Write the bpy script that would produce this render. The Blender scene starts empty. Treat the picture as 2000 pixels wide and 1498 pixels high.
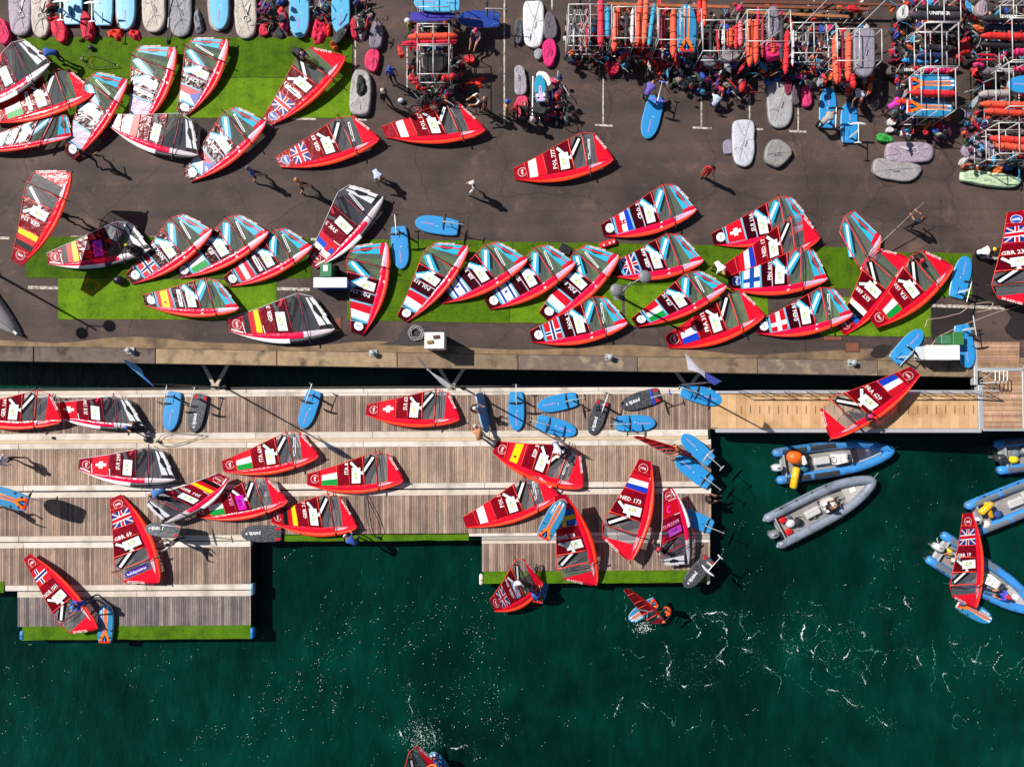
import bpy, math, random
from mathutils import Vector, Matrix, noise
random.seed(7)
R = math.radians
scene = bpy.context.scene
col = scene.collection
# ------------------------------------------------------------------ camera, sky, sun, exposure
FPX, CAMH, TILT = 1333.0, 34.6, math.atan(34 / 1333.0)
cam = bpy.data.cameras.new('camera'); cam.sensor_width = 36; cam.lens = 36 * FPX / 2000
cam.clip_start = 0.5; cam.clip_end = 2000
camo = bpy.data.objects.new('camera', cam); col.objects.link(camo)
camo.location = (0, 0, CAMH); camo.rotation_euler = (TILT, 0, 0)
scene.camera = camo
SUN_EL = R(43)
SD = Vector((.875, -.485, 0)).normalized() * math.cos(SUN_EL) + Vector((0, 0, -math.sin(SUN_EL)))
w = bpy.data.worlds.new('World'); scene.world = w; w.use_nodes = True
nt = w.node_tree; bg = nt.nodes['Background']; sky = nt.nodes.new('ShaderNodeTexSky')
sky.sky_type = 'NISHITA'; sky.sun_disc = False; sky.sun_elevation = SUN_EL; sky.sun_rotation = R(-61)
nt.links.new(sky.outputs[0], bg.inputs[0]); bg.inputs[1].default_value = 0.05
sl = bpy.data.lights.new('sun', 'SUN'); sl.energy = 5.0; sl.angle = R(0.5); sl.color = (1, .955, .88)
so = bpy.data.objects.new('sun', sl); col.objects.link(so); so.rotation_euler = SD.to_track_quat('-Z', 'Y').to_euler()
scene.view_settings.view_transform = 'Standard'; scene.view_settings.look = 'None'
scene.view_settings.exposure = 0.2; scene.view_settings.gamma = 1
scene.cycles.max_bounces = 6; scene.cycles.transparent_max_bounces = 12
scene.cycles.use_denoising = True

# ------------------------------------------------------------------ helpers
CT, ST = math.cos(TILT), math.sin(TILT)
def P(px, py, z=0.0):
    """world point at height z that the photograph shows at pixel (px, py)"""
    dx, dy, dz = (px - 1000) / FPX, -(py - 749) / FPX, -1.0
    d = Vector((dx, dy * CT - dz * ST, dy * ST + dz * CT))
    t = (z - CAMH) / d.z
    return Vector((d.x * t, d.y * t, z))
def lerp(a, b, t): return a + (b - a) * t
def srgb(h):
    if isinstance(h, str):
        h = tuple(int(h[i:i + 2], 16) for i in (0, 2, 4))
    return tuple(((c / 255) / 12.92 if c / 255 <= .04045 else ((c / 255 + .055) / 1.055) ** 2.4) for c in h)

_M = {}
def mat(color, rough=.6, var=.0, scale=6., bump=0., bscale=40., metal=0., spec=.5, thin=0., coat=0., key='', dirt=None, dscale=1.5):
    """procedural principled material; var = colour variation by noise, bump = relief, thin = share of light let through"""
    k = (color, rough, var, scale, bump, bscale, metal, spec, thin, coat, key, dirt, dscale)
    if k in _M: return _M[k]
    m = bpy.data.materials.new('mat_' + (key or str(color))); m.use_nodes = True
    n = m.node_tree.nodes; l = m.node_tree.links; b = n['Principled BSDF']
    c = srgb(color) if isinstance(color, str) else color
    b.inputs['Base Color'].default_value = (*c, 1); b.inputs['Roughness'].default_value = rough
    b.inputs['Metallic'].default_value = metal; b.inputs['Specular IOR Level'].default_value = spec
    if coat: b.inputs['Coat Weight'].default_value = coat; b.inputs['Coat Roughness'].default_value = .1
    if var or bump or dirt:
        tc = n.new('ShaderNodeTexCoord'); geo = n.new('ShaderNodeNewGeometry')
    if var:
        nz = n.new('ShaderNodeTexNoise'); nz.inputs['Scale'].default_value = scale; nz.inputs['Detail'].default_value = 6
        nz.inputs['Roughness'].default_value = .65
        l.new(geo.outputs['Position'], nz.inputs['Vector'])
        mr = n.new('ShaderNodeMapRange'); mr.inputs[1].default_value = .25; mr.inputs[2].default_value = .75
        mr.inputs[3].default_value = 1 - var; mr.inputs[4].default_value = 1 + var
        l.new(nz.outputs['Fac'], mr.inputs[0])
        mx = n.new('ShaderNodeMix'); mx.data_type = 'RGBA'; mx.blend_type = 'MULTIPLY'; mx.inputs[0].default_value = 1
        mx.inputs[6].default_value = (*c, 1); l.new(mr.outputs[0], mx.inputs[7])
        l.new(mx.outputs[2], b.inputs['Base Color'])
        last = mx.outputs[2]
        if dirt:
            n2 = n.new('ShaderNodeTexNoise'); n2.inputs['Scale'].default_value = dscale; n2.inputs['Detail'].default_value = 8
            l.new(geo.outputs['Position'], n2.inputs['Vector'])
            m2 = n.new('ShaderNodeMapRange'); m2.inputs[1].default_value = .52; m2.inputs[2].default_value = .72
            l.new(n2.outputs['Fac'], m2.inputs[0])
            mm = n.new('ShaderNodeMix'); mm.data_type = 'RGBA'; l.new(m2.outputs[0], mm.inputs[0])
            l.new(last, mm.inputs[6]); mm.inputs[7].default_value = (*srgb(dirt), 1)
            l.new(mm.outputs[2], b.inputs['Base Color'])
    if bump:
        nb = n.new('ShaderNodeTexNoise'); nb.inputs['Scale'].default_value = bscale; nb.inputs['Detail'].default_value = 5
        l.new(geo.outputs['Position'], nb.inputs['Vector'])
        bp = n.new('ShaderNodeBump'); bp.inputs['Strength'].default_value = 1; bp.inputs['Distance'].default_value = bump
        l.new(nb.outputs['Fac'], bp.inputs['Height']); l.new(bp.outputs[0], b.inputs['Normal'])
    if thin:
        tr = n.new('ShaderNodeBsdfTransparent'); mxc = max(c) or 1
        tr.inputs[0].default_value = (*[min(1, x / mxc) for x in c], 1)
        ms = n.new('ShaderNodeMixShader'); ms.inputs[0].default_value = thin
        l.new(b.outputs[0], ms.inputs[1]); l.new(tr.outputs[0], ms.inputs[2])
        l.new(ms.outputs[0], n['Material Output'].inputs[0])
    _M[k] = m
    return m
def film(color, thin, rough=.12):      # sail film and window
    return mat(color, rough=rough, var=.12, scale=3., bump=.008, bscale=5., spec=.22, thin=thin, key='film')
def cloth(color, rough=.75): return mat(color, rough=rough, var=.14, scale=9., bump=.012, bscale=14., key='cloth')
def paint(color, rough=.35): return mat(color, rough=rough, var=.06, scale=5., key='paint')

def mesh(name, V, F, mats, fm=None, smooth=False):
    me = bpy.data.meshes.new(name); me.from_pydata([tuple(v) for v in V], [], F)
    if not isinstance(mats, (list, tuple)): mats = [mats]
    for m in mats: me.materials.append(m)
    if fm: me.polygons.foreach_set('material_index', fm)
    if smooth: me.polygons.foreach_set('use_smooth', [True] * len(me.polygons))
    me.update()
    return me
def tagit(o, label=None, cat=None, group=None, kind=None):
    if label: o['label'] = label
    if cat: o['category'] = cat
    if group: o['group'] = group
    if kind: o['kind'] = kind
class Thing:
    def __init__(s, name, label, cat, loc, group=None, kind=None):
        s.o = bpy.data.objects.new(name, None); col.objects.link(s.o)
        s.o.empty_display_size = .1; s.L = Vector(loc); s.o.location = s.L
        tagit(s.o, label, cat, group, kind)
    def add(s, name, V, F, m, parent=None, fm=None, smooth=False, label=None, kind=None):
        me = mesh(name, [Vector(v) - s.L for v in V], F, m, fm, smooth)
        o = bpy.data.objects.new(name, me); col.objects.link(o); o.parent = parent or s.o
        if label: o['label'] = label
        if kind: o['kind'] = kind
        return o
def one(name, label, cat, V, F, m, group=None, kind=None, fm=None, smooth=False):
    L = sum((Vector(v) for v in V), Vector()) / len(V); L.z = min(v[2] for v in V)
    me = mesh(name, [Vector(v) - L for v in V], F, m, fm, smooth)
    o = bpy.data.objects.new(name, me); col.objects.link(o); o.location = L
    tagit(o, label, cat, group, kind)
    return o
# --- shapes: each returns (V, F)
def join(*parts):
    V, F = [], []
    for v, f in parts:
        k = len(V); V += v; F += [tuple(i + k for i in q) for q in f]
    return V, F
def loft(rings, cap=True, closed=True):
    n = len(rings[0]); V = [Vector(p) for r in rings for p in r]; F = []
    for i in range(len(rings) - 1):
        for j in range(n if closed else n - 1):
            a = i * n + j; b = i * n + (j + 1) % n
            F.append((a, b, b + n, a + n))
    if cap:
        F.append(tuple(range(n - 1, -1, -1))); F.append(tuple(range((len(rings) - 1) * n, len(rings) * n)))
    return V, F
def tube(pts, r, n=8, closed=False, cap=True):
    pts = [Vector(p) for p in pts]; m = len(pts)
    rs = r if isinstance(r, (list, tuple)) else [r] * m
    rings = []; prev = None
    for i, p in enumerate(pts):
        a = pts[(i - 1) % m] if (closed or i > 0) else p
        b = pts[(i + 1) % m] if (closed or i < m - 1) else p
        t = (b - a)
        t = t.normalized() if t.length > 1e-9 else Vector((0, 0, 1))
        if prev is None:
            u = t.orthogonal().normalized()
        else:
            u = prev - t * prev.dot(t); u = u.normalized() if u.length > 1e-6 else t.orthogonal().normalized()
        prev = u; v = t.cross(u)
        rings.append([p + (u * math.cos(2 * math.pi * k / n) + v * math.sin(2 * math.pi * k / n)) * rs[i] for k in range(n)])
    if closed: rings.append(rings[0])
    return loft(rings, cap and not closed)
def boxo(c, ux, uy, uz, bev=0.0):
    """box centred at c with half-axis vectors; optional bevel of the top and bottom edges"""
    c = Vector(c)
    if not bev:
        V = [c + ux * a + uy * b + uz * d for d in (-1, 1) for a, b in ((-1, -1), (1, -1), (1, 1), (-1, 1))]
        return V, [(3, 2, 1, 0), (4, 5, 6, 7), (0, 1, 5, 4), (1, 2, 6, 5), (2, 3, 7, 6), (3, 0, 4, 7)]
    lx, ly, lz = ux.length, uy.length, uz.length
    rings = []
    for d, ins in ((-1, bev), (-1 + bev / lz, 0), (1 - bev / lz, 0), (1, bev)):
        fx, fy = 1 - ins / lx, 1 - ins / ly; k = min(.5, bev / lx); k2 = min(.5, bev / ly)
        ring = []
        for a, b, s in ((-1, -1, 0), (1, -1, 1), (1, 1, 0), (-1, 1, 1)):
            p1 = (a * (fx - k), b * fy); p2 = (a * fx, b * (fy - k2))
            for q in ((p2, p1) if not s else (p1, p2)): ring.append(c + ux * q[0] + uy * q[1] + uz * d)
        rings.append(ring)
    return loft(rings)
def boxz(x0, y0, x1, y1, z0, z1, bev=0.0):
    return boxo(((x0 + x1) / 2, (y0 + y1) / 2, (z0 + z1) / 2), Vector((abs(x1 - x0) / 2, 0, 0)), Vector((0, abs(y1 - y0) / 2, 0)), Vector((0, 0, (z1 - z0) / 2)), bev)
def prism(poly, z0, z1):
    n = len(poly)
    V = [Vector((p[0], p[1], z0)) for p in poly] + [Vector((p[0], p[1], z1)) for p in poly]
    return V, [tuple(range(n - 1, -1, -1)), tuple(range(n, 2 * n))] + [(i, (i + 1) % n, n + (i + 1) % n, n + i) for i in range(n)]
def ball(c, rx, ry, rz, n=12, m=7, ax=None):
    c = Vector(c); ax = ax or (Vector((1, 0, 0)), Vector((0, 1, 0)), Vector((0, 0, 1)))
    rings = []
    for i in range(m + 1):
        a = -math.pi / 2 + math.pi * (i + .02) / (m + .04)
        rings.append([c + ax[0] * (rx * math.cos(a) * math.cos(2 * math.pi * k / n)) + ax[1] * (ry * math.cos(a) * math.sin(2 * math.pi * k / n)) + ax[2] * (rz * math.sin(a)) for k in range(n)])
    return loft(rings)
def quadpx(x0, y0, x1, y1, z): return [P(x0, y0, z), P(x1, y0, z), P(x1, y1, z), P(x0, y1, z)]
def interp(tab, x):
    if x <= tab[0][0]: return tab[0][1]
    for (a, p), (b, q) in zip(tab, tab[1:]):
        if x <= b: return p + (q - p) * (x - a) / (b - a)
    return tab[-1][1]
def smoothtab(tab):
    def f(x):
        xs = [t[0] for t in tab]; ys = [t[1] for t in tab]
        if x <= xs[0]: return ys[0]
        if x >= xs[-1]: return ys[-1]
        for i in range(len(xs) - 1):
            if x <= xs[i + 1]:
                t = (x - xs[i]) / (xs[i + 1] - xs[i])
                m0 = (ys[i + 1] - ys[i - 1]) / (xs[i + 1] - xs[i - 1]) if i > 0 else (ys[1] - ys[0]) / (xs[1] - xs[0])
                m1 = (ys[i + 2] - ys[i]) / (xs[i + 2] - xs[i]) if i + 2 < len(xs) else (ys[-1] - ys[-2]) / (xs[-1] - xs[-2])
                h = xs[i + 1] - xs[i]
                return (2 * t ** 3 - 3 * t * t + 1) * ys[i] + (t ** 3 - 2 * t * t + t) * h * m0 + (3 * t * t - 2 * t ** 3) * ys[i + 1] + (t ** 3 - t * t) * h * m1
    return f
_T = {}
def text2d(s, bold=.03):
    """glyph outlines of a string as flat triangles, cap height 1, starting at x = 0; returns V2, F, width"""
    k = (s, bold)
    if k in _T: return _T[k]
    cu = bpy.data.curves.new('t', 'FONT'); cu.body = s; cu.size = 1.0; cu.offset = bold; cu.resolution_u = 1
    o = bpy.data.objects.new('t', cu); me = bpy.data.meshes.new_from_object(o)
    V = [(v.co.x, v.co.y) for v in me.vertices]; F = [tuple(p.vertices) for p in me.polygons]
    x0 = min(v[0] for v in V); x1 = max(v[0] for v in V); y0 = 0; h = .73
    V = [((x - x0) / h, y / h) for x, y in V]
    bpy.data.objects.remove(o); bpy.data.curves.remove(cu); bpy.data.meshes.remove(me)
    _T[k] = (V, F, (x1 - x0) / h)
    return _T[k]
# ------------------------------------------------------------------ setting: water, quay, dock
ZW, ZD = -2.4, -1.5
def yq(x): return 705 + x * .0165
def struct(name, V, F, m, **k):
    o = one(name, None, None, V, F, m, kind='structure', **k); return o
def node_mat(name):
    m = bpy.data.materials.new(name); m.use_nodes = True
    return m, m.node_tree.nodes, m.node_tree.links, m.node_tree.nodes['Principled BSDF']
def ramp(n, stops):
    r = n.new('ShaderNodeValToRGB'); e = r.color_ramp.elements
    while len(e) < len(stops): e.new(.5)
    for q, (p, c) in zip(e, stops): q.position = p; q.color = (*c, 1)
    return r
def mix(n, l, fac, a, b, mode='MIX'):
    x = n.new('ShaderNodeMix'); x.data_type = 'RGBA'; x.blend_type = mode
    for s, v in ((0, fac), (6, a), (7, b)):
        if isinstance(v, (int, float)): x.inputs[s].default_value = v
        elif isinstance(v, tuple): x.inputs[s].default_value = (*v, 1)
        else: l.new(v, x.inputs[s])
    return x.outputs[2]
def nz(n, l, scale, detail=6, vec=None, rough=.6, dist=0.):
    t = n.new('ShaderNodeTexNoise'); t.inputs['Scale'].default_value = scale; t.inputs['Detail'].default_value = detail
    t.inputs['Roughness'].default_value = rough; t.inputs['Distortion'].default_value = dist
    if vec is not None: l.new(vec, t.inputs['Vector'])
    return t.outputs['Fac']
# water
mw, n, l, b = node_mat('mat_water')
g = n.new('ShaderNodeNewGeometry')
mp = n.new('ShaderNodeMapping'); mp.inputs['Rotation'].default_value = (0, 0, R(35)); mp.inputs['Scale'].default_value = (1, .45, 1)
l.new(g.outputs['Position'], mp.inputs[0])
r1 = ramp(n, [(.28, (.0004, .010, .0075)), (.5, (.0005, .027, .0185)), (.74, (.0010, .054, .037))]); l.new(nz(n, l, .09, 5, g.outputs['Position'], .55, .6), r1.inputs[0])
rr_ = ramp(n, [(.3, (.62, .66, .66)), (.55, (1, 1, 1)), (.75, (1.5, 1.42, 1.4))]); l.new(nz(n, l, 1.1, 6, mp.outputs[0], .62, .4), rr_.inputs[0])
l.new(mix(n, l, 1., r1.outputs[0], rr_.outputs[0], 'MULTIPLY'), b.inputs['Base Color']); b.inputs['Specular IOR Level'].default_value = .35; b.inputs['Roughness'].default_value = .09; b.inputs['IOR'].default_value = 1.33
h1 = nz(n, l, 1.3, 3, mp.outputs[0]); h2 = nz(n, l, 5.5, 5, mp.outputs[0], .7)
ad = n.new('ShaderNodeMath'); ad.operation = 'MULTIPLY_ADD'; l.new(h2, ad.inputs[0]); ad.inputs[1].default_value = .35; l.new(h1, ad.inputs[2])
bp = n.new('ShaderNodeBump'); bp.inputs['Strength'].default_value = 1; bp.inputs['Distance'].default_value = .11; l.new(ad.outputs[0], bp.inputs['Height'])
l.new(bp.outputs[0], b.inputs['Normal'])
struct('water', [(-300, -300, ZW), (300, -300, ZW), (300, 30, ZW), (-300, 30, ZW)], [(0, 1, 2, 3)], mw)
# asphalt
ma, n, l, b = node_mat('mat_asphalt')
g = n.new('ShaderNodeNewGeometry'); pos = g.outputs['Position']
big = ramp(n, [(.28, srgb('372c2a')), (.5, srgb('4a3c39')), (.74, srgb('5c4b45'))]); l.new(nz(n, l, .35, 6, pos, .6, .3), big.inputs[0])
fine = ramp(n, [(.34, (.62, .62, .62)), (.5, (1, 1, 1)), (.68, (1.5, 1.48, 1.42))]); l.new(nz(n, l, 14, 8, pos, .8), fine.inputs[0])
c1 = mix(n, l, 1., big.outputs[0], fine.outputs[0], 'MULTIPLY')
pat = ramp(n, [(.56, (0, 0, 0)), (.66, (1, 1, 1))]); l.new(nz(n, l, .8, 9, pos, .7, .5), pat.inputs[0])
f2 = n.new('ShaderNodeMath'); f2.operation = 'MULTIPLY'; f2.inputs[1].default_value = .45; l.new(pat.outputs[0], f2.inputs[0])
c2 = mix(n, l, f2.outputs[0], c1, srgb('745c50'))
# tyre tracks run along the quay
wv = n.new('ShaderNodeMapping'); wv.inputs['Scale'].default_value = (.04, .9, 1); wv.inputs['Rotation'].default_value = (0, 0, R(.6)); l.new(pos, wv.inputs[0])
tk = ramp(n, [(.4, (.86, .86, .86)), (.6, (1.1, 1.08, 1.05))]); l.new(nz(n, l, 1.2, 3, wv.outputs[0]), tk.inputs[0])
c3 = mix(n, l, 1., c2, tk.outputs[0], 'MULTIPLY')
vo = n.new('ShaderNodeTexVoronoi'); vo.feature = 'DISTANCE_TO_EDGE'; vo.inputs['Scale'].default_value = .16; dw = n.new('ShaderNodeVectorMath'); dw.operation = 'ADD'
nv = n.new('ShaderNodeTexNoise'); nv.inputs['Scale'].default_value = .7; nv.inputs['Detail'].default_value = 6; l.new(pos, nv.inputs['Vector']); l.new(pos, dw.inputs[0]); l.new(nv.outputs['Color'], dw.inputs[1]); l.new(dw.outputs[0], vo.inputs['Vector'])
cr = ramp(n, [(.0, (.55, .53, .52)), (.006, (1, 1, 1))]); l.new(vo.outputs['Distance'], cr.inputs[0])
sp = ramp(n, [(.66, (1, 1, 1)), (.74, (.55, .53, .52))]); l.new(nz(n, l, 1.9, 4, pos, .5), sp.inputs[0])
pr = n.new('ShaderNodeTexVoronoi'); pr.distance = 'CHEBYCHEV'; pr.inputs['Scale'].default_value = .11; l.new(pos, pr.inputs['Vector'])
pv = n.new('ShaderNodeSeparateColor'); l.new(pr.outputs['Color'], pv.inputs[0]); pq = ramp(n, [(.0, (.86, .86, .87)), (.4, (1, 1, 1)), (1., (1.1, 1.08, 1.06))]); l.new(pv.outputs[0], pq.inputs[0])
c3 = mix(n, l, 1., mix(n, l, 1., mix(n, l, 1., c3, cr.outputs[0], 'MULTIPLY'), sp.outputs[0], 'MULTIPLY'), pq.outputs[0], 'MULTIPLY')
l.new(c3, b.inputs['Base Color']); b.inputs['Roughness'].default_value = .85
bp = n.new('ShaderNodeBump'); bp.inputs['Distance'].default_value = .012; l.new(nz(n, l, 60, 4, pos), bp.inputs['Height']); l.new(bp.outputs[0], b.inputs['Normal'])
def qline(off, z): return [P(-600, yq(-600) + off, z), P(2700, yq(2700) + off, z)]
a, c = qline(-29, 0)
quay = struct('quay', [(a.x, a.y, 0), (c.x, c.y, 0), (c.x, 60, 0), (a.x, 60, 0)], [(0, 1, 2, 3)], ma)
# quay edge: concrete wall under a row of coping stones, sandy strip behind
a, c = qline(-1.5, 0); d, e = qline(-29, 0)
wallm = mat('6a5a4c', .9, .3, 2., .03, 8., dirt='2c2620', dscale=.9, key='quaywall')
qw = Thing('quay_edge', None, None, a, kind='structure')
V, F = prism([(a.x, a.y), (c.x, c.y), (e.x, e.y), (d.x, d.y)], -4, -.42); qw.add('wall', V, F, wallm)
copm = [mat(h, .9, .3, 2.2, .02, 18., dirt=dh, dscale=1.3, key='coping') for h, dh in (('6b5d54', '3a322d'), ('a28a6c', '5c4c3e'), ('86725c', '473b31'), ('74645a', 'a8977c'))]
cx = [-420, -180, -20, 66, 304, 541, 776, 1012, 1245, 1480, 1714, 1912, 2160, 2400]
kinds = [0, 2, 0, 0, 1, 1, 2, 3, 2, 3, 2, 2, 0]
for i in range(len(cx) - 1):
    x0, x1 = cx[i] + .7, cx[i + 1] - .7
    q = [P(x0, yq(x0), 0), P(x1, yq(x1), 0), P(x1, yq(x1) - 28.6, 0), P(x0, yq(x0) - 28.6, 0)]
    ct = sum(q, Vector()) / 4; zz = random.uniform(-.008, .012)
    rings = [[v + (ct - v) * k + Vector((0, 0, z)) for v in q] for k, z in ((0, -.42), (0, zz), (.004, zz + .018), (.012, zz + .024))]
    V, F = loft([[Vector(v) for v in r] for r in rings]); qw.add('coping_stone', V, F, copm[kinds[i]])
sandm = mat('8a7156', .95, .35, 1.6, .015, 25., dirt='4a3d35', dscale=.7, key='sand')
V, F = [], []
for i in range(61):
    x = -300 + 45 * i; top = -44 - 6 * math.sin(i * .6) - 5 * noise.noise((i * .37, 1, 2))
    V += [P(x, yq(x) - 29.5, .004), P(x, yq(x) + top, .004)]
F = [(2 * i, 2 * i + 2, 2 * i + 3, 2 * i + 1) for i in range(60)]
struct('kerb_strip', V, F, sandm)
# damp patches on the asphalt by the hose and the rinse area (dark wet stains)
wetm = mat('2b2321', .55, .2, 3., key='wet')
def patch(name, pts, m, z):
    out = []
    for i, p in enumerate(pts):
        q = pts[(i + 1) % len(pts)]
        for t in (0, .33, .66):
            x, y = lerp(p[0], q[0], t), lerp(p[1], q[1], t)
            out.append(P(x + 3 * noise.noise((x * .13, y * .13, 0)), y + 3 * noise.noise((x * .13, y * .13, 7)), z))
    return struct(name, out, [tuple(range(len(out)))], m)
patch('pavement_wet_patch', [(780, 655), (792, 636), (838, 636), (850, 646), (876, 650), (872, 672), (905, 688), (870, 672), (800, 676), (735, 674), (760, 668), (778, 664)], wetm, .009)
patch('pavement_wet_patch', [(1900, 500), (1912, 490), (2080, 470), (2080, 660), (1985, 664), (1965, 650), (1962, 640), (1975, 620), (1960, 600), (1905, 602), (1895, 660), (1822, 668), (1818, 600), (1890, 596)], wetm, .005)
patch('pavement_wet_patch', [(1700, 690), (1706, 678), (1728, 672), (1742, 674), (1738, 690), (1722, 700), (1704, 698)], wetm, .009)
# worn painted lines on the quay
mp_, n, l, b = node_mat('mat_roadpaint')
g = n.new('ShaderNodeNewGeometry'); fr = ramp(n, [(.42, (0, 0, 0)), (.55, (1, 1, 1))]); l.new(nz(n, l, 6, 8, g.outputs['Position'], .8), fr.inputs[0])
l.new(mix(n, l, fr.outputs[0], srgb('6c5e58'), srgb('cfc6bb')), b.inputs['Base Color']); b.inputs['Roughness'].default_value = .8
LN = [(985, 0, 985, 245, 3), (1178, 150, 1178, 244, 3), (1162, 244.5, 1197, 246.5, 4), (1370, 190, 1370, 249, 3), (1353, 249.5, 1390, 251.5, 4), (1464, 185, 1464, 250, 3),
      (1475, 252.5, 1490, 253.5, 4), (1559, 200, 1559, 256, 3), (1541, 256.5, 1575, 258, 4), (694, 75, 694, 140, 3), (570, 232.5, 617, 233, 4), (700, 234, 716, 234.5, 4), (0, 465, 18, 465.5, 5),
      (138, 463, 165, 463.5, 4), (294, 463, 325, 463.5, 4), (55, 561.5, 113, 562.5, 6), (607, 467.5, 640, 468, 5), (541, 564, 605, 565.5, 6), (1376, 484.5, 1402, 485, 4), (1606, 492, 1645, 493.5, 4), (1838, 500, 1872, 501, 4), (1914, 503, 1950, 505, 5), (1818, 597, 1962, 601.5, 6),
      (795, 90, 795, 180, 3), (1765, 0, 1765, 60, 3), (1590, 0, 1590, 40, 3), (1078, 0, 1078, 20, 3)]
for i, (x0, y0, x1, y1, wd) in enumerate(LN):
    A, B_ = P(x0, y0, .013), P(x1, y1, .013); t = (B_ - A).normalized(); s = Vector((-t.y, t.x, 0)) * (wd / 38.5 / 2)
    struct('road_marking', [A - s, B_ - s, B_ + s, A + s], [(0, 1, 2, 3)], mp_)
# rust-brown inspection covers
for k, (x0, y0, x1, y1) in enumerate([(642, 619, 668, 648), (1607, 656, 1645, 666), (1650, 668, 1679, 688)]):
    t = Thing('inspection_cover', ('rusty square inspection cover beside the GER 3 sail', 'rusty inspection cover half hidden below the DEN 81 sail', 'rusty square inspection cover by the quay edge under the EST 688 sail')[k], 'manhole cover', P(x0, y0), 'rusty covers in the quay')
    A, C = P(x0, y1, 0), P(x1, y0, 0)
    V, F = boxz(A.x, A.y, C.x, C.y, .004, .014); t.add('frame', V, F, mat('4a2f26', .8, .2, 9, key='rustd'))
    V, F = boxz(A.x + .05, A.y + .05, C.x - .05, C.y - .05, .0145, .024, .004); t.add('plate', V, F, mat('7d4a36', .8, .25, 5, .006, 30, key='rust'))

# artificial turf mats
_turf = {}
def turfm(c):
    if c in _turf: return _turf[c]
    m, n, l, b = node_mat('mat_turf')
    g = n.new('ShaderNodeNewGeometry'); a = srgb(c)
    rp = ramp(n, [(.3, tuple(x * .62 for x in a)), (.52, a), (.75, tuple(x * 1.35 for x in a))]); l.new(nz(n, l, 9, 10, g.outputs['Position'], .8), rp.inputs[0])
    r2 = ramp(n, [(.3, (1.25, 1.2, 1.1)), (.5, (1, 1, 1)), (.68, (.5, .55, .45))]); l.new(nz(n, l, 1.1, 7, g.outputs['Position'], .75), r2.inputs[0])
    st = n.new('ShaderNodeMapping'); st.inputs['Scale'].default_value = (2.2, .12, 1); l.new(g.outputs['Position'], st.inputs[0])
    r3 = ramp(n, [(.35, (.88, .9, .85)), (.65, (1.08, 1.06, 1))]); l.new(nz(n, l, 1.0, 2, st.outputs[0]), r3.inputs[0])
    l.new(mix(n, l, 1., mix(n, l, 1., rp.outputs[0], r2.outputs[0], 'MULTIPLY'), r3.outputs[0], 'MULTIPLY'), b.inputs['Base Color'])
    b.inputs['Roughness'].default_value = .9; b.inputs['Specular IOR Level'].default_value = .2
    bp = n.new('ShaderNodeBump'); bp.inputs['Distance'].default_value = .02; l.new(nz(n, l, 70, 3, g.outputs['Position']), bp.inputs['Height']); l.new(bp.outputs[0], b.inputs['Normal'])
    _turf[c] = m; return m
def turf(x0, y0, x1, y1, c, label, z=0., sk=0.):
    q = [P(x0, y1, z), P(x1, y1 + sk, z), P(x1, y0 + sk, z), P(x0, y0, z)]
    nx, ny = 18, 5; V = []
    for j in range(ny + 1):
        for i in range(nx + 1):
            a = lerp(q[0], q[1], i / nx); bb = lerp(q[3], q[2], i / nx); p = lerp(a, bb, j / ny)
            edge = i in (0, nx) or j in (0, ny)
            wob = Vector((noise.noise(p * 1.7), noise.noise(p * 1.3 + Vector((5, 5, 5))), 0)) * .035
            V.append(p + wob + Vector((0, 0, z * 0 + .02 + .012 * noise.noise(p * .8))))
    F = [(j * (nx + 1) + i, j * (nx + 1) + i + 1, (j + 1) * (nx + 1) + i + 1, (j + 1) * (nx + 1) + i) for j in range(ny) for i in range(nx)]
    per = list(range(nx + 1)) + [(j + 1) * (nx + 1) - 1 for j in range(1, ny + 1)] + [ny * (nx + 1) + i for i in range(nx - 1, -1, -1)] + [j * (nx + 1) for j in range(ny - 1, 0, -1)]
    k = len(V); V += [V[i] - Vector((0, 0, .035)) for i in per]
    F += [(per[i], k + i, k + (i + 1) % len(per), per[(i + 1) % len(per)]) for i in range(len(per))]
    return one('turf_mat', label, 'turf mat', V, F, turfm(c), 'green artificial turf mats', smooth=False)
G1, G2, G3 = '4f7006', '678c12', '486804'
turf(42, 74, 360, 152, G1, 'green turf mat on the upper left with a wing sailor crouching on it')
turf(361, 74, 688, 152, G1, 'dark green turf mat under the foot of the CZE 98 sail')
turf(20, 153, 370, 231, G2, 'lighter green turf mat mostly hidden under the glaring sails at upper left')
turf(371, 153, 686, 231, G2, 'lighter green turf mat between the CZE 98 sail and the grey gear bag')
turf(51, 463, 300, 543, G3, 'dark green turf mat under the GER 9 sail')
turf(114, 544, 430, 623, G2, 'bright green turf mat with a long lamp shadow across it', 0, 2)
turf(301, 464, 607, 542, G3, 'dark green turf mat under the row of NOR 38 and ITA 67 sails', 0, 2)
turf(431, 547, 541, 624, G2, 'short green turf mat above the GER 3 sail')
turf(678, 467, 1000, 546, G1, 'green turf mat under the POL 126 sail and upturned board', 0, 5)
turf(678, 547, 995, 626, G1, 'green turf mat below the POL 319 sail', 0, 5)
turf(1001, 472, 1205, 551, G1, 'green turf mat behind the ISR 2 sail', 0, 4)
turf(996, 552, 1215, 630, G2, 'green turf mat left of the white lamp post', 0, 4)
turf(1206, 476, 1660, 556, G1, 'long green turf mat under the GBR 468 and FIN 802 sails', 0, 8)
turf(1221, 557, 1500, 636, G2, 'green turf mat right of the white lamp post', 0, 4)
turf(1661, 492, 1898, 578, G1, 'green turf mat under the EST 688 and ITA 150 sails', 0, 3)
turf(1600, 580, 1817, 655, G2, 'green turf mat between the DEN 81 sail and the rinse tank', 0, 3)

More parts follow.
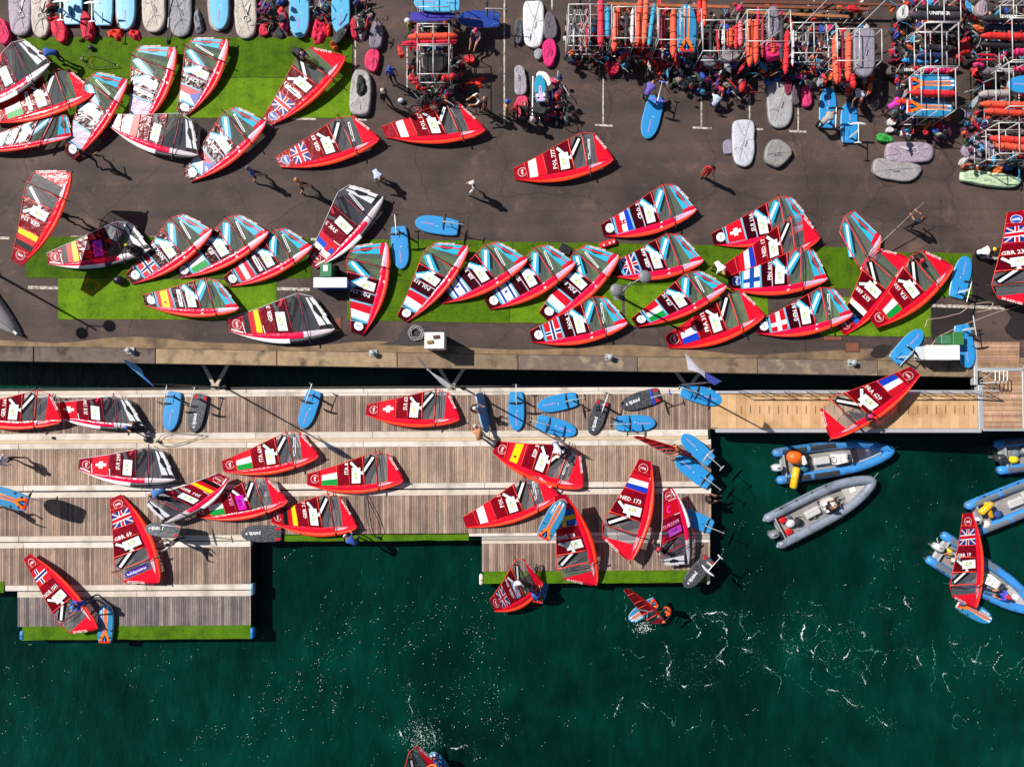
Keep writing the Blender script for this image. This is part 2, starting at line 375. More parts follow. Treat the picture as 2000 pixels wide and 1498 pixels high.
# ------------------------------------------------------------------ floating dock
def D(px, py, dz=0.): return P(px, py - .0065 * px, ZD + dz)
mpl, n, l, b = node_mat('mat_planks')
at = n.new('ShaderNodeAttribute'); at.attribute_name = 'Col'
g = n.new('ShaderNodeNewGeometry'); st = n.new('ShaderNodeMapping'); st.inputs['Scale'].default_value = (14, 1.2, 1); l.new(g.outputs['Position'], st.inputs[0])
gr = ramp(n, [(.3, (.7, .7, .72)), (.7, (1.2, 1.18, 1.14))]); l.new(nz(n, l, 1.6, 6, st.outputs[0]), gr.inputs[0])
wt = ramp(n, [(.35, (.72, .72, .75)), (.65, (1.18, 1.16, 1.14))]); l.new(nz(n, l, .9, 7, g.outputs['Position'], .7), wt.inputs[0])
l.new(mix(n, l, 1., mix(n, l, 1., at.outputs[0], gr.outputs[0], 'MULTIPLY'), wt.outputs[0], 'MULTIPLY'), b.inputs['Base Color']); b.inputs['Roughness'].default_value = .8
def planks(parent, name, x0, x1, y0, y1, pitch, fn, cols, dz=0., vert=True, th=.035):
    V, F, C = [], [], []
    n_ = max(1, int(round((x1 - x0) / pitch))) if vert else max(1, int(round((y1 - y0) / pitch)))
    for i in range(n_):
        if vert: u0, u1 = lerp(x0, x1, i / n_) + random.uniform(.18, .42), lerp(x0, x1, (i + 1) / n_) - random.uniform(.18, .42); q = [(u0, y1), (u1, y1), (u1, y0), (u0, y0)]
        else: u0, u1 = lerp(y0, y1, i / n_) + .12, lerp(y0, y1, (i + 1) / n_) - .12; q = [(x0, u1), (x1, u1), (x1, u0), (x0, u0)]
        zz = random.uniform(-.004, .004); k = len(V)
        top = [fn(a, c, dz + zz) for a, c in q]
        V += [v - Vector((0, 0, th)) for v in top] + top
        F += [(k + 4, k + 5, k + 6, k + 7), (k, k + 1, k + 5, k + 4), (k + 1, k + 2, k + 6, k + 5), (k + 2, k + 3, k + 7, k + 6), (k + 3, k, k + 4, k + 7)]
        cc = srgb(random.choice(cols)); f = random.uniform(.8, 1.15)
        C += [tuple(x * f for x in cc) + (1,)] * 8
    o = parent.add(name, V, F, mpl, kind='stuff')
    ca = o.data.color_attributes.new('Col', 'FLOAT_COLOR', 'POINT'); ca.data.foreach_set('color', [x for c in C for x in c])
    return o
WOOD = ['9a8274', 'a48c7d', '8d766a', 'b09a88', '9f897c', '826c62', 'a88f7c']
WOOD2 = ['b29a88', 'aa907c', 'bba492', '998070', 'b59c88', 'a38a78']
GREY = ['85787a', '77696b', '91857f', '6d6264']
concm = [mat(h, .85, .12, 2.5, .006, 30, dirt='b3a799', dscale=1.1, key='beam') for h in ('d8cdc2', 'd2c5b8', 'dcd3ca')]
dock = Thing('dock', None, None, D(700, 900), kind='structure')
under = mat('0c0b0a', .9, .1, key='under')
rows = [(-120, 1400, 778, 847, WOOD), (-120, 1389, 878, 948, WOOD2), (-120, 1389, 973, 1047, WOOD), (-120, 490, 1071, 1143, WOOD), (34, 490, 1167, 1224, GREY), (941, 1387, 1068, 1122, WOOD)]
for x0, x1, y0, y1, cset in rows: planks(dock, 'deck_planks', x0, x1, y0, y1, 4.4, D, cset)
def slab(x0, x1, y0, y1, dz0, dz1, m, name='beam'):
    q = [D(x0, y1, 0), D(x1, y1, 0), D(x1, y0, 0), D(x0, y0, 0)]
    ct = sum(q, Vector()) / 4
    rings = [[Vector((lerp(v.x, ct.x, 0) , v.y, v.z + z)) + (ct - v).normalized() * k for v in q] for z, k in ((dz0, 0), (dz1 - .012, 0), (dz1, .014))]
    V, F = loft(rings); dock.add(name, V, F, m)
bands = [(-120, 1389, 764, 771.5), (-120, 1389, 772, 777.6), (-120, 1383, 847.5, 860), (-120, 1389, 867, 877.5), (-120, 1389, 948.5, 959), (-120, 1389, 962, 972.5),
         (-120, 490, 1047.5, 1058), (-120, 490, 1060, 1070.5), (10, 490, 1143.5, 1154), (34, 490, 1156, 1166.5), (916, 1387, 1047.5, 1053), (941, 1387, 1062, 1067.5)]
for bi, (x0, x1, y0, y1) in enumerate(bands):
    cuts = [x0] + [c + (bi % 3) * 9 for c in (37, 268, 482, 710, 938, 1170) if x0 + 40 < c + (bi % 3) * 9 < x1 - 40] + [x1]
    for a, c in zip(cuts, cuts[1:]): slab(a + .3, c - .3, y0, y1, -.25, .012 if bi % 2 == 0 else .02, concm[(bi + int(a)) % 3])
slab(-120, 1383, 860.5, 866.5, -.2, .045, mat('cdb797', .7, .12, 3, .01, 20, key='timber'), 'fender_beam')
slab(941, 1387, 1054, 1061, -.2, -.01, mat('a89f96', .6, .1, 8, key='grate'), 'grating')
slab(-120, 1389, 759.5, 763.5, -.4, -.12, mat('5d5853', .8, .2, 3, key='edgebeam'), 'edge_beam')
V, F = [], []
for x0, x1, y0, y1 in [(-120, 1388, 761, 1047), (-120, 489, 1047, 1143), (36, 489, 1143, 1226), (941, 1386, 1047, 1122)]:
    q = [D(x0, y1), D(x1, y1), D(x1, y0), D(x0, y0)]; v, f = prism([(p.x, p.y) for p in q], ZD - .85, ZD - .045 - .003 * len(V) / 8); k = len(V); V += v; F += [tuple(i + k for i in t) for t in f]
dock.add('float', V, F, under)
def turfd(x0, y0, x1, y1, label, dz=.0): 
    off = .0065 * x0
    return turf(x0, y0 - off, x1, y1 - off, '527a0a', label, ZD + dz, -.0065 * (x1 - x0))
turfd(44, 1224, 490, 1250, 'long green turf strip along the lowest dock edge')
turfd(556, 1049, 916, 1061, 'narrow green turf strip along the middle dock edge')
turfd(944, 1122, 1386, 1146, 'green turf strip on the dock edge below the SWE 28 sail')
turfd(-60, 1135, 8, 1157, 'green turf corner at the left edge of the photograph')
for x0, y0, x1, y1, c, lb in [(39, 1232, 47, 1250, '3d86c4', 'light blue fender at the left corner of the lowest dock'), (488, 1143, 495, 1166, '8fb4cc', 'pale blue fender on the dock end above the turf strip'), (489, 1229, 496, 1250, '2e80d0', 'blue fender at the right corner of the lowest dock'), (936, 1128, 944, 1148, 'd8d2c4', 'cream fender at the left corner of the middle dock'), (1380, 1128, 1387, 1150, 'd8d2c4', 'cream fender at the right corner of the middle dock')]:
    A, C = D(x0, y0), D(x1, y1); c0 = (A + C) / 2
    V, F = boxo(c0 - Vector((0, 0, .14)), Vector((abs(C.x - A.x) / 2, 0, 0)), Vector((0, abs(C.y - A.y) / 2, 0)), Vector((0, 0, .2)), .05)
    t = Thing('fender', lb, 'fender', c0, 'corner fenders'); t.add('pad', V, F, mat(c, .5, .15, 6, key='fender'), smooth=True)
    V, F = tube([c0 + Vector((0, 0, .05)), c0 + Vector((0, 0, .09))], .03, 8); t.add('bolt', V, F, mat('55585c', .4, metal=.8))
# V-shaped steel arms that hold the dock off the quay
steel = mat('c9bda8', .55, .12, 4, dirt='7a5b40', dscale=2.2, key='armsteel')
for k, x in enumerate((421, 882, 1344)):
    t = Thing('mooring_arm', ('V shaped steel mooring arm near the first flag pole', 'V shaped steel mooring arm beside the white flag', 'V shaped steel mooring arm right of the grey boards')[k], 'mooring arm', D(x, 760), 'steel arms holding the dock')
    j = D(x, 757 + .0065 * x, -.05)
    for s in (-1, 1):
        e = P(x + s * 25, yq(x) - 2, -1.35); d = (e - j); u = d.normalized().cross(Vector((0, 0, 1))) * .085
        V, F = boxo((j + e) / 2, d / 2, u, Vector((0, 0, .06)), .01); t.add('strut', V, F, steel)
    V, F = boxo(j, Vector((.22, 0, 0)), Vector((0, .16, 0)), Vector((0, 0, .09)), .02); t.add('bracket', V, F, mat('a59a88', .6, .2, 4, key='brk'))
    V, F = tube([j + Vector((0, 0, .08)), j + Vector((0, 0, .22))], .06, 10); t.add('pin', V, F, mat('707274', .4, metal=.7))
# gangway
ZG0, ZG1 = ZD + .12, .06
def G(px, py, dz=0.):
    t = (px - 1402) / (1910 - 1402); return P(px, py, lerp(ZG0, ZG1, max(0, min(1, t))) + dz)
gw = Thing('gangway', 'tan boarded gangway ramp from the dock up to the quay platform', 'gangway', G(1402, 800))
tan = [mat(h, .7, .1, 4, .004, 30, dirt='a67f52', dscale=1.0, key='gboard') for h in ('c9a074', 'cfa87e', 'c29a70', 'caa27a')]
alu = mat('c3c4c8', .45, .08, 6, metal=.35, key='alu')
xs = [1402 + i * 18.15 for i in range(29)]
for i in range(28):
    x0, x1 = xs[i] + .25, xs[i + 1] - .25
    q = [G(x0, 836.5), G(x1, 836.5), G(x1, 768), G(x0, 768)]
    V = [v - Vector((0, 0, .04)) for v in q] + q; F = [(4, 5, 6, 7), (0, 1, 5, 4), (1, 2, 6, 5), (2, 3, 7, 6), (3, 0, 4, 7)]
    bo = gw.add('board', V, F, tan[i % 4])
    if i > 1:
        V, F = boxo(G((x0 + x1) / 2, 800, .012), Vector((.014, 0, 0)), Vector((0, .21, 0)), Vector((0, 0, .012))); gw.add('grip_bar', V, F, mat('7a5a36', .6, key='grip'), parent=bo)
for y, dz in ((766, 0), (841, 0)):
    A, B_ = G(1398, y, -.05), G(1914, y, -.05); d = B_ - A
    V, F = boxo((A + B_) / 2, d / 2, Vector((0, .1 if y > 800 else .07, 0)), Vector((0, 0, .14)), .02); gw.add('side_beam', V, F, alu)
# truss rail on the upper side
hr = 1.0
tops = []
for i in range(12):
    x = 1440 + i * 44; A = G(x, 764); B_ = A + Vector((0, 0, hr)); tops.append((A, B_))
    V, F = tube([A, B_], .022, 6); gw.add('rail_post', V, F, alu)
for i in range(11):
    V, F = tube([tops[i][0], tops[i + 1][1]], .016, 6); gw.add('rail_brace', V, F, alu)
for h in (hr, .55):
    A, B_ = tops[0][0] + Vector((0, 0, h)), tops[-1][0] + Vector((0, 0, h)); V, F = tube([A, B_], .035 if h == hr else .02, 8); gw.add('hand_rail', V, F, alu)
V, F = boxo(D(1395, 815), Vector((.18, 0, 0)), Vector((0, .8, 0)), Vector((0, 0, .06)), .01); gw.add('hinge_plate', V, F, mat('c9a57a', .6, .1, 4, key='hp'))
# quay platform at the head of the gangway
pf = Thing('platform', None, None, P(1950, 780), kind='structure')
PW = ['c09a7c', 'b38c6e', 'caa68a', 'a98466', 'b8917a']
def Q(px, py, dz=0.): return P(px, py, .06 + dz)
planks(pf, 'deck_planks', 1921, 1997, 726, 837, 3.4, Q, PW, 0, False)
planks(pf, 'deck_planks', 1909, 1991, 668, 718, 3.0, Q, PW, 0, False)
planks(pf, 'deck_planks', 2003, 2100, 668, 837, 3.4, Q, PW, 0, False)
for x0, y0, x1, y1 in [(1912, 752, 1920, 840), (1921, 837.5, 2110, 842), (1998, 722, 2002, 837), (1909, 718.5, 2110, 725), (1903, 668, 1908.5, 752)]:
    A, C = Q(x0, y1), Q(x1, y0); V, F = boxz(A.x, A.y, C.x, C.y, -.25, .075, .015); pf.add('edge_beam', V, F, alu)
A, C = Q(1909, 842), Q(2110, 668); V, F = boxz(A.x + .1, A.y + .1, C.x, C.y - .05, -.5, -.02); pf.add('underframe', V, F, under)
gt = Thing('safety_gate', 'small white tubular safety gate at the head of the gangway', 'gate', Q(1925, 735))
for i, x in enumerate((1918, 1926, 1934, 1941)):
    p = Q(x, 748); q = Q(x, 726)
    V, F = tube([p, p + Vector((0, 0, .85)), p + Vector((0, .1, .95)), q + Vector((0, 0, .95)), q], .028, 6); gt.add('hoop', V, F, mat('d8d6d2', .4, key='gatew'))
V, F = tube([Q(1914, 748, .5), Q(1944, 748, .5)], .024, 6); gt.add('cross_bar', V, F, mat('d8d6d2', .4, key='gatew'))
V, F = tube([Q(1914, 744, .1), Q(1938, 728, .9)], .02, 6); gt.add('brace', V, F, mat('b8b6b2', .4, key='gatew2'))
# far ground so the quay reaches out of sight
# ------------------------------------------------------------------ windsurf rigs
yl = smoothtab([(0, 0), (.25, -.080), (.5, -.112), (.76, -.088), (.945, -.040), (1.0, -.004)])
YU = [(0, .118), (.33, .205), (.70, .325), (.72, .33), (.85, .300), (1.0, .02)]
def yu(x): return interp(YU, x)
YS = [(0, .004), (.1, -.014), (.2, -.02), (.6, -.02), (.86, .006), (1.0, .016)]
def ys(x): return interp(YS, x)
BLK = '141216'
STY = {
 'A': dict(out='fb4426', inn='f01430', p1='9c0c22', p2='a80e26', p3='84091c', p4='660716', foot='ee1830', win='888a90', k='f2f2f2', ko=BLK, trim='f04a3c', ring=('7a0b1f', 'f0e8e8')),
 'B': dict(out='fb4830', inn='ea1444', p1='3f0614', p2='46a5cf', p3='3a0512', p4='35060f', foot='35b2d6', win='8a948c', k='f4f8fa', ko='2fb0d8', trim='e63a4e', ring=('f2f2f2', 'f2f2f2')),
 'C': dict(out='e8e6e6', inn='e8144a', p1='8c0c26', p2='bc1434', p3='780a20', p4='4c0818', foot='d4d6da', win='5c5e66', k='26262a', ko=BLK, trim='c8203c', ring=('7a0b1f', 'f0e8e8')),
}
W_, R_, B_L, Y_, K_, G_ = 'eef0f0', 'd4162a', '1c3fc0', 'ffd21a', '101014', '15963c'
def hs(*cs): n_ = len(cs); return [([(0, 1 - i / n_), (1, 1 - i / n_), (1, 1 - (i + 1) / n_), (0, 1 - (i + 1) / n_)], c) for i, c in enumerate(cs)]
def vs(*cs): n_ = len(cs); return [([(i / n_, 0), ((i + 1) / n_, 0), ((i + 1) / n_, 1), (i / n_, 1)], c) for i, c in enumerate(cs)]
def rc(x0, y0, x1, y1, c): return ([(x0, y0), (x1, y0), (x1, y1), (x0, y1)], c)
def cross(bg_, c1, c2=None, x=.38):
    o = [rc(0, 0, 1, 1, bg_), rc(x - .11, 0, x + .11, 1, c1), rc(0, .36, 1, .64, c1)]
    if c2: o += [rc(x - .055, 0, x + .055, 1, c2), rc(0, .43, 1, .57, c2)]
    return o
FLAG = {
 'POL': hs(W_, R_), 'GER': hs(K_, 'c8141e', Y_), 'ITA': vs(G_, W_, R_), 'FRA': vs(B_L, W_, R_), 'EST': hs('1c64c8', K_, W_), 'NED': hs(R_, W_, B_L),
 'ESP': [rc(0, 0, 1, 1, R_), rc(0, .25, 1, .75, Y_), rc(.25, .42, .36, .6, '9a3a1c')], 'AUT': hs(R_, W_, R_), 'CZE': [rc(0, 0, 1, .5, 'd8243a'), rc(0, .5, 1, 1, W_), ([(0, 0), (.5, .5), (0, 1)], '4a5cb8')],
 'SVK': hs(W_, '1c50c0', R_) + [rc(.22, .3, .46, .72, 'c8203c')], 'CRO': hs(R_, W_, B_L) + [rc(.4 + .06 * i, .36 + .09 * j, .46 + .06 * i, .45 + .09 * j, R_ if (i + j) % 2 == 0 else K_ if j % 2 else W_) for i in range(4) for j in range(4)],
 'SUI': [rc(0, 0, 1, 1, 'dc1428'), rc(.42, .18, .58, .82, W_), rc(.30, .38, .70, .62, W_)], 'NOR': cross('d01c2c', W_, '1c2c70'), 'FIN': cross(W_, '1c50a8'), 'DEN': cross('cc1426', W_), 'SWE': cross('1c62c0', 'ffc814'),
 'ISR': [rc(0, 0, 1, 1, W_), rc(0, .12, 1, .26, '2440a8'), rc(0, .74, 1, .88, '2440a8'), ([(.42, .4), (.58, .4), (.5, .64)], '2440a8'), ([(.42, .58), (.58, .58), (.5, .34)], '3c58b8')],
 'TUR': [rc(0, 0, 1, 1, 'c8101e')], '': [],
}
gb = [rc(0, 0, 1, 1, '20307e')]
for a, c in (((0, 0), (1, 1)), ((0, 1), (1, 0))):
    for wd, cc in ((.14, W_), (.045, R_)):
        dx, dy = (c[0] - a[0]), (c[1] - a[1]); q = wd / 2
        gb.append(([(a[0] + q * .7, a[1] - q * dy * .7), (c[0] + q * .7 if dx < 0 else c[0], c[1] - q * dy), (c[0] - q * .7, c[1] + q * dy * .7), (a[0] - q * .7, a[1] + q * dy * .7)], cc))
gb = [([(min(1, max(0, x)), min(1, max(0, y))) for x, y in p], c) for p, c in gb]
FLAG['GBR'] = gb + [rc(.40, 0, .60, 1, W_), rc(0, .34, 1, .66, W_), rc(.44, 0, .56, 1, 'c8142c'), rc(0, .40, 1, .60, 'c8142c')]
NATION = dict(POL='Polish', GER='German', ITA='Italian', FRA='French', EST='Estonian', NED='Dutch', ESP='Spanish', CZE='Czech', SVK='Slovak', CRO='Croatian', SUI='Swiss', NOR='Norwegian', FIN='Finnish', DEN='Danish', SWE='Swedish', ISR='Israeli', TUR='Turkish', GBR='British')
prt = lambda c: mat(c, rough=.25, var=.08, scale=4, spec=.25, key='print')
def rig(T, B, C, style, code='', flag='', where='', base=0., z=(.05, .36, .2), xmin=0., bow=.05, emb=None, card=True, codecol='f4f4f4', cardcol=None, pfilm=.10, label=None, group=None, opts=''):
    """T tip, B mast foot, C clew: pixels; z their heights above base"""
    S_ = STY[style]
    t, b_, c = P(*T, base + z[0]), P(*B, base + z[1]), P(*C, base + z[2])
    e1 = b_ - t; e2 = (c - t - e1 * .71) / .33
    nrm = e1.cross(e2).normalized()
    if nrm.z < 0: nrm = -nrm
    L = e1.length; bow = bow + random.uniform(-.03, .05)
    up = (-e1).normalized(); right = Vector((up.y, -up.x, 0))
    sg = 1 if right.dot(e2) > 0 else -1
    def S(x, y, h=0.):
        return t + e1 * x + e2 * y + nrm * (h + bow * 4 * x * (1 - x))
    if not label:
        look = {'A': 'red sail', 'B': 'red and light blue sail', 'C': 'white edged sail with pink and maroon panels'}[style]
        label = look + ((' numbered ' + code) if code else '') + (' ' + where if where else '')
    th = Thing('windsurf_rig', label, 'sail', S(.5, .05), group or ('rigged sails on the quay' if base > -.5 else 'rigged sails on and by the dock'))
    def strip(name, xa, xb, f0, f1, m, h=0., nx=None, ny=4, bulge=0.):
        xa = max(xa, xmin)
        if xa >= xb - .005: return None
        nx = nx or max(2, int((xb - xa) * 26)); V = []
        for i in range(nx + 1):
            x = lerp(xa, xb, i / nx)
            for j in range(ny + 1):
                s = j / ny; V.append(S(x, lerp(f0(x), f1(x), s), h + bulge * math.sin(math.pi * s)))
        F = [(i * (ny + 1) + j, (i + 1) * (ny + 1) + j, (i + 1) * (ny + 1) + j + 1, i * (ny + 1) + j + 1) for i in range(nx) for j in range(ny)]
        if nrm.dot((V[F[0][1]] - V[F[0][0]]).cross(V[F[0][3]] - V[F[0][0]])) < 0: F = [tuple(reversed(f)) for f in F]
        return th.add(name, V, F, m, smooth=True)
    def ring_(poly, h): return [S(x, y, h) for x, y in poly]
    def decal(name, polys, h, parent=None):
        V, F, fm, ms = [], [], [], []
        for i, (p, cc) in enumerate(polys):
            if max(q[0] for q in p) < xmin or (xmin and min(q[0] for q in p) < xmin - .07): continue
            k = len(V); V += ring_(p, h + .0015 * i); F.append(tuple(range(k, k + len(p))))
            if cc not in ms: ms.append(cc)
            fm.append(ms.index(cc))
        if V: return th.add(name, V, F, [prt(cc) for cc in ms], fm=fm, parent=parent)
    def stroke(p, q, wd):
        dx, dy = q[0] - p[0], q[1] - p[1]; ln = math.hypot(dx, dy); nx_, ny_ = -dy / ln * wd / 2, dx / ln * wd / 2
        return [(p[0] + nx_, p[1] + ny_), (q[0] + nx_, q[1] + ny_), (q[0] - nx_, q[1] - ny_), (p[0] - nx_, p[1] - ny_)]
    def words(name, s, xc, yc, cap, color, h, width=None, along=None, parent=None, bold=.04):
        V2, F2, wd = text2d(s, bold); sc = cap
        sx = sc if width is None else width / wd
        V = []
        for u, v in V2:
            du = (u - wd / 2) * sx * sg; V.append(S(xc - (v - .5) * sc, yc + du, h))
        return th.add(name, V, F2, prt(color), parent=parent)
    fl = lambda cc, tn=pfilm: mat(cc, rough=.2, spec=.2, var=.10, scale=2.5, bump=.03, bscale=3.2, thin=tn, key='sail')
    X0, X1, X2, X3, X4, X5 = 0, .135, .33, .452, .605, (.84 if style == 'A' else .865)
    mid = lambda x: lerp(yl(x), ys(x), .42 if x > .15 else .42)
    # sleeve round the mast
    outm = mat(S_['out'], .38, .12, 3, .012, 7, spec=.3, key='sleeve')
    if style == 'C':
        strip('luff_sleeve', 0, .56, yl, mid, outm, 0, bulge=.045); strip('luff_sleeve', .56, 1, yl, mid, mat('1b1b1f', .5, .15, 5, .01, 9, key='sleeve'), 0, bulge=.05)
    else: strip('luff_sleeve', 0, 1, yl, mid, outm, 0, bulge=.055)
    strip('sleeve_panel', 0, .76 if style != 'C' else .7, mid, ys, fl(S_['inn'], .03), 0, bulge=.03)
    strip('sleeve_panel', .76 if style != 'C' else .7, 1, mid, ys, mat('e79aa8' if style == 'A' else 'd6b4d0' if style == 'B' else 'c9bcc4', .4, .15, 8, key='mesh') if style != 'A' else fl('f22440', .03), 0, bulge=.02)
    if style == 'A': decal('sleeve_triangle', [([(.74, -.045), (.765, -.005), (.90, .0), (.86, -.02)], 'e0b4c0')], .036)
    panels = [(X0, X1, S_['p1'], pfilm), (X1, X2, 'd4c2d8' if style == 'B' and not flag else S_['p2'] if not (style == 'A' and flag in ('SUI', 'ITA', 'ESP')) else 'dc1626', pfilm), (X2, X3, S_['p3'], pfilm), (X3, X4, S_['p4'], pfilm)]  # unflagged style B: white-lilac sun glare painted into the panel colour
    for a, bb, cc, tn in panels:
        strip('sail_panel', a, bb, ys, yu, fl(cc, tn))
    winm = film(S_['win'], .66 if style != 'C' else .55, .16)
    xb = .735
    strip('sail_window', X4, xb, lambda x: ys(x), yu, winm); strip('sail_window', xb, X5, ys, lambda x: min(yu(x), .30 if style == 'A' else yu(x)), winm)
    # foot
    fm_ = fl(S_['foot'], .04); redm = fl('ee1a34' if style != 'C' else '2a2a2e', .04)
    if style == 'A':
        strip('foot_panel', X5, 1, ys, yu, fm_)
        decal('foot_trim', [(stroke((.848, .295), (.985, .045), .022), 'c9102a')], .006)
    else:
        strip('foot_panel', X5, 1, ys, yu, redm)
        pts = [(.785, .292), (.852, .288), (.978, .058), (.865, .04)]
        cs = [(pts, S_['foot']), ([(.852, .288), (.866, .272), (.985, .05), (.975, .05)], 'f0eef0'), ([(.838, .175), (.835, .225), (.865, .225), (.915, .125), (.885, .12)], '3c4c46' if style == 'B' else '2c2c30')]
        decal('foot_print', cs, .010)
        decal('foot_stripe', [(stroke((.80, .31), (.945, .03), .013), 'e6304a' if style == 'B' else BLK)], .016)
    if 'notext' not in opts:
        # lettering along the foot edge
        V2, F2, wd = text2d('SEVERNE', .04); A_, B__ = Vector((.862, .268)), Vector((.945, .125)); d = (B__ - A_); Ld = d.length; d = d / Ld; pn = Vector((-d.y, d.x))
        if sg < 0: A_, d, pn = B__, -d, -pn
        cap_ = .02
        V = [S(*(A_ + d * (u / wd * Ld) + (pn * ((v - .5) * cap_ * -sg * (1)))), .011) for u, v in V2]
        th.add('foot_lettering', V, F2, prt('f4f0f0'))
    # battens
    for xx, d0 in ((.135, 0), (.33, 0), (.452, .0), (.605, .0), (.735, .0)):
        if xx < xmin: continue
        n_ = 6; pts = [S(xx - .02 * (j / n_) * (1 if xx < .7 else .5), lerp(ys(xx), yu(xx) - .004, j / n_), .012) for j in range(n_ + 1)]
        V, F = tube(pts, (.03 if xx > .6 else .02) if style != 'C' else .018, 5); th.add('batten', V, F, mat(S_['trim'] if xx > .4 or style != 'B' else '7ec8e0', .4, .1, 5, key='batten'), smooth=True)
    # leech tape
    pts = [S(x, yu(x) - .002, .006) for x in [max(xmin, i / 14 * .72) for i in range(15)]] + [S(.85, .298, .006), S(.995, .026, .006)]
    V, F = tube(pts, .018, 5); th.add('leech_tape', V, F, mat('e8362c' if style != 'C' else 'cfccd0', .4, key='tape'), smooth=True)
    # mark across logo and window panels
    ko, kw = S_['ko'], S_['k']
    wk = .036 if style != 'B' else .074
    v0 = (.575, .095); a1 = (.70, .285); a2 = (.455, .235)
    P1 = [(stroke((v0[0] + .005, v0[1] - .01), a1, wk * 2.1 if style != 'B' else wk), ko), (stroke(v0, a2, wk * 1.3 if style == 'A' else wk * .95), ko)]
    if style == 'B': P1 = [(stroke((.635, .085), (.735, .25), .03), '20262c')] + P1
    if style == 'C': P1 += [(stroke((.62, .14), (.67, .28), .028), '3a3a40'), (stroke((.50, .17), (.47, .24), .03), '55565c'), (stroke((.53, .22), (.56, .28), .022), 'c8203c')]
    else: P1 += [(stroke(v0, (a1[0] - .004, a1[1] - .012), wk * .72 if style == 'A' else wk * .34), kw), (stroke((v0[0] - .004, v0[1] + .004), (a2[0] + .006, a2[1] - .01), wk * .75 if style == 'A' else wk * .5), kw)]
    decal('brand_mark', P1, .008)
    if card:
        cc = cardcol or 'f3f3f1'
        cd = decal('label_card', [([(.472, .0), (.472, .165), (.562, .165), (.562, .0)], cc)], .019)
        for s_, q, k2 in (('L', -1, '6fae2a'), ('Z', 0, 'e6c21a'), ('N', 1, '7cb83a')):
            words('card_print', s_, .508, .082 + sg * q * .022, .034, k2 if not cardcol else '3c1a8c', .0225, .02, parent=cd)
        words('card_print', 'LANZAROTE', .543, .082, .010, '9ab0c4', .0225, .07, parent=cd, bold=.02)
    # flag
    if flag:
        W0 = lambda x: (ys(x) + .006, yu(x) - .008)
        fx0, fx1 = .155, .318
        def fp(u, v):
            x = fx1 - v * (fx1 - fx0); a, bb = W0(x); uu = u if sg > 0 else 1 - u
            return (x, lerp(a, bb, uu))
        if flag in ('SUI',): fx0, fx1 = .150, .325
        decal('flag_print', [([fp(*q) for q in p], cc) for p, cc in FLAG[flag]], .009)
        if flag == 'TUR':
            th_ = [(.46 + .0, 0)]
            moon = [fp(.42 + .16 * math.cos(a), .5 + .26 * math.sin(a)) for a in [i * math.pi / 8 + .35 for i in range(15)]] + [fp(.46 + .12 * math.cos(a), .5 + .2 * math.sin(a)) for a in [i * math.pi / 8 + .35 for i in range(14, -1, -1)]]
            decal('flag_emblem', [(moon, 'ff3ad0')], .012)
    # number
    if code:
        x = X2 + .085; a, bb = ys(x) + .02, yu(x) - .012
        wn = text2d(code, .02)[2] * .040; wn = min(wn, (bb - a) * .96)
        words('number_print', code, x, bb - wn / 2, .041, codecol, .011, wn, bold=.02)
    # round emblem near the tip
    ec = (.083, .062); er = .045
    disc = lambda r: [(ec[0] + r * math.cos(i * math.pi / 9), ec[1] + r * math.sin(i * math.pi / 9)) for i in range(18)]
    e_ = emb or {'A': 'ring', 'B': 'white', 'C': 'ring'}[style]
    if e_ != 'none' and xmin < .05:
        if e_ == 'white': eo = decal('emblem', [(disc(er), 'f4f4f4')], .010); words('emblem_print', 'OPEL', ec[0], ec[1], .014, '6c6c70', .0135, .05, parent=eo)
        elif e_ == 'blue': eo = decal('emblem', [(disc(er), 'dfe6f4'), (disc(er * .9), '2a56b4')], .010); words('emblem_print', 'OPEL', ec[0], ec[1], .022, 'f4f4f4', .0155, .07, parent=eo)
        else: eo = decal('emblem', [(disc(er), 'f0dada'), (disc(er * .91), 'a0101e')], .010); words('emblem_print', 'OPEL', ec[0], ec[1], .020, 'f4f0f0', .0155, .06, parent=eo)
    # trims of light blue on style B, white on C
    if style == 'B': decal('panel_trim', [(stroke((.146, ys(.146)), (.142, yu(.142)), .010), '74c4e4'), (stroke((.452 - .008, ys(.45)), (.43, yu(.43)), .008), '8ed0e8'), (stroke((.335, ys(.335)), (.318, yu(.318)), .012), '7cc0e0'), (stroke((.62, ys(.62) - .0), (.60, -.085), .022), 'f0dfe4')], .014)
    if style == 'C': decal('panel_trim', [(stroke((.02, .02), (.13, -.01), .012), 'eceaea'), (stroke((.15, ys(.15)), (.138, .08), .008), 'f0eeee'), (stroke((.34, ys(.34)), (.332, .05), .008), 'f0eeee')], .014)
    # sponsor strip by the boom
    if 'strip' in opts: decal('sponsor_strip', [(stroke((.765, .05), (.79, .25), .022), 'f0f0f0'), (stroke((.765, .06), (.79, .24), .008), '30303a')], .011)
    if 'bars' in opts: decal('number_strip', [(stroke((.40, .0), (.40, .19), .04), 'f2f2f0'), (stroke((.40, .05), (.40, .15), .012), '3c3c44')], .011)
    if 'banner' in opts:
        bo_ = decal('banner', [(stroke((.795, .03), (.80, .255), .06), '4a2c9c')], .020); words('banner_print', 'holidayextras', .798, .145, .03, 'f2ecf6', .0235, .19, parent=bo_, bold=.02)
    # wishbone boom, mast foot, lines
    blackm = mat('17171a', .45, .1, 6, key='carbon')
    Pm = [(.752, -.085), (.75, .0), (.742, .1), (.733, .2), (.725, .3), (.720, .358)]
    hb = [.06, .16, .22, .22, .15, .05]
    V1 = tube([S(x, y, h_) for (x, y), h_ in zip(Pm, hb)], .017, 6); V2_ = tube([S(x - .008, y, -h_ * .45) for (x, y), h_ in zip(Pm, hb)], .017, 6)
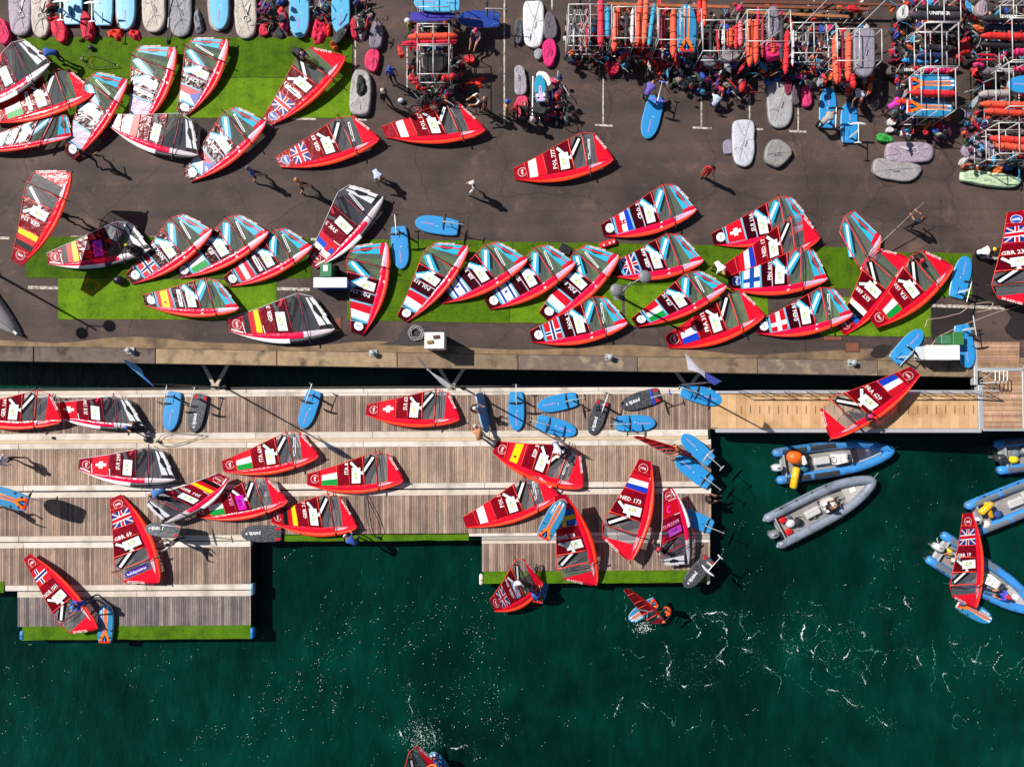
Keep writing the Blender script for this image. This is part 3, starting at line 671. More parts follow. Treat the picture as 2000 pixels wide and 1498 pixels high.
    V, F = join(V1, V2_); th.add('boom', V, F, blackm, smooth=True)
    V, F = tube([S(.752, -.115, .03), S(.752, -.07, .07)], .035, 8); th.add('boom_head', V, F, blackm)
    V, F = tube([S(.985, .0, .0), S(1.03, -.004, -.03)], [.04, .03], 8); th.add('mast_foot', V, F, mat('2a2a2c', .5, key='mf'))
    V, F = tube([S(.75, -.02, .14), S(.9, .02, .03), S(.985, .01, .01)], .006, 4); th.add('harness_line', V, F, mat('202024', .7, key='line'))
    V, F = tube([S(.66, .0, .02), S(.70, .12, .02), S(.73, .30, .03)], .006, 4); th.add('outhaul_line', V, F, mat('3a3a40', .7, key='line2'))
    return th
Z = (.05, .40, .24)
g1, g2 = 'sails laid out on the upper quay', 'sails laid out along the quay edge'
rig((-62, 215), (100, 124), (24, 86), 'C', z=(.3, .5, .1), where='cut by the left edge at the top left', group=g1, label='pale grey white edged sail cut by the left edge at the top left')
rig((-12, 242), (184, 184), (107, 140), 'A', '', 'ITA', z=(.24, .46, .14), bow=.12, group=g1, opts='bars', label='red sail with an Italian flag print shining in the upper left')
rig((-52, 294), (138, 268), (109, 226), 'B', '', '', group=g1, z=(.14, .34, .36), bow=.17, label='glaring sail at the left edge just below the Italian one', opts='bars')
rig((144, 313), (250, 157), (170, 161), 'B', '', '', group=g1, z=(.14, .38, .30), bow=.17, label='red and light blue sail whitened by sun glare beside the striped POL sail', opts='strip')
rig((272, 254), (343, 94), (258, 111), 'B', '', '', group=g1, z=(.03, .40, .24), opts='bars', label='red and light blue sail left of the CZE 98 one on the turf')
rig((366, 228), (445, 79), (362, 93), 'B', 'CZE 98', 'CZE', 'standing on the upper turf', group=g1, z=Z, opts='strip')
rig((213, 247), (386, 305), (352, 222), 'C', 'POL', 'POL', 'beside the turf', group=g1, z=(.3, .42, .5))
rig((372, 357), (520, 240), (437, 221), 'B', 'CZE 89', 'CZE', 'on the asphalt below the turf', group=g1, z=Z, opts='strip')
rig((531, 246), (675, 112), (583, 109), 'A', 'GBR 113', 'GBR', 'lying across the turf corner', group=g1, z=(.05, .5, .3), emb='blue', opts='bars')
rig((547, 328), (741, 273), (660, 230), 'A', 'GBR 83', 'GBR', 'on the open asphalt', group=g1, z=Z, emb='blue', opts='strip')
rig((753, 269), (948, 255), (868, 200), 'A', 'POL 17', 'POL', 'below the bicycles', group=g1, z=Z, emb='none')
rig((1006, 352), (1198, 313), (1132, 261), 'A', 'POL 777', 'POL', 'alone in the middle of the asphalt', group=g1, z=Z, opts='strip')
rig((44, 520), (139, 338), (51, 358), 'A', 'GER 320', 'GER', 'carried overhead at the left', group=g2, z=(2.15, 2.45, 2.3), pfilm=.16)
rig((94, 517), (294, 488), (226, 434), 'C', 'GER 9', 'GER', 'under a sail shadow', group=g2, z=Z, cardcol='c23ad0')
rig((259, 556), (415, 450), (331, 428), 'B', 'NOR 38', 'NOR', 'first of the tight row of three', group=g2, z=(.05, .5, .3), opts='strip')
rig((352, 545), (525, 455), (440, 427), 'B', 'ITA 67', 'ITA', 'second of the tight row of three', group=g2, z=(.05, .5, .3), opts='strip')
rig((447, 561), (610, 482), (532, 452), 'B', '', 'AUT', group=g2, z=(.05, .45, .3), opts='bars strip', label='red and light blue sail with a white strip, third of the tight row')
rig((283, 597), (467, 603), (400, 543), 'B', '', 'ESP', group=g2, z=(.05, .40, .24), opts='bars', label='red and light blue sail with Spanish colours on the turf above GER 3')
rig((449, 648), (654, 645), (580, 573), 'C', 'GER 3', 'GER', 'beside the rusty cover', group=g2, z=Z)
rig((617, 525), (750, 386), (660, 377), 'C', 'SVK 2', 'SVK', 'with a dark grey window', group=g2, z=Z, opts='strip')
rig((709, 656), (756, 475), (677, 506), 'B', 'POL 126', 'POL', 'standing tip down beside an upturned board', group=g2, z=Z)
rig((794, 630), (915, 482), (828, 492), 'B', 'POL 319', 'POL', 'next to the coiled hose', group=g2, z=(.05, .5, .3))
rig((863, 594), (1031, 507), (945, 480), 'B', 'ISR 39', 'ISR', 'behind POL 319', group=g2, z=(.05, .5, .3), emb='none', opts='strip')
rig((957, 605), (1124, 515), (1042, 485), 'B', 'ISR 2', 'ISR', 'with a white tip disc', group=g2, z=(.05, .5, .3), opts='strip')
rig((1070, 627), (1209, 500), (1120, 492), 'B', 'POL 817', 'POL', 'overlapping NOR 2', group=g2, z=(.08, .5, .3), opts='strip')
rig((1040, 669), (1226, 632), (1155, 580), 'B', 'NOR 2', 'NOR', 'nearest the quay edge', group=g2, z=Z, opts='strip')
rig((1193, 540), (1374, 510), (1300, 457), 'B', 'GBR 468', 'GBR', 'above the lamp post', group=g2, z=Z, emb='none')
rig((1179, 462), (1360, 411), (1291, 362), 'B', 'CRO 9', 'CRO', 'on the asphalt', group=g2, z=Z)
rig((1244, 639), (1420, 560), (1336, 535), 'B', 'ITA 25', 'ITA', 'right of the lamp post', group=g2, z=(.1, .5, .4), opts='strip')
rig((1306, 680), (1493, 617), (1418, 570), 'A', 'FRA 312', 'FRA', 'near the quay edge', group=g2, z=(.05, .34, .2))
rig((1394, 479), (1584, 437), (1517, 385), 'B', 'SUI 130', 'SUI', 'topmost of the right hand pile', group=g2, z=(.05, .3, .2))
rig((1416, 540), (1601, 466), (1540, 425), 'A', 'NED 17', 'NED', 'sandwiched between SUI 130 and FIN 802', group=g2, z=(.12, .42, .42), emb='none', pfilm=.05)
rig((1422, 563), (1616, 546), (1561, 484), 'B', 'FIN 802', 'FIN', 'with a blue tip disc', group=g2, z=(.22, .42, .5), emb='blue')
rig((1479, 652), (1665, 615), (1599, 562), 'B', 'DEN 81', 'DEN', 'with a white cross', group=g2, z=(.1, .42, .3), opts='strip')
rig((1650, 655), (1775, 505), (1692, 503), 'A', 'EST 688', 'EST', 'lying under ITA 150', group=g2, z=(.04, .3, .25))
rig((1712, 640), (1861, 521), (1777, 501), 'A', 'ITA 150', 'ITA', 'lying over EST 688', group=g2, z=(.35, .5, .55))
rig((1608, 606), (1721, 464), (1647, 424), 'B', '', '', group=g2, z=(-.2, .3, .2), xmin=.60, card=False, opts='notext', label='half rolled red and light blue sail beside the man with a long mast')
rig((1998, 411), (2032, 600), (1934, 556), 'A', 'GBR 23', 'GBR', 'cut by the right edge', group=g2, z=(.5, .8, .6), emb='blue', pfilm=.14)
g3 = 'sails on the wooden dock'
zd = (.05, .36, .2)
rig((-72, 815), (120, 823), (72, 762), 'A', 'GER 164', 'GER', 'cut by the left edge on the dock', ZD, group=g3, z=(.1, .45, .5))
rig((92, 806), (280, 832), (222, 772), 'C', 'SUI 134', 'SUI', 'beside a blue helmet', ZD, group=g3, z=(.05, .36, .3))
rig((153, 917), (342, 938), (291, 872), 'C', 'SUI 295', 'SUI', 'with a clear window', ZD, group=g3, z=zd)
rig((449, 934), (324, 1022), (297, 968), 'C', 'GER 105', 'GER', 'held by a sailor', ZD, group=g3, z=(.7, .45, .6))
rig((436, 921), (622, 892), (559, 843), 'A', 'ITA 630', 'ITA', 'with the tip at a white edged sail', ZD, group=g3, z=zd, opts='strip')
rig((385, 1010), (562, 980), (494, 932), 'A', 'ITA 27', 'ITA', 'with a magenta card', ZD, group=g3, z=(.1, .5, .4), cardcol='d01cb0', codecol='e69ac8')
rig((600, 947), (787, 940), (732, 882), 'A', 'ITA 8', 'ITA', 'with a yellow tag on the foot', ZD, group=g3, z=zd)
rig((714, 810), (897, 820), (850, 760), 'A', 'SUI 63', 'SUI', 'near the quay wall', ZD, group=g3, z=zd)
rig((530, 1020), (697, 1030), (640, 962), 'A', 'GER 21', 'GER', 'near the middle turf strip', ZD, group=g3, z=(.05, .36, .24))
rig((962, 884), (1137, 952), (1110, 868), 'A', 'ESP 3', 'ESP', 'with a feather shadow beside it', ZD, group=g3, z=zd, opts='strip')
rig((910, 1030), (1093, 970), (1022, 931), 'A', 'POL 1', 'POL', 'at the corner of the turf strip', ZD, group=g3, z=(.05, .36, .24), emb='none', opts='strip')
rig((237, 965), (312, 1137), (226, 1114), 'A', 'GBR 60', 'GBR', 'upright on the dock', ZD, group=g3, z=(.1, .45, .35), opts='banner')
rig((59, 1080), (192, 1226), (117, 1218), 'A', 'NOR 1501', 'NOR', 'carried by a sailor in blue', ZD, group=g3, z=(.3, .5, .45))
rig((1105, 964), (1165, 1142), (1086, 1107), 'A', 'SWE 28', 'SWE', 'tilted up on the dock edge', ZD, group=g3, z=(1.75, .15, .5), pfilm=.08)
rig((1272, 902), (1231, 1095), (1176, 1020), 'A', 'NED 173', 'NED', 'leaning over the dock', ZD, group=g3, z=(.5, .9, .9))
rig((1312, 950), (1346, 1100), (1287, 1084), 'C', 'TUR2008', 'TUR', 'in the shade', ZD, group=g3, z=(1.2, .5, .7), cardcol='b43ab4', codecol='e89ad8', pfilm=.3)
rig((966, 1193), (1060, 1138), (1006, 1092), 'A', 'GBR 404', 'GBR', 'held at the water edge', ZD, group=g3, z=(-.15, .2, 1.2), cardcol='8a9ac8', codecol='dcd2e8')
rig((1226, 1148), (1300, 1216), (1260, 1209), 'A', '', '', '', ZW, z=(3.0, .25, 1.1), group='sails on and over the water', label='red sail seen nearly edge on above a rider in an orange vest', emb='none', card=False)
rig((770, 1640), (862, 1500), (797, 1468), 'A', '', 'GBR', '', ZW, z=(.6, .4, 1.5), group='sails on and over the water', label='red sail cut by the bottom edge of the photograph')
rig((1247, 851), (1356, 889), (1296, 882), 'A', '', '', '', ZD, z=(2.6, .4, 1.2), group=g3, label='red sail tilted almost edge on beside the upright blue boards', card=False, emb='none')
rig((1899, 1001), (1906, 1186), (1853, 1139), 'A', 'GBR 19', 'GBR', 'raised over a blue boat', ZW, z=(2.2, .6, 1.0), group='sails on and over the water')
rig((1797, 732), (1624, 857), (1622, 776), 'A', 'FRA 629', 'FRA', 'carried up the gangway', -.55, z=(1.2, 1.1, 1.35), group=g3, pfilm=.22)
# ------------------------------------------------------------------ boards with foils
BO = smoothtab([(0, .0), (.02, .30), (.06, .52), (.14, .76), (.26, .93), (.42, 1.0), (.6, 1.0), (.8, .96), (.94, .86), (1.0, .76)])
WATERPRT = prt
def outline(n_=16):
    ts = [0, .01, .03, .06, .1, .16, .24, .34, .46, .6, .74, .86, .94, .985, 1.0]
    return [(t, BO(t) if t < .985 else BO(t) - (.06 if t == 1.0 else 0)) for t in ts]
def scratchm():
    if 'sc' in _M: return _M['sc']
    m, n, l, b = node_mat('mat_woven'); g = n.new('ShaderNodeTexCoord')
    mp = n.new('ShaderNodeMapping'); mp.inputs['Scale'].default_value = (2.4, 9, 3); l.new(g.outputs['Object'], mp.inputs[0])
    r = ramp(n, [(.47, srgb('17191d')), (.53, srgb('383a42')), (.6, srgb('9a9da6'))]); l.new(nz(n, l, 6, 6, mp.outputs[0], .75, 1.2), r.inputs[0])
    l.new(r.outputs[0], b.inputs['Base Color']); b.inputs['Roughness'].default_value = .45; _M['sc'] = m; return m
def board(nose, tail, kind, label, base=0., z=.04, foil=True, up=True, roll=0., width=None, flag=None, zn=None, wing='1a1a1e', rot=0., th=.12, mastc='d6d8da', group='foil boards'):
    """nose, tail: pixels; kind blue / grey / deck; bottom up unless kind is deck; z height of the underside"""
    A = P(*nose, base + z + (zn or 0) + th); T_ = P(*tail, base + z + th); d = (T_ - A); L = d.length; d.normalize()
    s = d.cross(Vector((0, 0, 1))).normalized(); u = s.cross(d).normalized()
    if u.z < 0: u = -u
    if roll: rm = Matrix.Rotation(R(roll), 3, d); s = rm @ s; u = rm @ u
    W2 = (width or .44 * L / 2.15) 
    O = A - u * th
    t_ = Thing('foil_board', label, 'board', (A + T_) / 2 - u * th, group)
    def S(t, y, h): return O + d * (L * t) + s * (W2 * y) + u * h
    ol = outline(); loop = [(t, w_) for t, w_ in ol] + [(t, -w_) for t, w_ in reversed(ol) if w_ > 0]
    rings = []
    for ins, h in ((.10, 0), (.03, .02), (0, th * .45), (.012, th * .8), (.07, th * .985), (.2, th), (.6, th + .004)):
        rings.append([S(.5 + (t - .5) * (1 - ins * .42), y * (1 - ins), h) for t, y in loop])
    V, F = loft(rings)
    top = {'blue': '2f90d2', 'grey': None, 'deck': '2f86b8', 'navy': '1c3f9a', 'lblue': '57b0dc', 'pale': 'dfe4ea', 'purple': '3a34a0', 'turq': '2a9cc4'}[kind]
    if kind == 'grey':
        ms = [mat('202227', .5, .1, key='railg'), scratchm()]
    else:
        side = {'blue': '9fb6c6', 'deck': 'cfd4da', 'pale': 'c8ccd2'}.get(kind, 'b9c4cc')
        ms = [mat(side, .4, .08, 6, key='rail'), mat(top, .38, .10, 5, .002, 30, key='boardtop')]
    nl = len(loop); fm = []
    for i in range(len(F)):
        fm.append(1 if (i // nl) >= 3 and i < nl * 6 or i == len(F) - 1 else 0)
    hull = t_.add('hull', V, F, ms, fm=fm, smooth=False)
    def dec(name, polys, h=.008):
        V, F, fm, cs = [], [], [], []
        for i, (p, c) in enumerate(polys):
            k = len(V); V += [S(a, b_, th + h + .0015 * i) for a, b_ in p]; F.append(tuple(range(k, k + len(p))))
            if c not in cs: cs.append(c)
            fm.append(cs.index(c))
        if F:
            a, b_, c_ = V[F[0][0]], V[F[0][1]], V[F[0][2]]
            t_.add(name, V, F, [prt(c) for c in cs], fm=fm, parent=hull)
    def word(s_, tc, yc, cap, color, ln, name='lettering'):
        V2, F2, wd = text2d(s_, .03); sc = ln / wd
        # reads along the board, right way up for one side
        V = [S(tc - (x - wd / 2) * sc / L, yc + (y - .5) * cap / W2, th + .012) for x, y in V2]
        t_.add(name, V, F2, prt(color), parent=hull)
    def ln(a, b_, w_, c):
        dx, dy = (b_[0] - a[0]) * L, (b_[1] - a[1]) * W2; q = math.hypot(dx, dy); nx_, ny_ = -dy / q * w_ / 2 / L, dx / q * w_ / 2 / W2
        return ([(a[0] + nx_, a[1] + ny_), (b_[0] + nx_, b_[1] + ny_), (b_[0] - nx_, b_[1] - ny_), (a[0] - nx_, a[1] - ny_)], c)
    if kind in ('blue', 'lblue', 'navy'):
        word('starboard', .30, 0, .085, 'c99ad6', .66)
        lc = '8cc4ea' if kind != 'navy' else '5ab4e4'
        dec('tail_lines', [ln((.80, s_ * .82), (.86, s_ * .55), .012, lc) for s_ in (1, -1)] + [ln((.86, s_ * .55), (.97, s_ * .5), .012, lc) for s_ in (1, -1)] + [ln((.72, .05), (.95, .05), .03, '1d3f78')])
        V, F = tube([S(.52, .12, th), S(.52, .12, th + .012)], .03, 8); t_.add('vent_plug', V, F, prt('dfe6ea'), parent=hull)
    if kind == 'grey':
        word('patrik', .34, 0, .20, 'e8eaee', .62); dec('logo_square', [([(.125, -.12), (.125, .12), (.165, .12), (.165, -.12)], 'e8eaee')])
        dec('tail_print', [([(.86, -.82), (.86, -.5), (.97, -.45), (.97, -.7)], 'd0182c'), ([(.86, .82), (.86, .5), (.97, .45), (.97, .7)], 'd0182c')])
    if kind in ('deck', 'turq', 'pale'):
        if kind == 'deck':
            pl = [ln((.05, y), (.5, y * .8), .085, 'e9eef2') for y in (.22, -.22)] + [ln((.12, y), (.75, y), .08, 'ee7a30') for y in (.16, -.16)] + [ln((.1, 0), (.75, 0), .05, '4a7fae')]
            pl += [([(.70, -.14), (.70, .14), (.82, .5), (.93, .72), (.99, .6), (.99, -.6), (.93, -.72), (.82, -.5)], 'f07a24'), ([(.93, -.66), (.93, .66), (.992, .58), (.992, -.58)], 'e8301c'), ([(.78, 0), (.9, .32), (.96, .22), (.96, -.22), (.9, -.32)], '1c2050'), ([(.82, 0), (.955, .1), (.955, -.1)], '3a94d0')]
        else:
            c2 = 'e6b0dc' if kind == 'turq' else 'b8a8c8'
            pl = [([(.42, -.22), (.42, .22), (.72, .28), (.8, .7), (.97, .6), (.97, -.6), (.8, -.7), (.72, -.28)], c2), ([(.66, -.8), (.66, -.45), (.84, -.35), (.9, -.75)], 'f0eef2'), ([(.66, .8), (.66, .45), (.84, .35), (.9, .75)], 'f0eef2'), ([(.45, -.05), (.45, .05), (.62, .05), (.62, -.05)], '3a3a44')]
        dec('deck_print', pl)
        if kind == 'deck':
            word('STARBOARD', .27, .55, .11, 'e9eef2', .5)
        for t0, y0 in ((.66, .78), (.66, -.78), (.84, .55), (.84, -.55)):
            pts = [S(t0, y0 - .14, th), S(t0 + .005, y0 - .1, th + .05), S(t0 + .01, y0 + .02, th + .065), S(t0 + .015, y0 + .12, th)]
            V, F = tube(pts, .022, 6); t_.add('foot_strap', V, F, mat('16161a', .7, key='strap'), parent=hull, smooth=True)
    if foil:
        sg = 1 if foil is True else foil
        mt = .87; mh = .92
        f0 = S(mt, 0, th * .9); f1 = f0 + u * mh * (1)
        if kind in ('deck', 'turq', 'pale'): f0 = S(mt, 0, 0.02); f1 = f0 - u * mh
        V, F = loft([[c + d * (.06 * a) + s * (.008 * b_) for a, b_ in ((-1, 0), (-.4, 1), (.5, .8), (1, 0), (.5, -.8), (-.4, -1))] for c in (f0, f1)])
        t_.add('foil_mast', V, F, mat(mastc, .35, .05, metal=.4, key='fmast'))
        a, b_ = f1 - d * .42, f1 + d * .66
        V, F = tube([a, a + d * .08, b_ - d * .05, b_], [.012, .026, .02, .008], 8); fu = t_.add('fuselage', V, F, mat(mastc, .35, .05, metal=.4, key='fmast'), smooth=True)
        def wing_(c, span, ch, sweep, cl, name):
            rings = []
            for i in range(9):
                q = -1 + i / 4; k = max(.12, math.sqrt(max(0, 1 - abs(q) ** 2.4))); cc = c + s * (span / 2 * q) + d * (sweep * q * q) - u * (.03 * q * q)
                rings.append([cc + d * (ch * k * a_) + u * (ch * .07 * k * h_) for a_, h_ in ((-.5, 0), (-.2, 1), (.3, .6), (.5, 0), (.3, -.6), (-.2, -1))])
            V, F = loft(rings); t_.add(name, V, F, mat(cl, .4, .05, key='wing'), parent=fu, smooth=True)
        wing_(a + d * .07, .88, .13, .05, wing, 'front_wing'); wing_(b_ - d * .06, .38, .08, .03, wing if wing != 'f0f0f0' else 'f0f0f0', 'tail_wing')
    return t_
gu, gd = 'upturned boards on the quay', 'boards on the dock'
board((784, 526), (778, 442), 'blue', 'upturned blue board standing nose down beside the POL 126 sail', group=gu)
board((810, 433), (895, 446), 'blue', 'upturned blue board lying across above the turf', group=gu)
board((1889, 500), (1868, 582), 'blue', 'upturned blue board right of the ITA 150 sail', group=gu)
board((1802, 645), (1747, 706), 'blue', 'upturned blue board tilted beside the rinse tank', group=gu)
board((1893, 719), (1879, 634), 'blue', 'upturned blue board half in shade right of the green crate', group=gu, z=.12, wing='26262a')
board((329, 842), (341, 765), 'blue', 'upturned blue board left of a grey patterned board on the dock', ZD, group=gd)
board((376, 845), (393, 770), 'grey', 'grey patterned board left of the mooring arm with red tail', ZD, group=gd)
board((590, 837), (615, 763), 'blue', 'upturned blue board alone with a T shaped foil shadow', ZD, group=gd)
board((953, 845), (937, 767), 'blue', 'blue board held on its edge by a sailor', ZD, roll=62, z=.35, foil=False, group=gd)
board((1009, 842), (1008, 765), 'blue', 'upturned blue board straight up next to the one on its edge', ZD, group=gd)
board((1050, 795), (1127, 779), 'blue', 'upturned blue board lying across, upper of two', ZD, group=gd)
board((1126, 845), (1048, 823), 'blue', 'upturned blue board lying across, lower of two', ZD, group=gd)
board((1155, 849), (1179, 782), 'grey', 'grey patterned board with a red tail between blue boards', ZD, group=gd)
board((1213, 793), (1289, 770), 'grey', 'grey patterned board with blue foil wings', ZD, wing='2440d0', group=gd)
board((1281, 826), (1202, 827), 'blue', 'upturned blue board below the grey board with blue wings', ZD, group=gd)
board((1411, 784), (1331, 760), 'blue', 'upturned blue board shaded by the flag at the gangway foot', ZD, group=gd)
board((1332, 850), (1390, 902), 'blue', 'blue board overhanging the dock corner with a foil over the water', ZD, z=.5, group=gd, wing='9aa0a8')
board((1320, 893), (1388, 945), 'blue', 'blue board at the dock corner with a red sail over its nose', ZD, z=.1, group=gd)
board((1318, 1000), (1392, 1030), 'blue', 'blue board sticking out behind the TUR2008 sail', ZD, z=.1, group=gd)
board((1337, 1147), (1388, 1090), 'grey', 'grey patterned board hanging over the lower dock corner', ZD, z=.45, group=gd, wing='d0d4d8')
board((207, 1180), (204, 1256), 'deck', 'orange and blue deck up board on the lowest turf strip', ZD, z=.12, foil=False, group=gd)
board((1100, 978), (1060, 1052), 'deck', 'orange and blue deck up board carried over the SWE 28 sail', ZD, z=1.95, foil=False, group=gd)
board((1064, 1102), (1048, 1177), 'deck', 'orange and blue deck up board half hidden by the GBR 404 sail', ZD, z=-.35, foil=False, group=gd)
board((-30, 958), (52, 985), 'deck', 'orange and blue board carried overhead at the left edge', ZD, z=1.75, group=gd)
board((1938, 1213), (1873, 1176), 'deck', 'blue and orange board floating under the GBR 19 sail', ZW, z=.0, foil=False, group='boards on the water')
board((1229, 1212), (1282, 1175), 'deck', 'white and blue striped board under the edge on sail', ZW, z=-.02, foil=False, group='boards on the water')
board((842, 1470), (880, 1530), 'deck', 'orange and navy board at the bottom edge of the photograph', ZW, z=0, foil=False, group='boards on the water')
board((470, 1042), (550, 1043), 'grey', 'grey patterned board lying flat left of the turf strip', ZD, foil=False, group=gd)
board((282, 1030), (352, 1038), 'grey', 'grey patterned board carried by a sailor in white', ZD, z=1.0, roll=-28, group=gd)
board((1263, 271), (1283, 188), 'blue', 'upturned blue board on the asphalt behind a sailor in purple', group=gu, wing='7a68d0')
for x, y0, y1, k, lb, tl in [(141, -45, 48, 'lblue', 'pale blue board with a white foil, first at the top left', 1), (201, -40, 50, 'lblue', 'light blue board with a white foil, second at the top left', 1), (245, -30, 58, 'lblue', 'light blue board with a red cloth at its nose', 0), (428, -30, 58, 'lblue', 'light blue board between grey bags at the top', 0), (584, -20, 74, 'lblue', 'light blue board on a pale bag beside the red vest', 0), (665, -20, 67, 'lblue', 'light blue board with a black bag over its nose', 0)]:
    if tl: board((x, y0), (x, y1), k, lb, group=gu, wing='f0f0f0', mastc='f0f0f0', z=.1)
    else: board((x, y1), (x, y0), k, lb, group=gu, foil=False, z=.14)
board((893, 36), (976, 38), 'navy', 'upturned navy shaded board beside the gear rack', group=gu, z=.5)
board((808, 4), (898, 6), 'lblue', 'bright blue board on top of the gear rack at the top edge', group=gu, z=1.7, foil=False)
board((890, 30), (801, 33), 'purple', 'narrow purple board with a white tip on the gear rack', group=gu, z=1.5, foil=False, width=.26)
board((1053, 146), (1057, 199), 'turq', 'turquoise and pink deck up board on a beach trolley', group=gu, z=1.0, foil=False)
board((1619, 170), (1616, 250), 'blue', 'upturned blue board left of a pair near the racks', group=gu)
board((1659, 199), (1659, 279), 'blue', 'upturned blue board right of a pair near the racks', group=gu, wing='d0d4d8')
board((1341, 8), (1341, 102), 'deck', 'orange tailed blue board strapped upright in a rack', group=gu, z=1.6, foil=False)
board((1868, 163), (1777, 164), 'deck', 'orange tailed blue board lying across the right hand rack, upper', group=gu, z=1.6, foil=False)
board((1862, 212), (1772, 208), 'deck', 'orange tailed blue board lying across the right hand rack, lower', group=gu, z=1.25, foil=False)
board((1968, 165), (2055, 165), 'blue', 'blue board nose at the right edge in a rack', group=gu, z=1.6, foil=False)
# ------------------------------------------------------------------ bags and gear
def chaikin(p, it):
    for _ in range(it):
        q = []
        for i in range(len(p)):
            a, b_ = p[i], p[(i + 1) % len(p)]
            q += [(a[0] * .75 + b_[0] * .25, a[1] * .75 + b_[1] * .25), (a[0] * .25 + b_[0] * .75, a[1] * .25 + b_[1] * .75)]
        p = q
    return p
def ridge(p): return (1 - abs(noise.noise(p)) * 2.2)
def puffy(name, label, cat, outline2, h, m, group=None, seed=0, z=0., crease=.03, base=0., piping=None, extra=True, logo=None):
    """soft bag from a pixel outline: upright flanks, flat creased top, seam piping"""
    pts = chaikin(outline2, 2); m_ = len(pts)
    W = [P(x, y, base + z + h * .6) for x, y in pts]; c = sum(W, Vector()) / m_
    if sum((W[i] - c).cross(W[(i + 1) % m_] - c).z for i in range(m_)) < 0: W.reverse()
    sv = Vector((seed * 1.7, seed * .9, seed * .3)); rings = []
    for k, hh in ((.07, 0), (.015, .2), (0, .5), (.012, .78), (.05, .93), (.11, 1.0), (.22, 1.0), (.38, .98), (.56, .99), (.75, 1.0), (.92, .99)):
        r = []
        for v in W:
            p = Vector((lerp(v.x, c.x, k), lerp(v.y, c.y, k), base + z + h * hh)); q = p + sv
            nn = .55 * noise.noise(q * 2.2) + .5 * ridge(Vector((q.x * 3.2, q.y * 1.1, 0))) * .5 + .35 * ridge(q * 6)
            out = Vector(((v - c).x, (v - c).y, 0)).normalized()
            p += out * (noise.noise(q * 2.8) * crease * 1.1 + noise.noise(q * 9) * crease * .4) * (1 - k) + Vector((0, 0, (nn - .45) * crease * 1.5 * hh))
            r.append(p)
        rings.append(r)
    V, F = loft(rings)
    L = c.copy(); L.z = base + z
    t = Thing(name, label, cat, L, group)
    body = t.add('shell', V, F, m, smooth=True)
    far = max(range(m_), key=lambda i: (W[i] - c).length); opp = (far + m_ // 2) % m_; q1, q3 = (far + m_ // 4) % m_, (far + 3 * m_ // 4) % m_
    dd = (rings[5][opp] - rings[5][far]); LL = dd.length; dd.normalize(); ss = Vector((-dd.y, dd.x, 0)); top = Vector((c.x, c.y, base + z + h * 1.0 + crease * .9))
    if piping:
        V, F = tube(rings[3], .016, 5, closed=True); t.add('piping', V, F, mat(piping, .6, key='pipe'), smooth=True)
    if extra:
        zl = mat('3e3a42', .6, key='zip')
        V, F = tube([rings[k][far] + Vector((0, 0, .006)) for k in (3, 4, 5, 6, 8, 10)] + [rings[k][opp] + Vector((0, 0, .006)) for k in (10, 8, 6)], .008, 4); t.add('zip', V, F, zl)
        hp = [top - dd * .18 + ss * .1 - Vector((0, 0, .03)), top - dd * .12 + ss * .1 + Vector((0, 0, .03)), top + dd * .12 + ss * .1 + Vector((0, 0, .03)), top + dd * .18 + ss * .1 - Vector((0, 0, .03))]
        V, F = tube(hp, .014, 5); t.add('handle', V, F, mat('2a2a30', .8, key='handle'), smooth=True)
        if LL > 1.4:
            for f in (.28, .72):
                mid_ = lerp(far, far + m_ // 2, f); i1 = int(far + (m_ // 2) * f) % m_; i2 = int(far - (m_ // 2) * f) % m_
                V, F = tube([rings[k][i1] + Vector((0, 0, .005)) for k in (3, 5, 7)] + [lerp(rings[8][i1], rings[8][i2], .5) + Vector((0, 0, .004))] + [rings[k][i2] + Vector((0, 0, .005)) for k in (7, 5, 3)], .009, 4); t.add('seam_strap', V, F, mat('6c666e', .7, key='seam'))
    if logo:
        lc = mat(logo, .6, key='logo'); c1 = top + dd * (LL * .12)
        V, F = tube([c1 + (dd * math.cos(a) + ss * math.sin(a)) * .15 for a in [2 * math.pi * k / 14 for k in range(14)]], .018, 4, closed=True); t.add('logo_ring', V, F, lc)
        V, F = boxo(c1 - dd * .42 + ss * .18, dd * .3 + ss * -.16, (ss + dd * .5).normalized() * .035, Vector((0, 0, .008))); t.add('logo_stripe', V, F, lc)
    return t
def crumple(name, label, cat, outline2, h, m, group=None, seed=0, z=0., base=0.):
    """crumpled cloth or soft gear: ridged folds over an uneven outline"""
    pts = chaikin(outline2, 2); m_ = len(pts); W = [P(x, y, base + z) for x, y in pts]; c = sum(W, Vector()) / m_; sv = Vector((seed * 2.3, seed * 1.1, 0)); rings = []
    if sum((W[i] - c).cross(W[(i + 1) % m_] - c).z for i in range(m_)) < 0: W.reverse()
    for k in (0, .1, .25, .42, .6, .8, .95):
        r = []
        for v in W:
            q = Vector((lerp(v.x, c.x, k), lerp(v.y, c.y, k), 0)); o = Vector(((v - c).x, (v - c).y, 0)); n1 = noise.noise(q * 4 + sv); w_ = 1 + (.32 * n1 + .2 * noise.noise(q * 11 + sv)) * (1 - k)
            hh = h * min(1, k * 3.2 + .03) * (.45 + .6 * max(0, ridge(q * 3.4 + sv)) + .35 * noise.noise(q * 9 + sv))
            r.append(Vector((c.x + o.x * (1 - k) * w_, c.y + o.y * (1 - k) * w_, base + z + max(.005, hh))))
        rings.append(r)
    V, F = loft(rings)
    return one(name, label, cat, V, F, m, group, smooth=True)
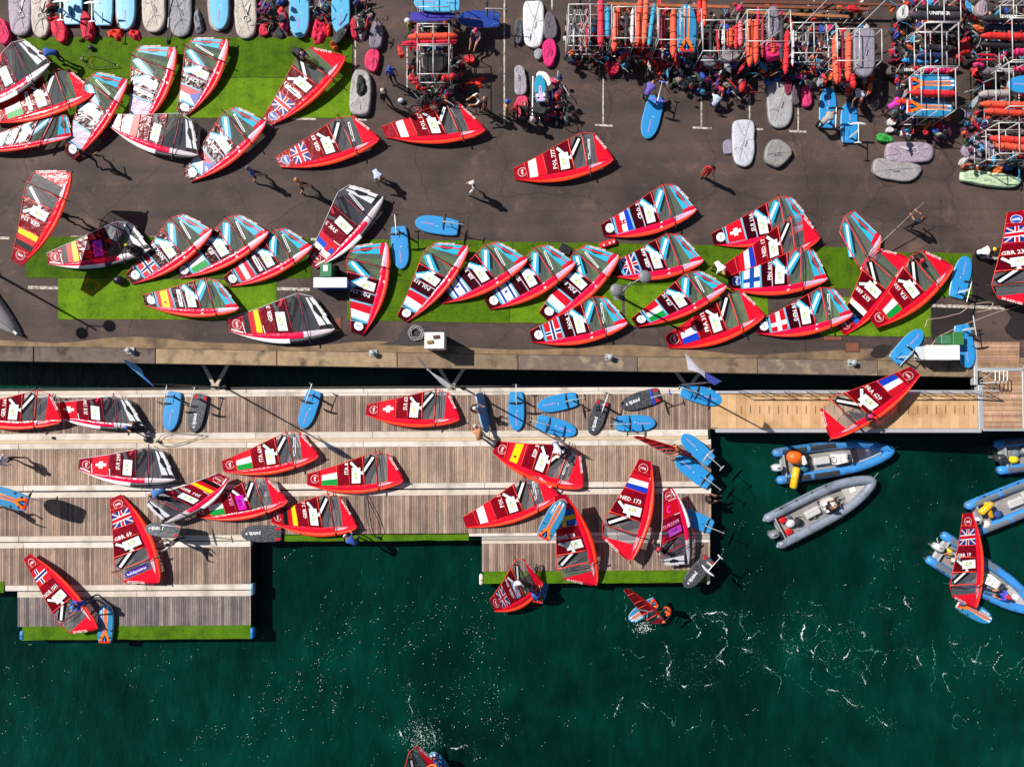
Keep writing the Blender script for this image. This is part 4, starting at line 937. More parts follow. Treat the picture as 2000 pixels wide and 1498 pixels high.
def capsule_px(x0, y0, x1, y1):
    """board-bag outline with a rounded end at (x1, y1) side"""
    return [(x0, y0), ((x0 + x1) / 2, y0 - 1), (x1, y0), (x1 + .5, lerp(y0, y1, .35)), (x1, lerp(y0, y1, .7)), (lerp(x0, x1, .88), lerp(y0, y1, .92)), ((x0 + x1) / 2, y1), (lerp(x0, x1, .12), lerp(y0, y1, .92)), (x0, lerp(y0, y1, .7)), (x0 - .5, lerp(y0, y1, .35))]
bagm = lambda c: mat(c, .62, .2, 4, .035, 9, key='bag', dirt=None)
LIL, BEI, GRY, SIL = 'a294a2', 'bdb2a8', '8b8b90', 'c3c5d0'
bags = [
 ((18, -30, 62, 73), LIL, 'lilac board bag with a round logo at the far top left', .2), ((62, -30, 98, 77), BEI, 'beige board bag next to the lilac one', .2), ((278, -25, 323, 66), BEI, 'beige board bag shaded by a foil', .2),
 ((331, -20, 374, 75), GRY, 'grey board bag half unzipped beside the paddle', .18), ((459, -20, 501, 79), BEI, 'beige board bag right of the light blue board', .2), ((226, -30, 266, 62), 'b9a8a0', 'pale bag under the board with the red cloth', .12), ((406, -30, 450, 64), 'a89c96', 'pale bag under the board between grey bags', .12), ((564, -30, 606, 77), 'b0a8a4', 'pale bag under the board beside the red vest', .12),
 ((1022, 4, 1062, 97), 'dcdde0', 'silver white board bag at the top centre', .22), ((1430, 235, 1473, 328), SIL, 'large silver board bag on the open asphalt', .22),
 ((1498, 160, 1547, 253), 'a4a4a6', 'grey board bag standing below the racks', .2), ((1666, 57, 1708, 153), '8e8896', 'grey board bag strapped upright in a rack', .25)]
for i, ((x0, y0, x1, y1), c, lb, h) in enumerate(bags):
    t = puffy('board_bag', lb, 'board bag', capsule_px(x0, y0, x1, y1), h, bagm(c), 'grey and beige board bags', i * 3, z=1.5 if '57' in str(y0) else 0, piping='6a6468' if c != 'dcdde0' else 'a0a0a4', crease=.035, logo=(None, 'd4ccd4', 'dcdad2')[1 if c == LIL else 2 if i in (1, 4) else 0])
def outl(*p): return list(p)
puffy('board_bag', 'lilac board bag with a pale diagonal stripe', 'board bag', [(1729, 290), (1733, 278), (1800, 278), (1815, 281), (1823, 290), (1822, 308), (1810, 318), (1760, 319), (1732, 316), (1727, 305)], .22, bagm('a394a4'), 'grey and beige board bags', 40, piping='6a6070', logo='d8d0d8')
puffy('board_bag', 'grey board bag with black piping below the lilac one', 'board bag', [(1703, 318), (1712, 308), (1745, 312), (1798, 322), (1800, 333), (1790, 350), (1768, 357), (1722, 350), (1702, 340)], .2, bagm('9c9698'), 'grey and beige board bags', 44, piping='2c2a2e')
puffy('board_bag', 'lilac crumpled bag under the far right rack', 'board bag', [(1878, 285), (1890, 273), (1912, 272), (1945, 280), (1946, 310), (1930, 318), (1900, 315), (1880, 308)], .25, bagm('8d8090'), 'grey and beige board bags', 48, crease=.06)
puffy('gear_bag', 'round grey bag lying alone below the racks', 'bag', [(1492, 300), (1500, 277), (1518, 271), (1535, 280), (1550, 297), (1540, 312), (1522, 330), (1500, 322), (1492, 314)], .28, bagm('8c8a88'), 'bags on the asphalt', 50, piping='5a585a')
puffy('board_bag', 'long pale green bag roll at the right edge', 'bag', [(1873, 345), (1876, 334), (1900, 333), (1945, 338), (1995, 346), (1994, 360), (1975, 368), (1930, 364), (1890, 356), (1875, 354)], .3, bagm('b8d0aa'), 'bags on the asphalt', 52, crease=.07)
puffy('gear_bag', 'small lilac folded pad beside the silver bag', 'bag', [(1412, 276), (1430, 272), (1433, 300), (1414, 303), (1412, 290)], .12, bagm('90879c'), 'bags on the asphalt', 54, extra=False)
puffy('board_bag', 'long dark grey bag with a pink end right of the silver one', 'bag', [(1066, 25), (1078, 24), (1088, 45), (1088, 80), (1062, 78), (1062, 50)], .25, bagm('5e5660'), 'bags on the asphalt', 56)
puffy('gear_bag', 'bright pink bag end below the dark grey bag', 'bag', [(1061, 78), (1084, 77), (1087, 100), (1082, 128), (1070, 132), (1061, 120), (1059, 98)], .26, cloth('d81c70'), 'pink and red bags', 57, crease=.05)
puffy('gear_bag', 'small dark grey bag left of the silver one', 'bag', [(1006, 40), (1017, 39), (1021, 60), (1019, 86), (1008, 88), (1005, 62)], .22, bagm('4c4c52'), 'bags on the asphalt', 58)
puffy('gear_bag', 'grey white pouch below the silver board bag', 'bag', [(1043, 98), (1058, 95), (1061, 108), (1052, 120), (1044, 114)], .2, bagm('9aa0aa'), 'bags on the asphalt', 59)
puffy('board_bag', 'slim grey bag with a pink opening beside the trolley', 'bag', [(1005, 130), (1016, 128), (1025, 133), (1029, 160), (1030, 185), (1006, 190), (1004, 160)], .24, bagm('a097a2'), 'bags on the asphalt', 60, crease=.05)
puffy('gear_bag', 'open pink bag mouth beside the trolley', 'bag', [(1008, 190), (1029, 186), (1032, 210), (1030, 232), (1016, 236), (1007, 215)], .2, cloth('d84468'), 'pink and red bags', 61, crease=.05)
puffy('board_bag', 'lilac grey bag leaning on the gear row beside the upper turf', 'bag', [(722, 70), (727, 45), (738, 41), (748, 52), (748, 80), (744, 97), (720, 98)], .3, bagm('736a78'), 'bags on the asphalt', 62, crease=.05)
puffy('gear_bag', 'pink bag end beside the upper turf', 'bag', [(716, 98), (742, 97), (741, 120), (735, 145), (724, 140), (711, 132)], .28, cloth('dc2c62'), 'pink and red bags', 63, crease=.06)
puffy('board_bag', 'grey gear bag loaded with harness at the turf corner', 'bag', [(690, 142), (700, 134), (722, 142), (727, 170), (724, 215), (715, 228), (690, 226), (681, 215), (684, 175)], .3, bagm('a49e9c'), 'bags on the asphalt', 64, crease=.04)
crumple('gear_bag', 'dark harness heap on the grey gear bag', 'harness', [(697, 152), (712, 148), (716, 170), (712, 190), (700, 192), (696, 172)], .18, cloth('222226'), None, 65, z=.3)
for i, (pts, c, lb, h) in enumerate([
 ([(-6, 38), (12, 38), (18, 60), (23, 78), (8, 92), (-6, 80)], 'd81458', 'pink bag at the very left edge', .3), ([(99, 32), (110, 29), (126, 44), (133, 62), (128, 82), (115, 86), (103, 70), (99, 50)], 'd4143c', 'red bag with a white logo below the first white foil', .3),
 ([(158, 25), (172, 23), (182, 45), (184, 70), (178, 81), (166, 80), (158, 64)], 'c81038', 'dark red bag below the second white foil', .3), ([(208, 64), (222, 58), (244, 58), (240, 78), (232, 85), (222, 72), (212, 75)], 'e8341c', 'orange red cloth at the board nose, left half', .12), ([(252, 60), (268, 56), (277, 70), (276, 82), (262, 80), (252, 70)], 'd41c2c', 'red crumpled cloth at the board nose, right half', .14),
 ([(610, 52), (620, 40), (634, 42), (640, 60), (634, 80), (626, 90), (610, 88), (608, 70)], 'dc1444', 'red buoyancy vest above the bent sailor', .16), ([(638, 50), (646, 48), (648, 70), (640, 74), (638, 62)], 'e83420', 'orange strap bag beside the red vest', .12), ([(543, 18), (552, 16), (563, 40), (563, 62), (552, 60), (543, 45)], 'd82c60', 'pink bag in the gear row above the turf', .2),
 ([(505, 54), (520, 36), (522, 60), (526, 68), (508, 72)], 'd41440', 'small red bag at the end of the gear row', .2), ([(684, 40), (694, 32), (696, 60), (700, 76), (688, 77), (684, 60)], 'c81438', 'red bag propped in the gear row beside the turf', .3), ([(1183, 118), (1196, 122), (1212, 124), (1206, 145), (1192, 150), (1184, 142)], 'c01438', 'red bag in the shade under the racks', .3),
 ([(1222, 66 + 50), (1236, 112), (1246, 108), (1282, 116), (1284, 130), (1262, 128)], 'd83a30', 'red orange heap under the orange tubes', .25), ([(1286, 96), (1306, 94), (1310, 130), (1302, 152), (1292, 150), (1287, 130)], '8c0c2c', 'deep red bag with pink letters under the rack', .4), ([(1562, 172), (1582, 168), (1588, 190), (1586, 208), (1570, 212), (1563, 195)], 'd83c74', 'pink bag bottom left of the blue board pair', .3), ([(1547, 165), (1562, 162), (1563, 200), (1556, 208), (1548, 200)], '5a4c52', 'dark grey bag with a red edge left of the pink one', .3),
 ([(1532, 148), (1545, 145), (1546, 180), (1538, 188), (1532, 180)], '8a1c44', 'maroon bag under the rack corner', .3), ([(1492, 92), (1500, 82), (1522, 86), (1528, 105), (1516, 118), (1496, 116)], 'd01c68', 'pink round bag hung in a rack', .5), ([(798, 145), (827, 145), (828, 157), (798, 158)], 'd83848', 'short red roll at the foot of the gear rack', .3),
 ([(777, 92), (784, 90), (790, 106), (786, 112), (778, 110)], 'e03a34', 'orange red pouch hung left of the gear rack', .4), ([(906, 110), (924, 106), (930, 112), (929, 122), (915, 124), (906, 118)], 'd82a34', 'red float bag lying right of the gear rack', .25), ([(893, 120), (904, 118), (905, 128), (895, 129)], 'c8202c', 'small red float right of the gear rack', .2),
 ([(908, 164), (920, 155), (944, 150), (946, 158), (938, 163), (944, 172), (938, 174), (926, 164), (912, 168)], 'ee2c14', 'bright orange rash vest spread on the shaded asphalt', .06)]):
    (crumple('gear_cloth', lb, 'cloth', pts, h * 1.6, cloth(c), 'pink and red bags', 70 + i) if h < .2 else puffy('gear_bag', lb, 'bag', pts, h, cloth(c), 'pink and red bags', 70 + i, crease=.07, z=1.2 if 'hung' in lb else 0))
puffy('gear_bag', 'black and white harness bag lying over the board nose', 'bag', [(646, 75), (680, 45), (684, 50), (680, 62), (660, 90), (650, 85)], .25, mat('26262a', .6, .2, 9, .02, 12, key='blackbag'), None, 99, z=.15)
crumple('gear_bag', 'dark jacket with white letters at the turf edge', 'jacket', [(538, 56), (548, 54), (556, 66), (560, 74), (550, 79), (540, 74)], .15, cloth('1c1e2c'), None, 101)
crumple('gear_bag', 'grey sail bag heap beside the half unzipped bag', 'bag', [(380, 20), (390, 14), (396, 45), (400, 65), (390, 71), (380, 62)], .25, bagm('77757e'), None, 102)
crumple('gear_bag', 'grey and white spray gear heap at the gear row end', 'bag', [(694, 24), (712, 20), (720, 45), (716, 70), (706, 88), (698, 70)], .3, mat('a8a4a4', .7, .5, 14, .03, 14, key='mixgrey'), None, 103)
# ------------------------------------------------------------------ racks of galvanised tube
galv = mat('d3d2d0', .4, .1, 8, metal=.2, key='galv')
def rack(x0, y0, x1, y1, label, h=2.1, nx=2, levels=(.35, 1.2), base=0.):
    """top rectangle in pixels"""
    q = [P(x0, y1, h), P(x1, y1, h), P(x1, y0, h), P(x0, y0, h)]
    t = Thing('storage_rack', label, 'rack', Vector((q[0].x, q[0].y, 0)), 'tube racks for masts and boards')
    X0, Y0, X1, Y1 = q[0].x, q[0].y, q[2].x, q[2].y
    r = .024
    for i in range(nx + 1):
        x = lerp(X0, X1, i / nx)
        for y in (Y0, Y1):
            V, F = tube([(x, y, 0), (x, y, h)], r, 6); t.add('post', V, F, galv, smooth=True)
        for z in levels + (h,):
            V, F = tube([(x, Y0, z), (x, Y1, z)], r * .95, 6); t.add('cross_rail', V, F, galv, smooth=True)
    for y in (Y0, Y1):
        for z in levels + (h,):
            V, F = tube([(X0, y, z), (X1, y, z)], r * .95, 6); t.add('long_rail', V, F, galv, smooth=True)
    return t
RK = [(1111, 9, 1195, 71, 'leftmost rack of the top row with tangled ropes'), (1199, 14, 1284, 75, 'second rack of the top row with orange tubes'), (1287, 18, 1370, 78, 'third rack of the top row with the orange tailed board'),
      (1373, 40, 1457, 100, 'rack jutting forward with a grey folded bag'), (1460, 20, 1544, 81, 'rack with two orange tubes side by side'), (1547, 45, 1633, 104, 'rack of narrow dark masts'), (1636, 57, 1722, 119, 'last rack of the top row with the upright grey bag'),
      (1812, -8, 1876, 43, 'rack at the top right holding dark sail bags'), (1808, 45, 1872, 130, 'long rack with dark blue and pink bags'), (1800, 133, 1866, 215, 'rack with two orange tailed boards'), (1980, -10, 2045, 32, 'far right rack at the top edge'), (1978, 36, 2045, 118, 'far right rack with pink and black bags'), (1972, 122, 2042, 208, 'far right rack with the blue board nose'), (1952, 240, 2030, 300, 'lowest rack at the right edge with two orange tubes'),
      (815, -28, 878, 14, 'gear rack with a bright blue board at the top edge'), (815, 47, 877, 87, 'gear rack with orange and red tubes across it'), (815, 90, 877, 145, 'gear rack with a black tray beside the bicycles')]
for k in RK: rack(*k)
def roll(x0, y0, x1, y1, r, c, label, z=1.7, z1=None, cap='c8102c', name='mast_bag', group='tube bags in the racks', txt=None, seed=0):
    A, B_ = P(x0, y0, z), P(x1, y1, z if z1 is None else z1); d = (B_ - A); L = d.length; d.normalize()
    t = Thing(name, label, 'tube bag', (A + B_) / 2 - Vector((0, 0, r)), group)
    n_ = 16; rings = []
    s = d.cross(Vector((0, 0, 1))).normalized(); u = s.cross(d)
    for i in range(n_ + 1):
        q = i / n_; k = min(1, .35 + 5 * min(q, 1 - q)); c_ = A + d * (L * q) - Vector((0, 0, .03 * math.sin(math.pi * q)))
        ring = []
        for j in range(10):
            a = 2 * math.pi * j / 10; rr = r * k * (1 + .13 * noise.noise((q * 14 + seed, math.cos(a) * 1.5, math.sin(a) * 1.5 + label.__len__())))
            ring.append(c_ + s * (rr * math.cos(a)) + u * (rr * math.sin(a)))
        rings.append(ring)
    V, F = loft(rings); b_ = t.add('shell', V, F, cloth(c), smooth=True)
    for q in (.18, .5, .8):
        c_ = A + d * (L * q) - Vector((0, 0, .03 * math.sin(math.pi * q))); ring = [c_ + s * (r * 1.09 * math.cos(a)) + u * (r * 1.09 * math.sin(a)) for a in [2 * math.pi * j / 12 for j in range(12)]]
        V, F = tube(ring, .011, 4, closed=True); t.add('strap', V, F, mat('26222a' if c != '26262c' else '58585c', .8, key='strapb'), smooth=True)
    V, F = tube([B_ - d * .05, B_ + d * .03], [r * .5, r * .3], 8); t.add('end_cap', V, F, cloth(cap))
    if txt:
        V2, F2, wd = text2d(txt, .02); sc = r * .9; dd = d if d.x > 0 else -d; ss = Vector((-dd.y, dd.x, 0))
        c0 = (A + B_) / 2 - dd * (wd * sc / 2)
        V = [c0 + dd * (x * sc) + ss * ((y - .5) * sc) + Vector((0, 0, r * 1.1)) for x, y in V2]
        t.add('lettering', V, F2, prt('f0f0f0'), parent=b_)
    return t
OR, RD, PK, DK_ = 'ee5a3c', 'e0202c', 'd8206a', '26262c'
TB = [(1173, -6, 1173, 92, .16, 'e8304a', 'pink red tube bag, leftmost upright in the racks'), (1208, 12, 1199, 101, .17, OR, 'slanting orange tube bag between the first racks'), (1251, -4, 1245, 92, .15, OR, 'orange tube bag, left of a touching pair'), (1263, -6, 1257, 88, .15, 'ea6a4c', 'orange tube bag, right of a touching pair'), (1278, 8, 1267, 92, .11, '38a0c8', 'slim light blue and red tube bag'), (1315, 18, 1315, 112, .16, OR, 'orange tube bag beside the orange tailed board'),
      (1187, 14, 1187, 74, .13, '3098c8', 'light blue tube bag beside the leftmost pink red one'), (1366, -6, 1366, 45, .12, RD, 'red tube bag right of the orange tailed board'), (1375, -6, 1377, 50, .13, 'e85030', 'orange red tube bag at the top edge'), (1426, 56, 1426, 92, .16, OR, 'short orange tube bag above the grey folded bag'), (1401, 55, 1403, 105, .05, RD, 'thin red tube right of the ropes'), (1446, 40, 1446, 90, .13, 'e0707c', 'pale pink tube bag in the middle rack'),
      (1466, 38, 1464, 130, .16, OR, 'orange tube bag, left of a close pair in the middle rack'), (1477, 38, 1476, 124, .15, 'ec5236', 'orange tube bag, right of a close pair in the middle rack'), (1481, 14, 1481, 48, .06, 'e0306a', 'thin pink tube above the close pair'), (1538, 60, 1534, 144, .14, RD, 'red tube bag left of the narrow masts'), (1508, 75, 1511, 105, .13, OR, 'short orange tube bag over the pink round bag'),
      (1630, 70, 1634, 164, .14, 'ec5c3e', 'orange tube bag, left in the last rack'), (1658, 66, 1656, 158, .15, OR, 'orange tube bag leaning on the upright grey bag'), (1664, 145, 1668, 172, .14, RD, 'short red tube bag below the upright grey bag'), (1641, 120, 1640, 160, .09, 'd81830', 'slim red tube bag in the last rack')]
TB += [(1122, 20, 1121, 90, .07, 'b8b4b8', 'slim grey tube in the rope rack'), (1147, 16, 1145, 92, .06, 'c01c34', 'slim red tube beside the ropes'), (1225, 20, 1222, 88, .1, '2c2c34', 'dark tube bag between the slanting and touching tubes'), (1236, 18, 1234, 86, .09, 'd8d4d4', 'white tube bag left of the touching pair'), (1296, 22, 1294, 96, .12, '8a1430', 'maroon tube bag left of the orange one'), (1388, 50, 1388, 112, .09, '2a2a30', 'black tube left of the thin red tube'), (1414, 52, 1412, 88, .08, 'c8c4c4', 'pale tube left of the short orange one'), (1438, 48, 1437, 96, .08, 'd02c34', 'slim red tube left of the pale pink one'), (1490, 30, 1489, 112, .07, 'b02038', 'slim crimson tube left of the lilac bundle'), (1527, 34, 1526, 120, .1, '3a3640', 'charcoal tube right of the lilac bundle'), (1550, 58, 1548, 130, .07, 'd8d0d0', 'slim white tube right of the red one'), (1645, 66, 1646, 130, .08, '7c1430', 'dark red tube between the two orange ones')]
for i, k in enumerate(TB): roll(*k, seed=i)
TH = [(1778, 181, 1870, 184, .16, RD, 'red tube bag lying between the two orange tailed boards', 1.75), (1748, 199, 1800, 200, .15, 'e8341c', 'red orange tube bag left of the lower striped board', 1.1), (1916, 70, 2010, 72, .16, 'e02a26', 'red tube bag across the far right rack', 1.8), (1914, 203, 2010, 206, .16, OR, 'orange tube bag, upper of a pair at the far right', 1.8), (1922, 217, 2010, 222, .16, 'ec4a34', 'orange red tube bag, lower of a pair at the far right', 1.8), (1934, 270, 2020, 276, .16, 'e83c30', 'red tube bag, upper of a pair in the lowest rack', 1.8), (1944, 284, 2020, 292, .17, OR, 'orange tube bag, lower of a pair in the lowest rack', 1.8),
      (1776, 30, 1884, 32, .2, '3a363e', 'dark grey sail bag with white lettering at the top right', 1.7), (1790, 15, 1884, 19, .13, '1e1e22', 'black sail bag above the lettered one', 1.8), (1800, 50, 1868, 52, .13, '20243c', 'navy sail bag in the right rack', 1.2), (1755, 140, 1800, 140, .17, '2c2c34', 'black sail bag with white lettering left of the pink one', .9), (1806, 137, 1868, 138, .14, PK, 'bright pink sail bag in the right rack', 1.5), (1848, 142, 1866, 136, .09, 'c81430', 'short crimson roll beside the pink sail bag', 1.7), (1800, 92, 1866, 96, .14, '26262c', 'black sail bag in the long rack', 1.2), (1790, 108, 1850, 110, .17, '1c2c5c', 'navy bag above the light blue stripe', 1.0), (1760, 118, 1815, 122, .12, '3494d4', 'light blue bag stripe in the long rack', .8),
      (1918, 36, 2010, 38, .17, '2a2a32', 'black sail bag with white lettering at the far right', 1.75), (1925, 52, 2010, 54, .15, '26305c', 'dark blue sail bag at the far right', 1.4), (1915, 86, 2010, 88, .16, '2e2c30', 'charcoal sail bag below the red one at the far right', 1.5), (1908, 107, 1946, 108, .06, 'c81434', 'thin crimson tube, upper of two at the far right', 1.2), (1905, 117, 1946, 117, .06, 'c01434', 'thin crimson tube, lower of two at the far right', 1.2), (1978, 102, 2020, 100, .18, PK, 'pink sail bag at the right edge', 1.4), (1915, 140, 1990, 142, .2, '6a646c', 'grey sail bag in the shade of the far right rack', .8), (1912, 185, 1985, 182, .2, 'a4a0a0', 'pale grey sail bag left of the blue board nose', 1.0), (1980, 135, 2020, 136, .14, 'e0306c', 'pink roll at the right edge', 1.4),
      (797, 73, 893, 71, .17, 'ea4c34', 'orange tube bag across the gear rack', 2.0), (785, 84, 892, 80, .09, 'd81840', 'slim crimson tube bag across the gear rack, upper', 1.95), (783, 88, 890, 85, .07, 'e03048', 'slim red tube bag across the gear rack, lower', 1.9), (862, 154, 890, 148, .15, RD, 'short red bag hung on the gear rack corner', 1.4), (815, 133, 796, 133, .07, 'c81830', 'thin crimson roll beside the gear rack', .5)]
for i, (x0, y0, x1, y1, r, c, lb, z) in enumerate(TH): roll(x0, y0, x1, y1, r, c, lb, z, seed=50 + i, txt='UNIFIBER' if 'with white lettering at the top right' in lb else 'SEVERNE' if 'lettering' in lb else None)
puffy('gear_bag', 'grey folded bag draped over the jutting rack', 'bag', [(1408, 92), (1420, 90), (1446, 86), (1448, 105), (1440, 118), (1412, 124), (1407, 108)], .3, bagm('8a8488'), 'bags in the racks', 120, z=1.2, crease=.06)
puffy('gear_bag', 'grey quilted cover hanging from the jutting rack', 'bag', [(1365, 110), (1400, 108), (1405, 122), (1390, 132), (1372, 126)], .25, bagm('6e6a74'), 'bags in the racks', 121, z=.9, crease=.08)
puffy('gear_bag', 'black plastic tray in the gear rack', 'tray', [(824, 104), (873, 104), (875, 126), (862, 144), (826, 140), (822, 120)], .12, mat('101014', .4, .1, 6, key='tray'), None, 122, z=1.5, crease=.01, extra=False)
puffy('gear_bag', 'pink opened bag high in the rack above the lilac cover', 'bag', [(1495, 85), (1505, 78), (1524, 84), (1529, 100), (1515, 92), (1500, 104)], .25, cloth('cc2a70'), 'bags in the racks', 123, z=1.5, crease=.05, extra=False)
puffy('gear_bag', 'lilac grey cover bundle at the top of the rack', 'bag', [(1500, 14), (1516, 10), (1522, 40), (1520, 75), (1504, 78), (1498, 45)], .3, bagm('7c7484'), 'bags in the racks', 124, z=1.5, crease=.1)
puffy('gear_bag', 'white rounded bag beside the top right rack', 'bag', [(1753, 20), (1762, 10), (1772, 14), (1774, 32), (1764, 42), (1754, 36)], .3, bagm('cfcfcf'), 'bags in the racks', 125, z=.9)
crumple('gear_bag', 'orange and grey clothing heap between the right hand racks', 'clothes', [(1888, 38), (1905, 25), (1920, 35), (1935, 45), (1928, 60), (1910, 76), (1890, 78), (1882, 60)], .8, mat('c8906c', .8, .5, 5, .05, 9, dirt='a4a4a8', dscale=4, key='heap'), None, 126)
puffy('gear_bag', 'lilac bag nose above the clothing heap', 'bag', [(1905, 12), (1915, 0), (1926, 4), (1927, 28), (1918, 36), (1906, 30)], .3, bagm('a08e98'), 'bags in the racks', 127, z=.9)
puffy('gear_bag', 'bright green dry bag on the asphalt', 'bag', [(1712, 266), (1722, 258), (1738, 266), (1748, 276), (1735, 280), (1716, 277)], .22, cloth('2c9c3c'), None, 128, crease=.08)
puffy('gear_bag', 'white cool box pad below the striped boards', 'bag', [(1757, 256), (1770, 254), (1780, 266), (1776, 269), (1758, 266)], .25, bagm('e6e6ea'), None, 129, crease=.01, extra=False)
puffy('gear_bag', 'white helmet shaped bag, upper of two near the green bag', 'helmet', [(1732, 236), (1742, 229), (1752, 238), (1748, 246), (1736, 246)], .25, mat('d0d0d2', .4, .3, 9, key='helm'), 'white helmets', 130, crease=.02, extra=False)
puffy('gear_bag', 'white helmet shaped bag, lower of two near the green bag', 'helmet', [(1730, 252), (1738, 247), (1746, 254), (1742, 260), (1732, 260)], .22, mat('c8c8cc', .4, .3, 9, key='helm2'), 'white helmets', 131, crease=.02, extra=False)
puffy('gear_bag', 'orange ribbed foam roller beside the pale green roll', 'roller', [(1880, 320), (1908, 320), (1910, 331), (1879, 331)], .22, mat('d86a3a', .6, .3, 12, key='roller'), None, 132, crease=.01, extra=False)
# cluttered gear in the shade under the racks: small separate pouches, vests and cases
rs = random.Random(11)
words_c = [('navy', '22305c'), ('black', '1a1a1e'), ('maroon', '6a1030'), ('grey', '6c6a70'), ('red', 'c41c28'), ('olive', '6a7a20'), ('blue', '2454b4'), ('white', 'c8c8c8'), ('purple', '50307c'), ('orange', 'd8642c')]
spots = [(1112, 110, 'left of the first rack foot'), (1135, 116, 'under the rope rack'), (1160, 112, 'under the first rack'), (1225, 125, 'in the deep shade of the racks'), (1250, 105, 'below the touching orange pair'), (1320, 130, 'below the third rack'), (1340, 125, 'under the orange tailed board'), (1345, 160, 'beside the camp chairs'), (1362, 178, 'near the kneeling helper'), (1375, 130, 'under the quilted cover'), (1385, 148, 'right of the olive pouch'), (1420, 140, 'below the folded bag'), (1432, 150, 'beside the maroon sack'), (1446, 138, 'near the rack post'), (1452, 175, 'beside the yellow case'), (1500, 140, 'under the pink round bag'), (1515, 158, 'left of the maroon bag'), (1590, 140, 'below the narrow masts'), (1600, 160, 'above the blue board pair'), (1690, 165, 'below the last rack'), (1745, 60, 'left of the top right rack'), (1748, 85, 'beside the long rack'), (1742, 120, 'near the reclining figure'), (1765, 235, 'under the striped boards'), (1790, 250, 'under the lowest striped board'), (1800, 240, 'beside the rack foot'), (1885, 225, 'beside the far right orange pair'), (1900, 240, 'below the far right orange pair'), (1915, 250, 'near the lowest rack'), (1945, 335, 'behind the pale green roll'), (1965, 325, 'at the right edge by the roll'), (1985, 335, 'at the right edge in shade'), (905, 175, 'on the shaded asphalt by the bicycles'), (890, 150, 'right of the gear rack'), (880, 110, 'on the gear rack side'), (800, 55, 'left of the gear rack'), (700, 10, 'at the top of the gear row'), (630, 15, 'between the two light blue boards'), (525, 20, 'in the grey gear row'), (655, 92, 'at the turf corner'), (1085, 180, 'behind the trolley'), (1092, 205, 'right of the trolley'), (1095, 225, 'at the trolley wheel')]
for i, (x, y, wh) in enumerate(spots):
    nm, c = words_c[i % len(words_c)]; w_, h_ = rs.uniform(5, 10), rs.uniform(5, 11)
    ang = [2 * math.pi * j / 6 + rs.uniform(-.3, .3) for j in range(6)]
    crumple('gear_pouch', nm + ' gear pouch ' + wh, 'pouch', [(x + w_ * 1.2 * math.cos(a), y - h_ * 1.2 * math.sin(a)) for a in ang], rs.uniform(.3, .5), cloth(c), 'small pouches among the racks', 200 + i)
# ropes tangled in the leftmost rack
rp = Thing('rope_bundle', 'tangled grey ropes and booms hung in the leftmost rack', 'ropes', P(1130, 50, 1.0))
for i in range(16):
    x = 1113 + rs.uniform(0, 32); pts = [P(x + rs.uniform(-5, 5) + 4 * math.sin(j), 18 + j * rs.uniform(9, 12), 1.9 - .05 * j) for j in range(8)]
    V, F = tube(pts, rs.choice([.012, .016, .02]), 5); rp.add('rope', V, F, mat(rs.choice(['8a8c90', 'b4b4b4', '3a3a3e', '6a6c70']), .7, key='rope'))
# bare masts and spars in the dark rack
for i in range(6):
    x = 1557 + i * 11; A, B_ = P(x, 52 + rs.uniform(-3, 3), 1.7), P(x + rs.uniform(-4, 4), 128 + rs.uniform(-6, 8), 1.2)
    t = Thing('mast_pole', ['first', 'second', 'third', 'fourth', 'fifth', 'sixth'][i] + ' dark mast pole from the left in the rack of narrow masts', 'mast', (A + B_) / 2, 'mast poles in the rack')
    V, F = tube([A, B_], [.026, .02], 8); t.add('tube', V, F, mat(['2a2a2e', '4a4a50', '8c8c90', '222226', '5c2430', '303036'][i], .45, .1, 6, key='mast'), smooth=True); V, F = tube([lerp(A, B_, .45), lerp(A, B_, .5)], .032, 8); t.add('joint', V, F, mat('c8c8ca', .4, key='joint'))
# rusty beams lying over the rack tops
for i, (x0, y0, x1, y1) in enumerate([(1185, 8, 1425, 14), (1440, 12, 1700, 18), (1450, 4, 1770, 10), (1446, 24, 1660, 33)]):
    A, B_ = P(x0, y0, .8), P(x1, y1, .8); d = B_ - A; s = Vector((-d.y, d.x, 0)).normalized()
    t = Thing('steel_beam', ['long rusty beam behind the first racks at the top', 'rusty beam behind the middle racks', 'brown beam along the very top edge', 'rusty orange beam crossing behind the last racks'][i], 'beam', (A + B_) / 2, 'rusty beams behind the racks')
    rm = mat(['a8603c', '7c4430', '6a3c2e', 'a46a44'][i], .85, .35, 3, .01, 12, key='rusty')
    V, F = boxo((A + B_) / 2, d / 2, s * .07, Vector((0, 0, .012)), .003); t.add('flange', V, F, rm); V, F = boxo((A + B_) / 2 - Vector((0, 0, .085)), d / 2, s * .01, Vector((0, 0, .07))); t.add('web', V, F, rm)
    for e in (A, B_):
        V, F = tube([e - Vector((0, 0, .1)), Vector((e.x, e.y, 0))], .04, 6); t.add('leg', V, F, galv)
for i, (x0, y0, x1, y1) in enumerate([(1525, 60, 1412, 142), (1620, -4, 1500, 118), (1735, -4, 1618, 110)]):
    A, B_ = P(x0, y0, 2.3), P(x1, y1, .5); V, F = tube([A, B_], .028, 6); t = Thing('scaffold_pole', ['left', 'middle', 'right'][i] + ' of three long grey poles leaning over the racks', 'pole', B_, 'long grey poles over the racks'); t.add('tube', V, F, mat('b8b8ba', .4, .1, 5, metal=.3, key='scaf'), smooth=True)
    V, F = tube([lerp(A, B_, .5), lerp(A, B_, .53)], .04, 8); t.add('clamp', V, F, mat('6a6a6e', .5, key='clamp'))
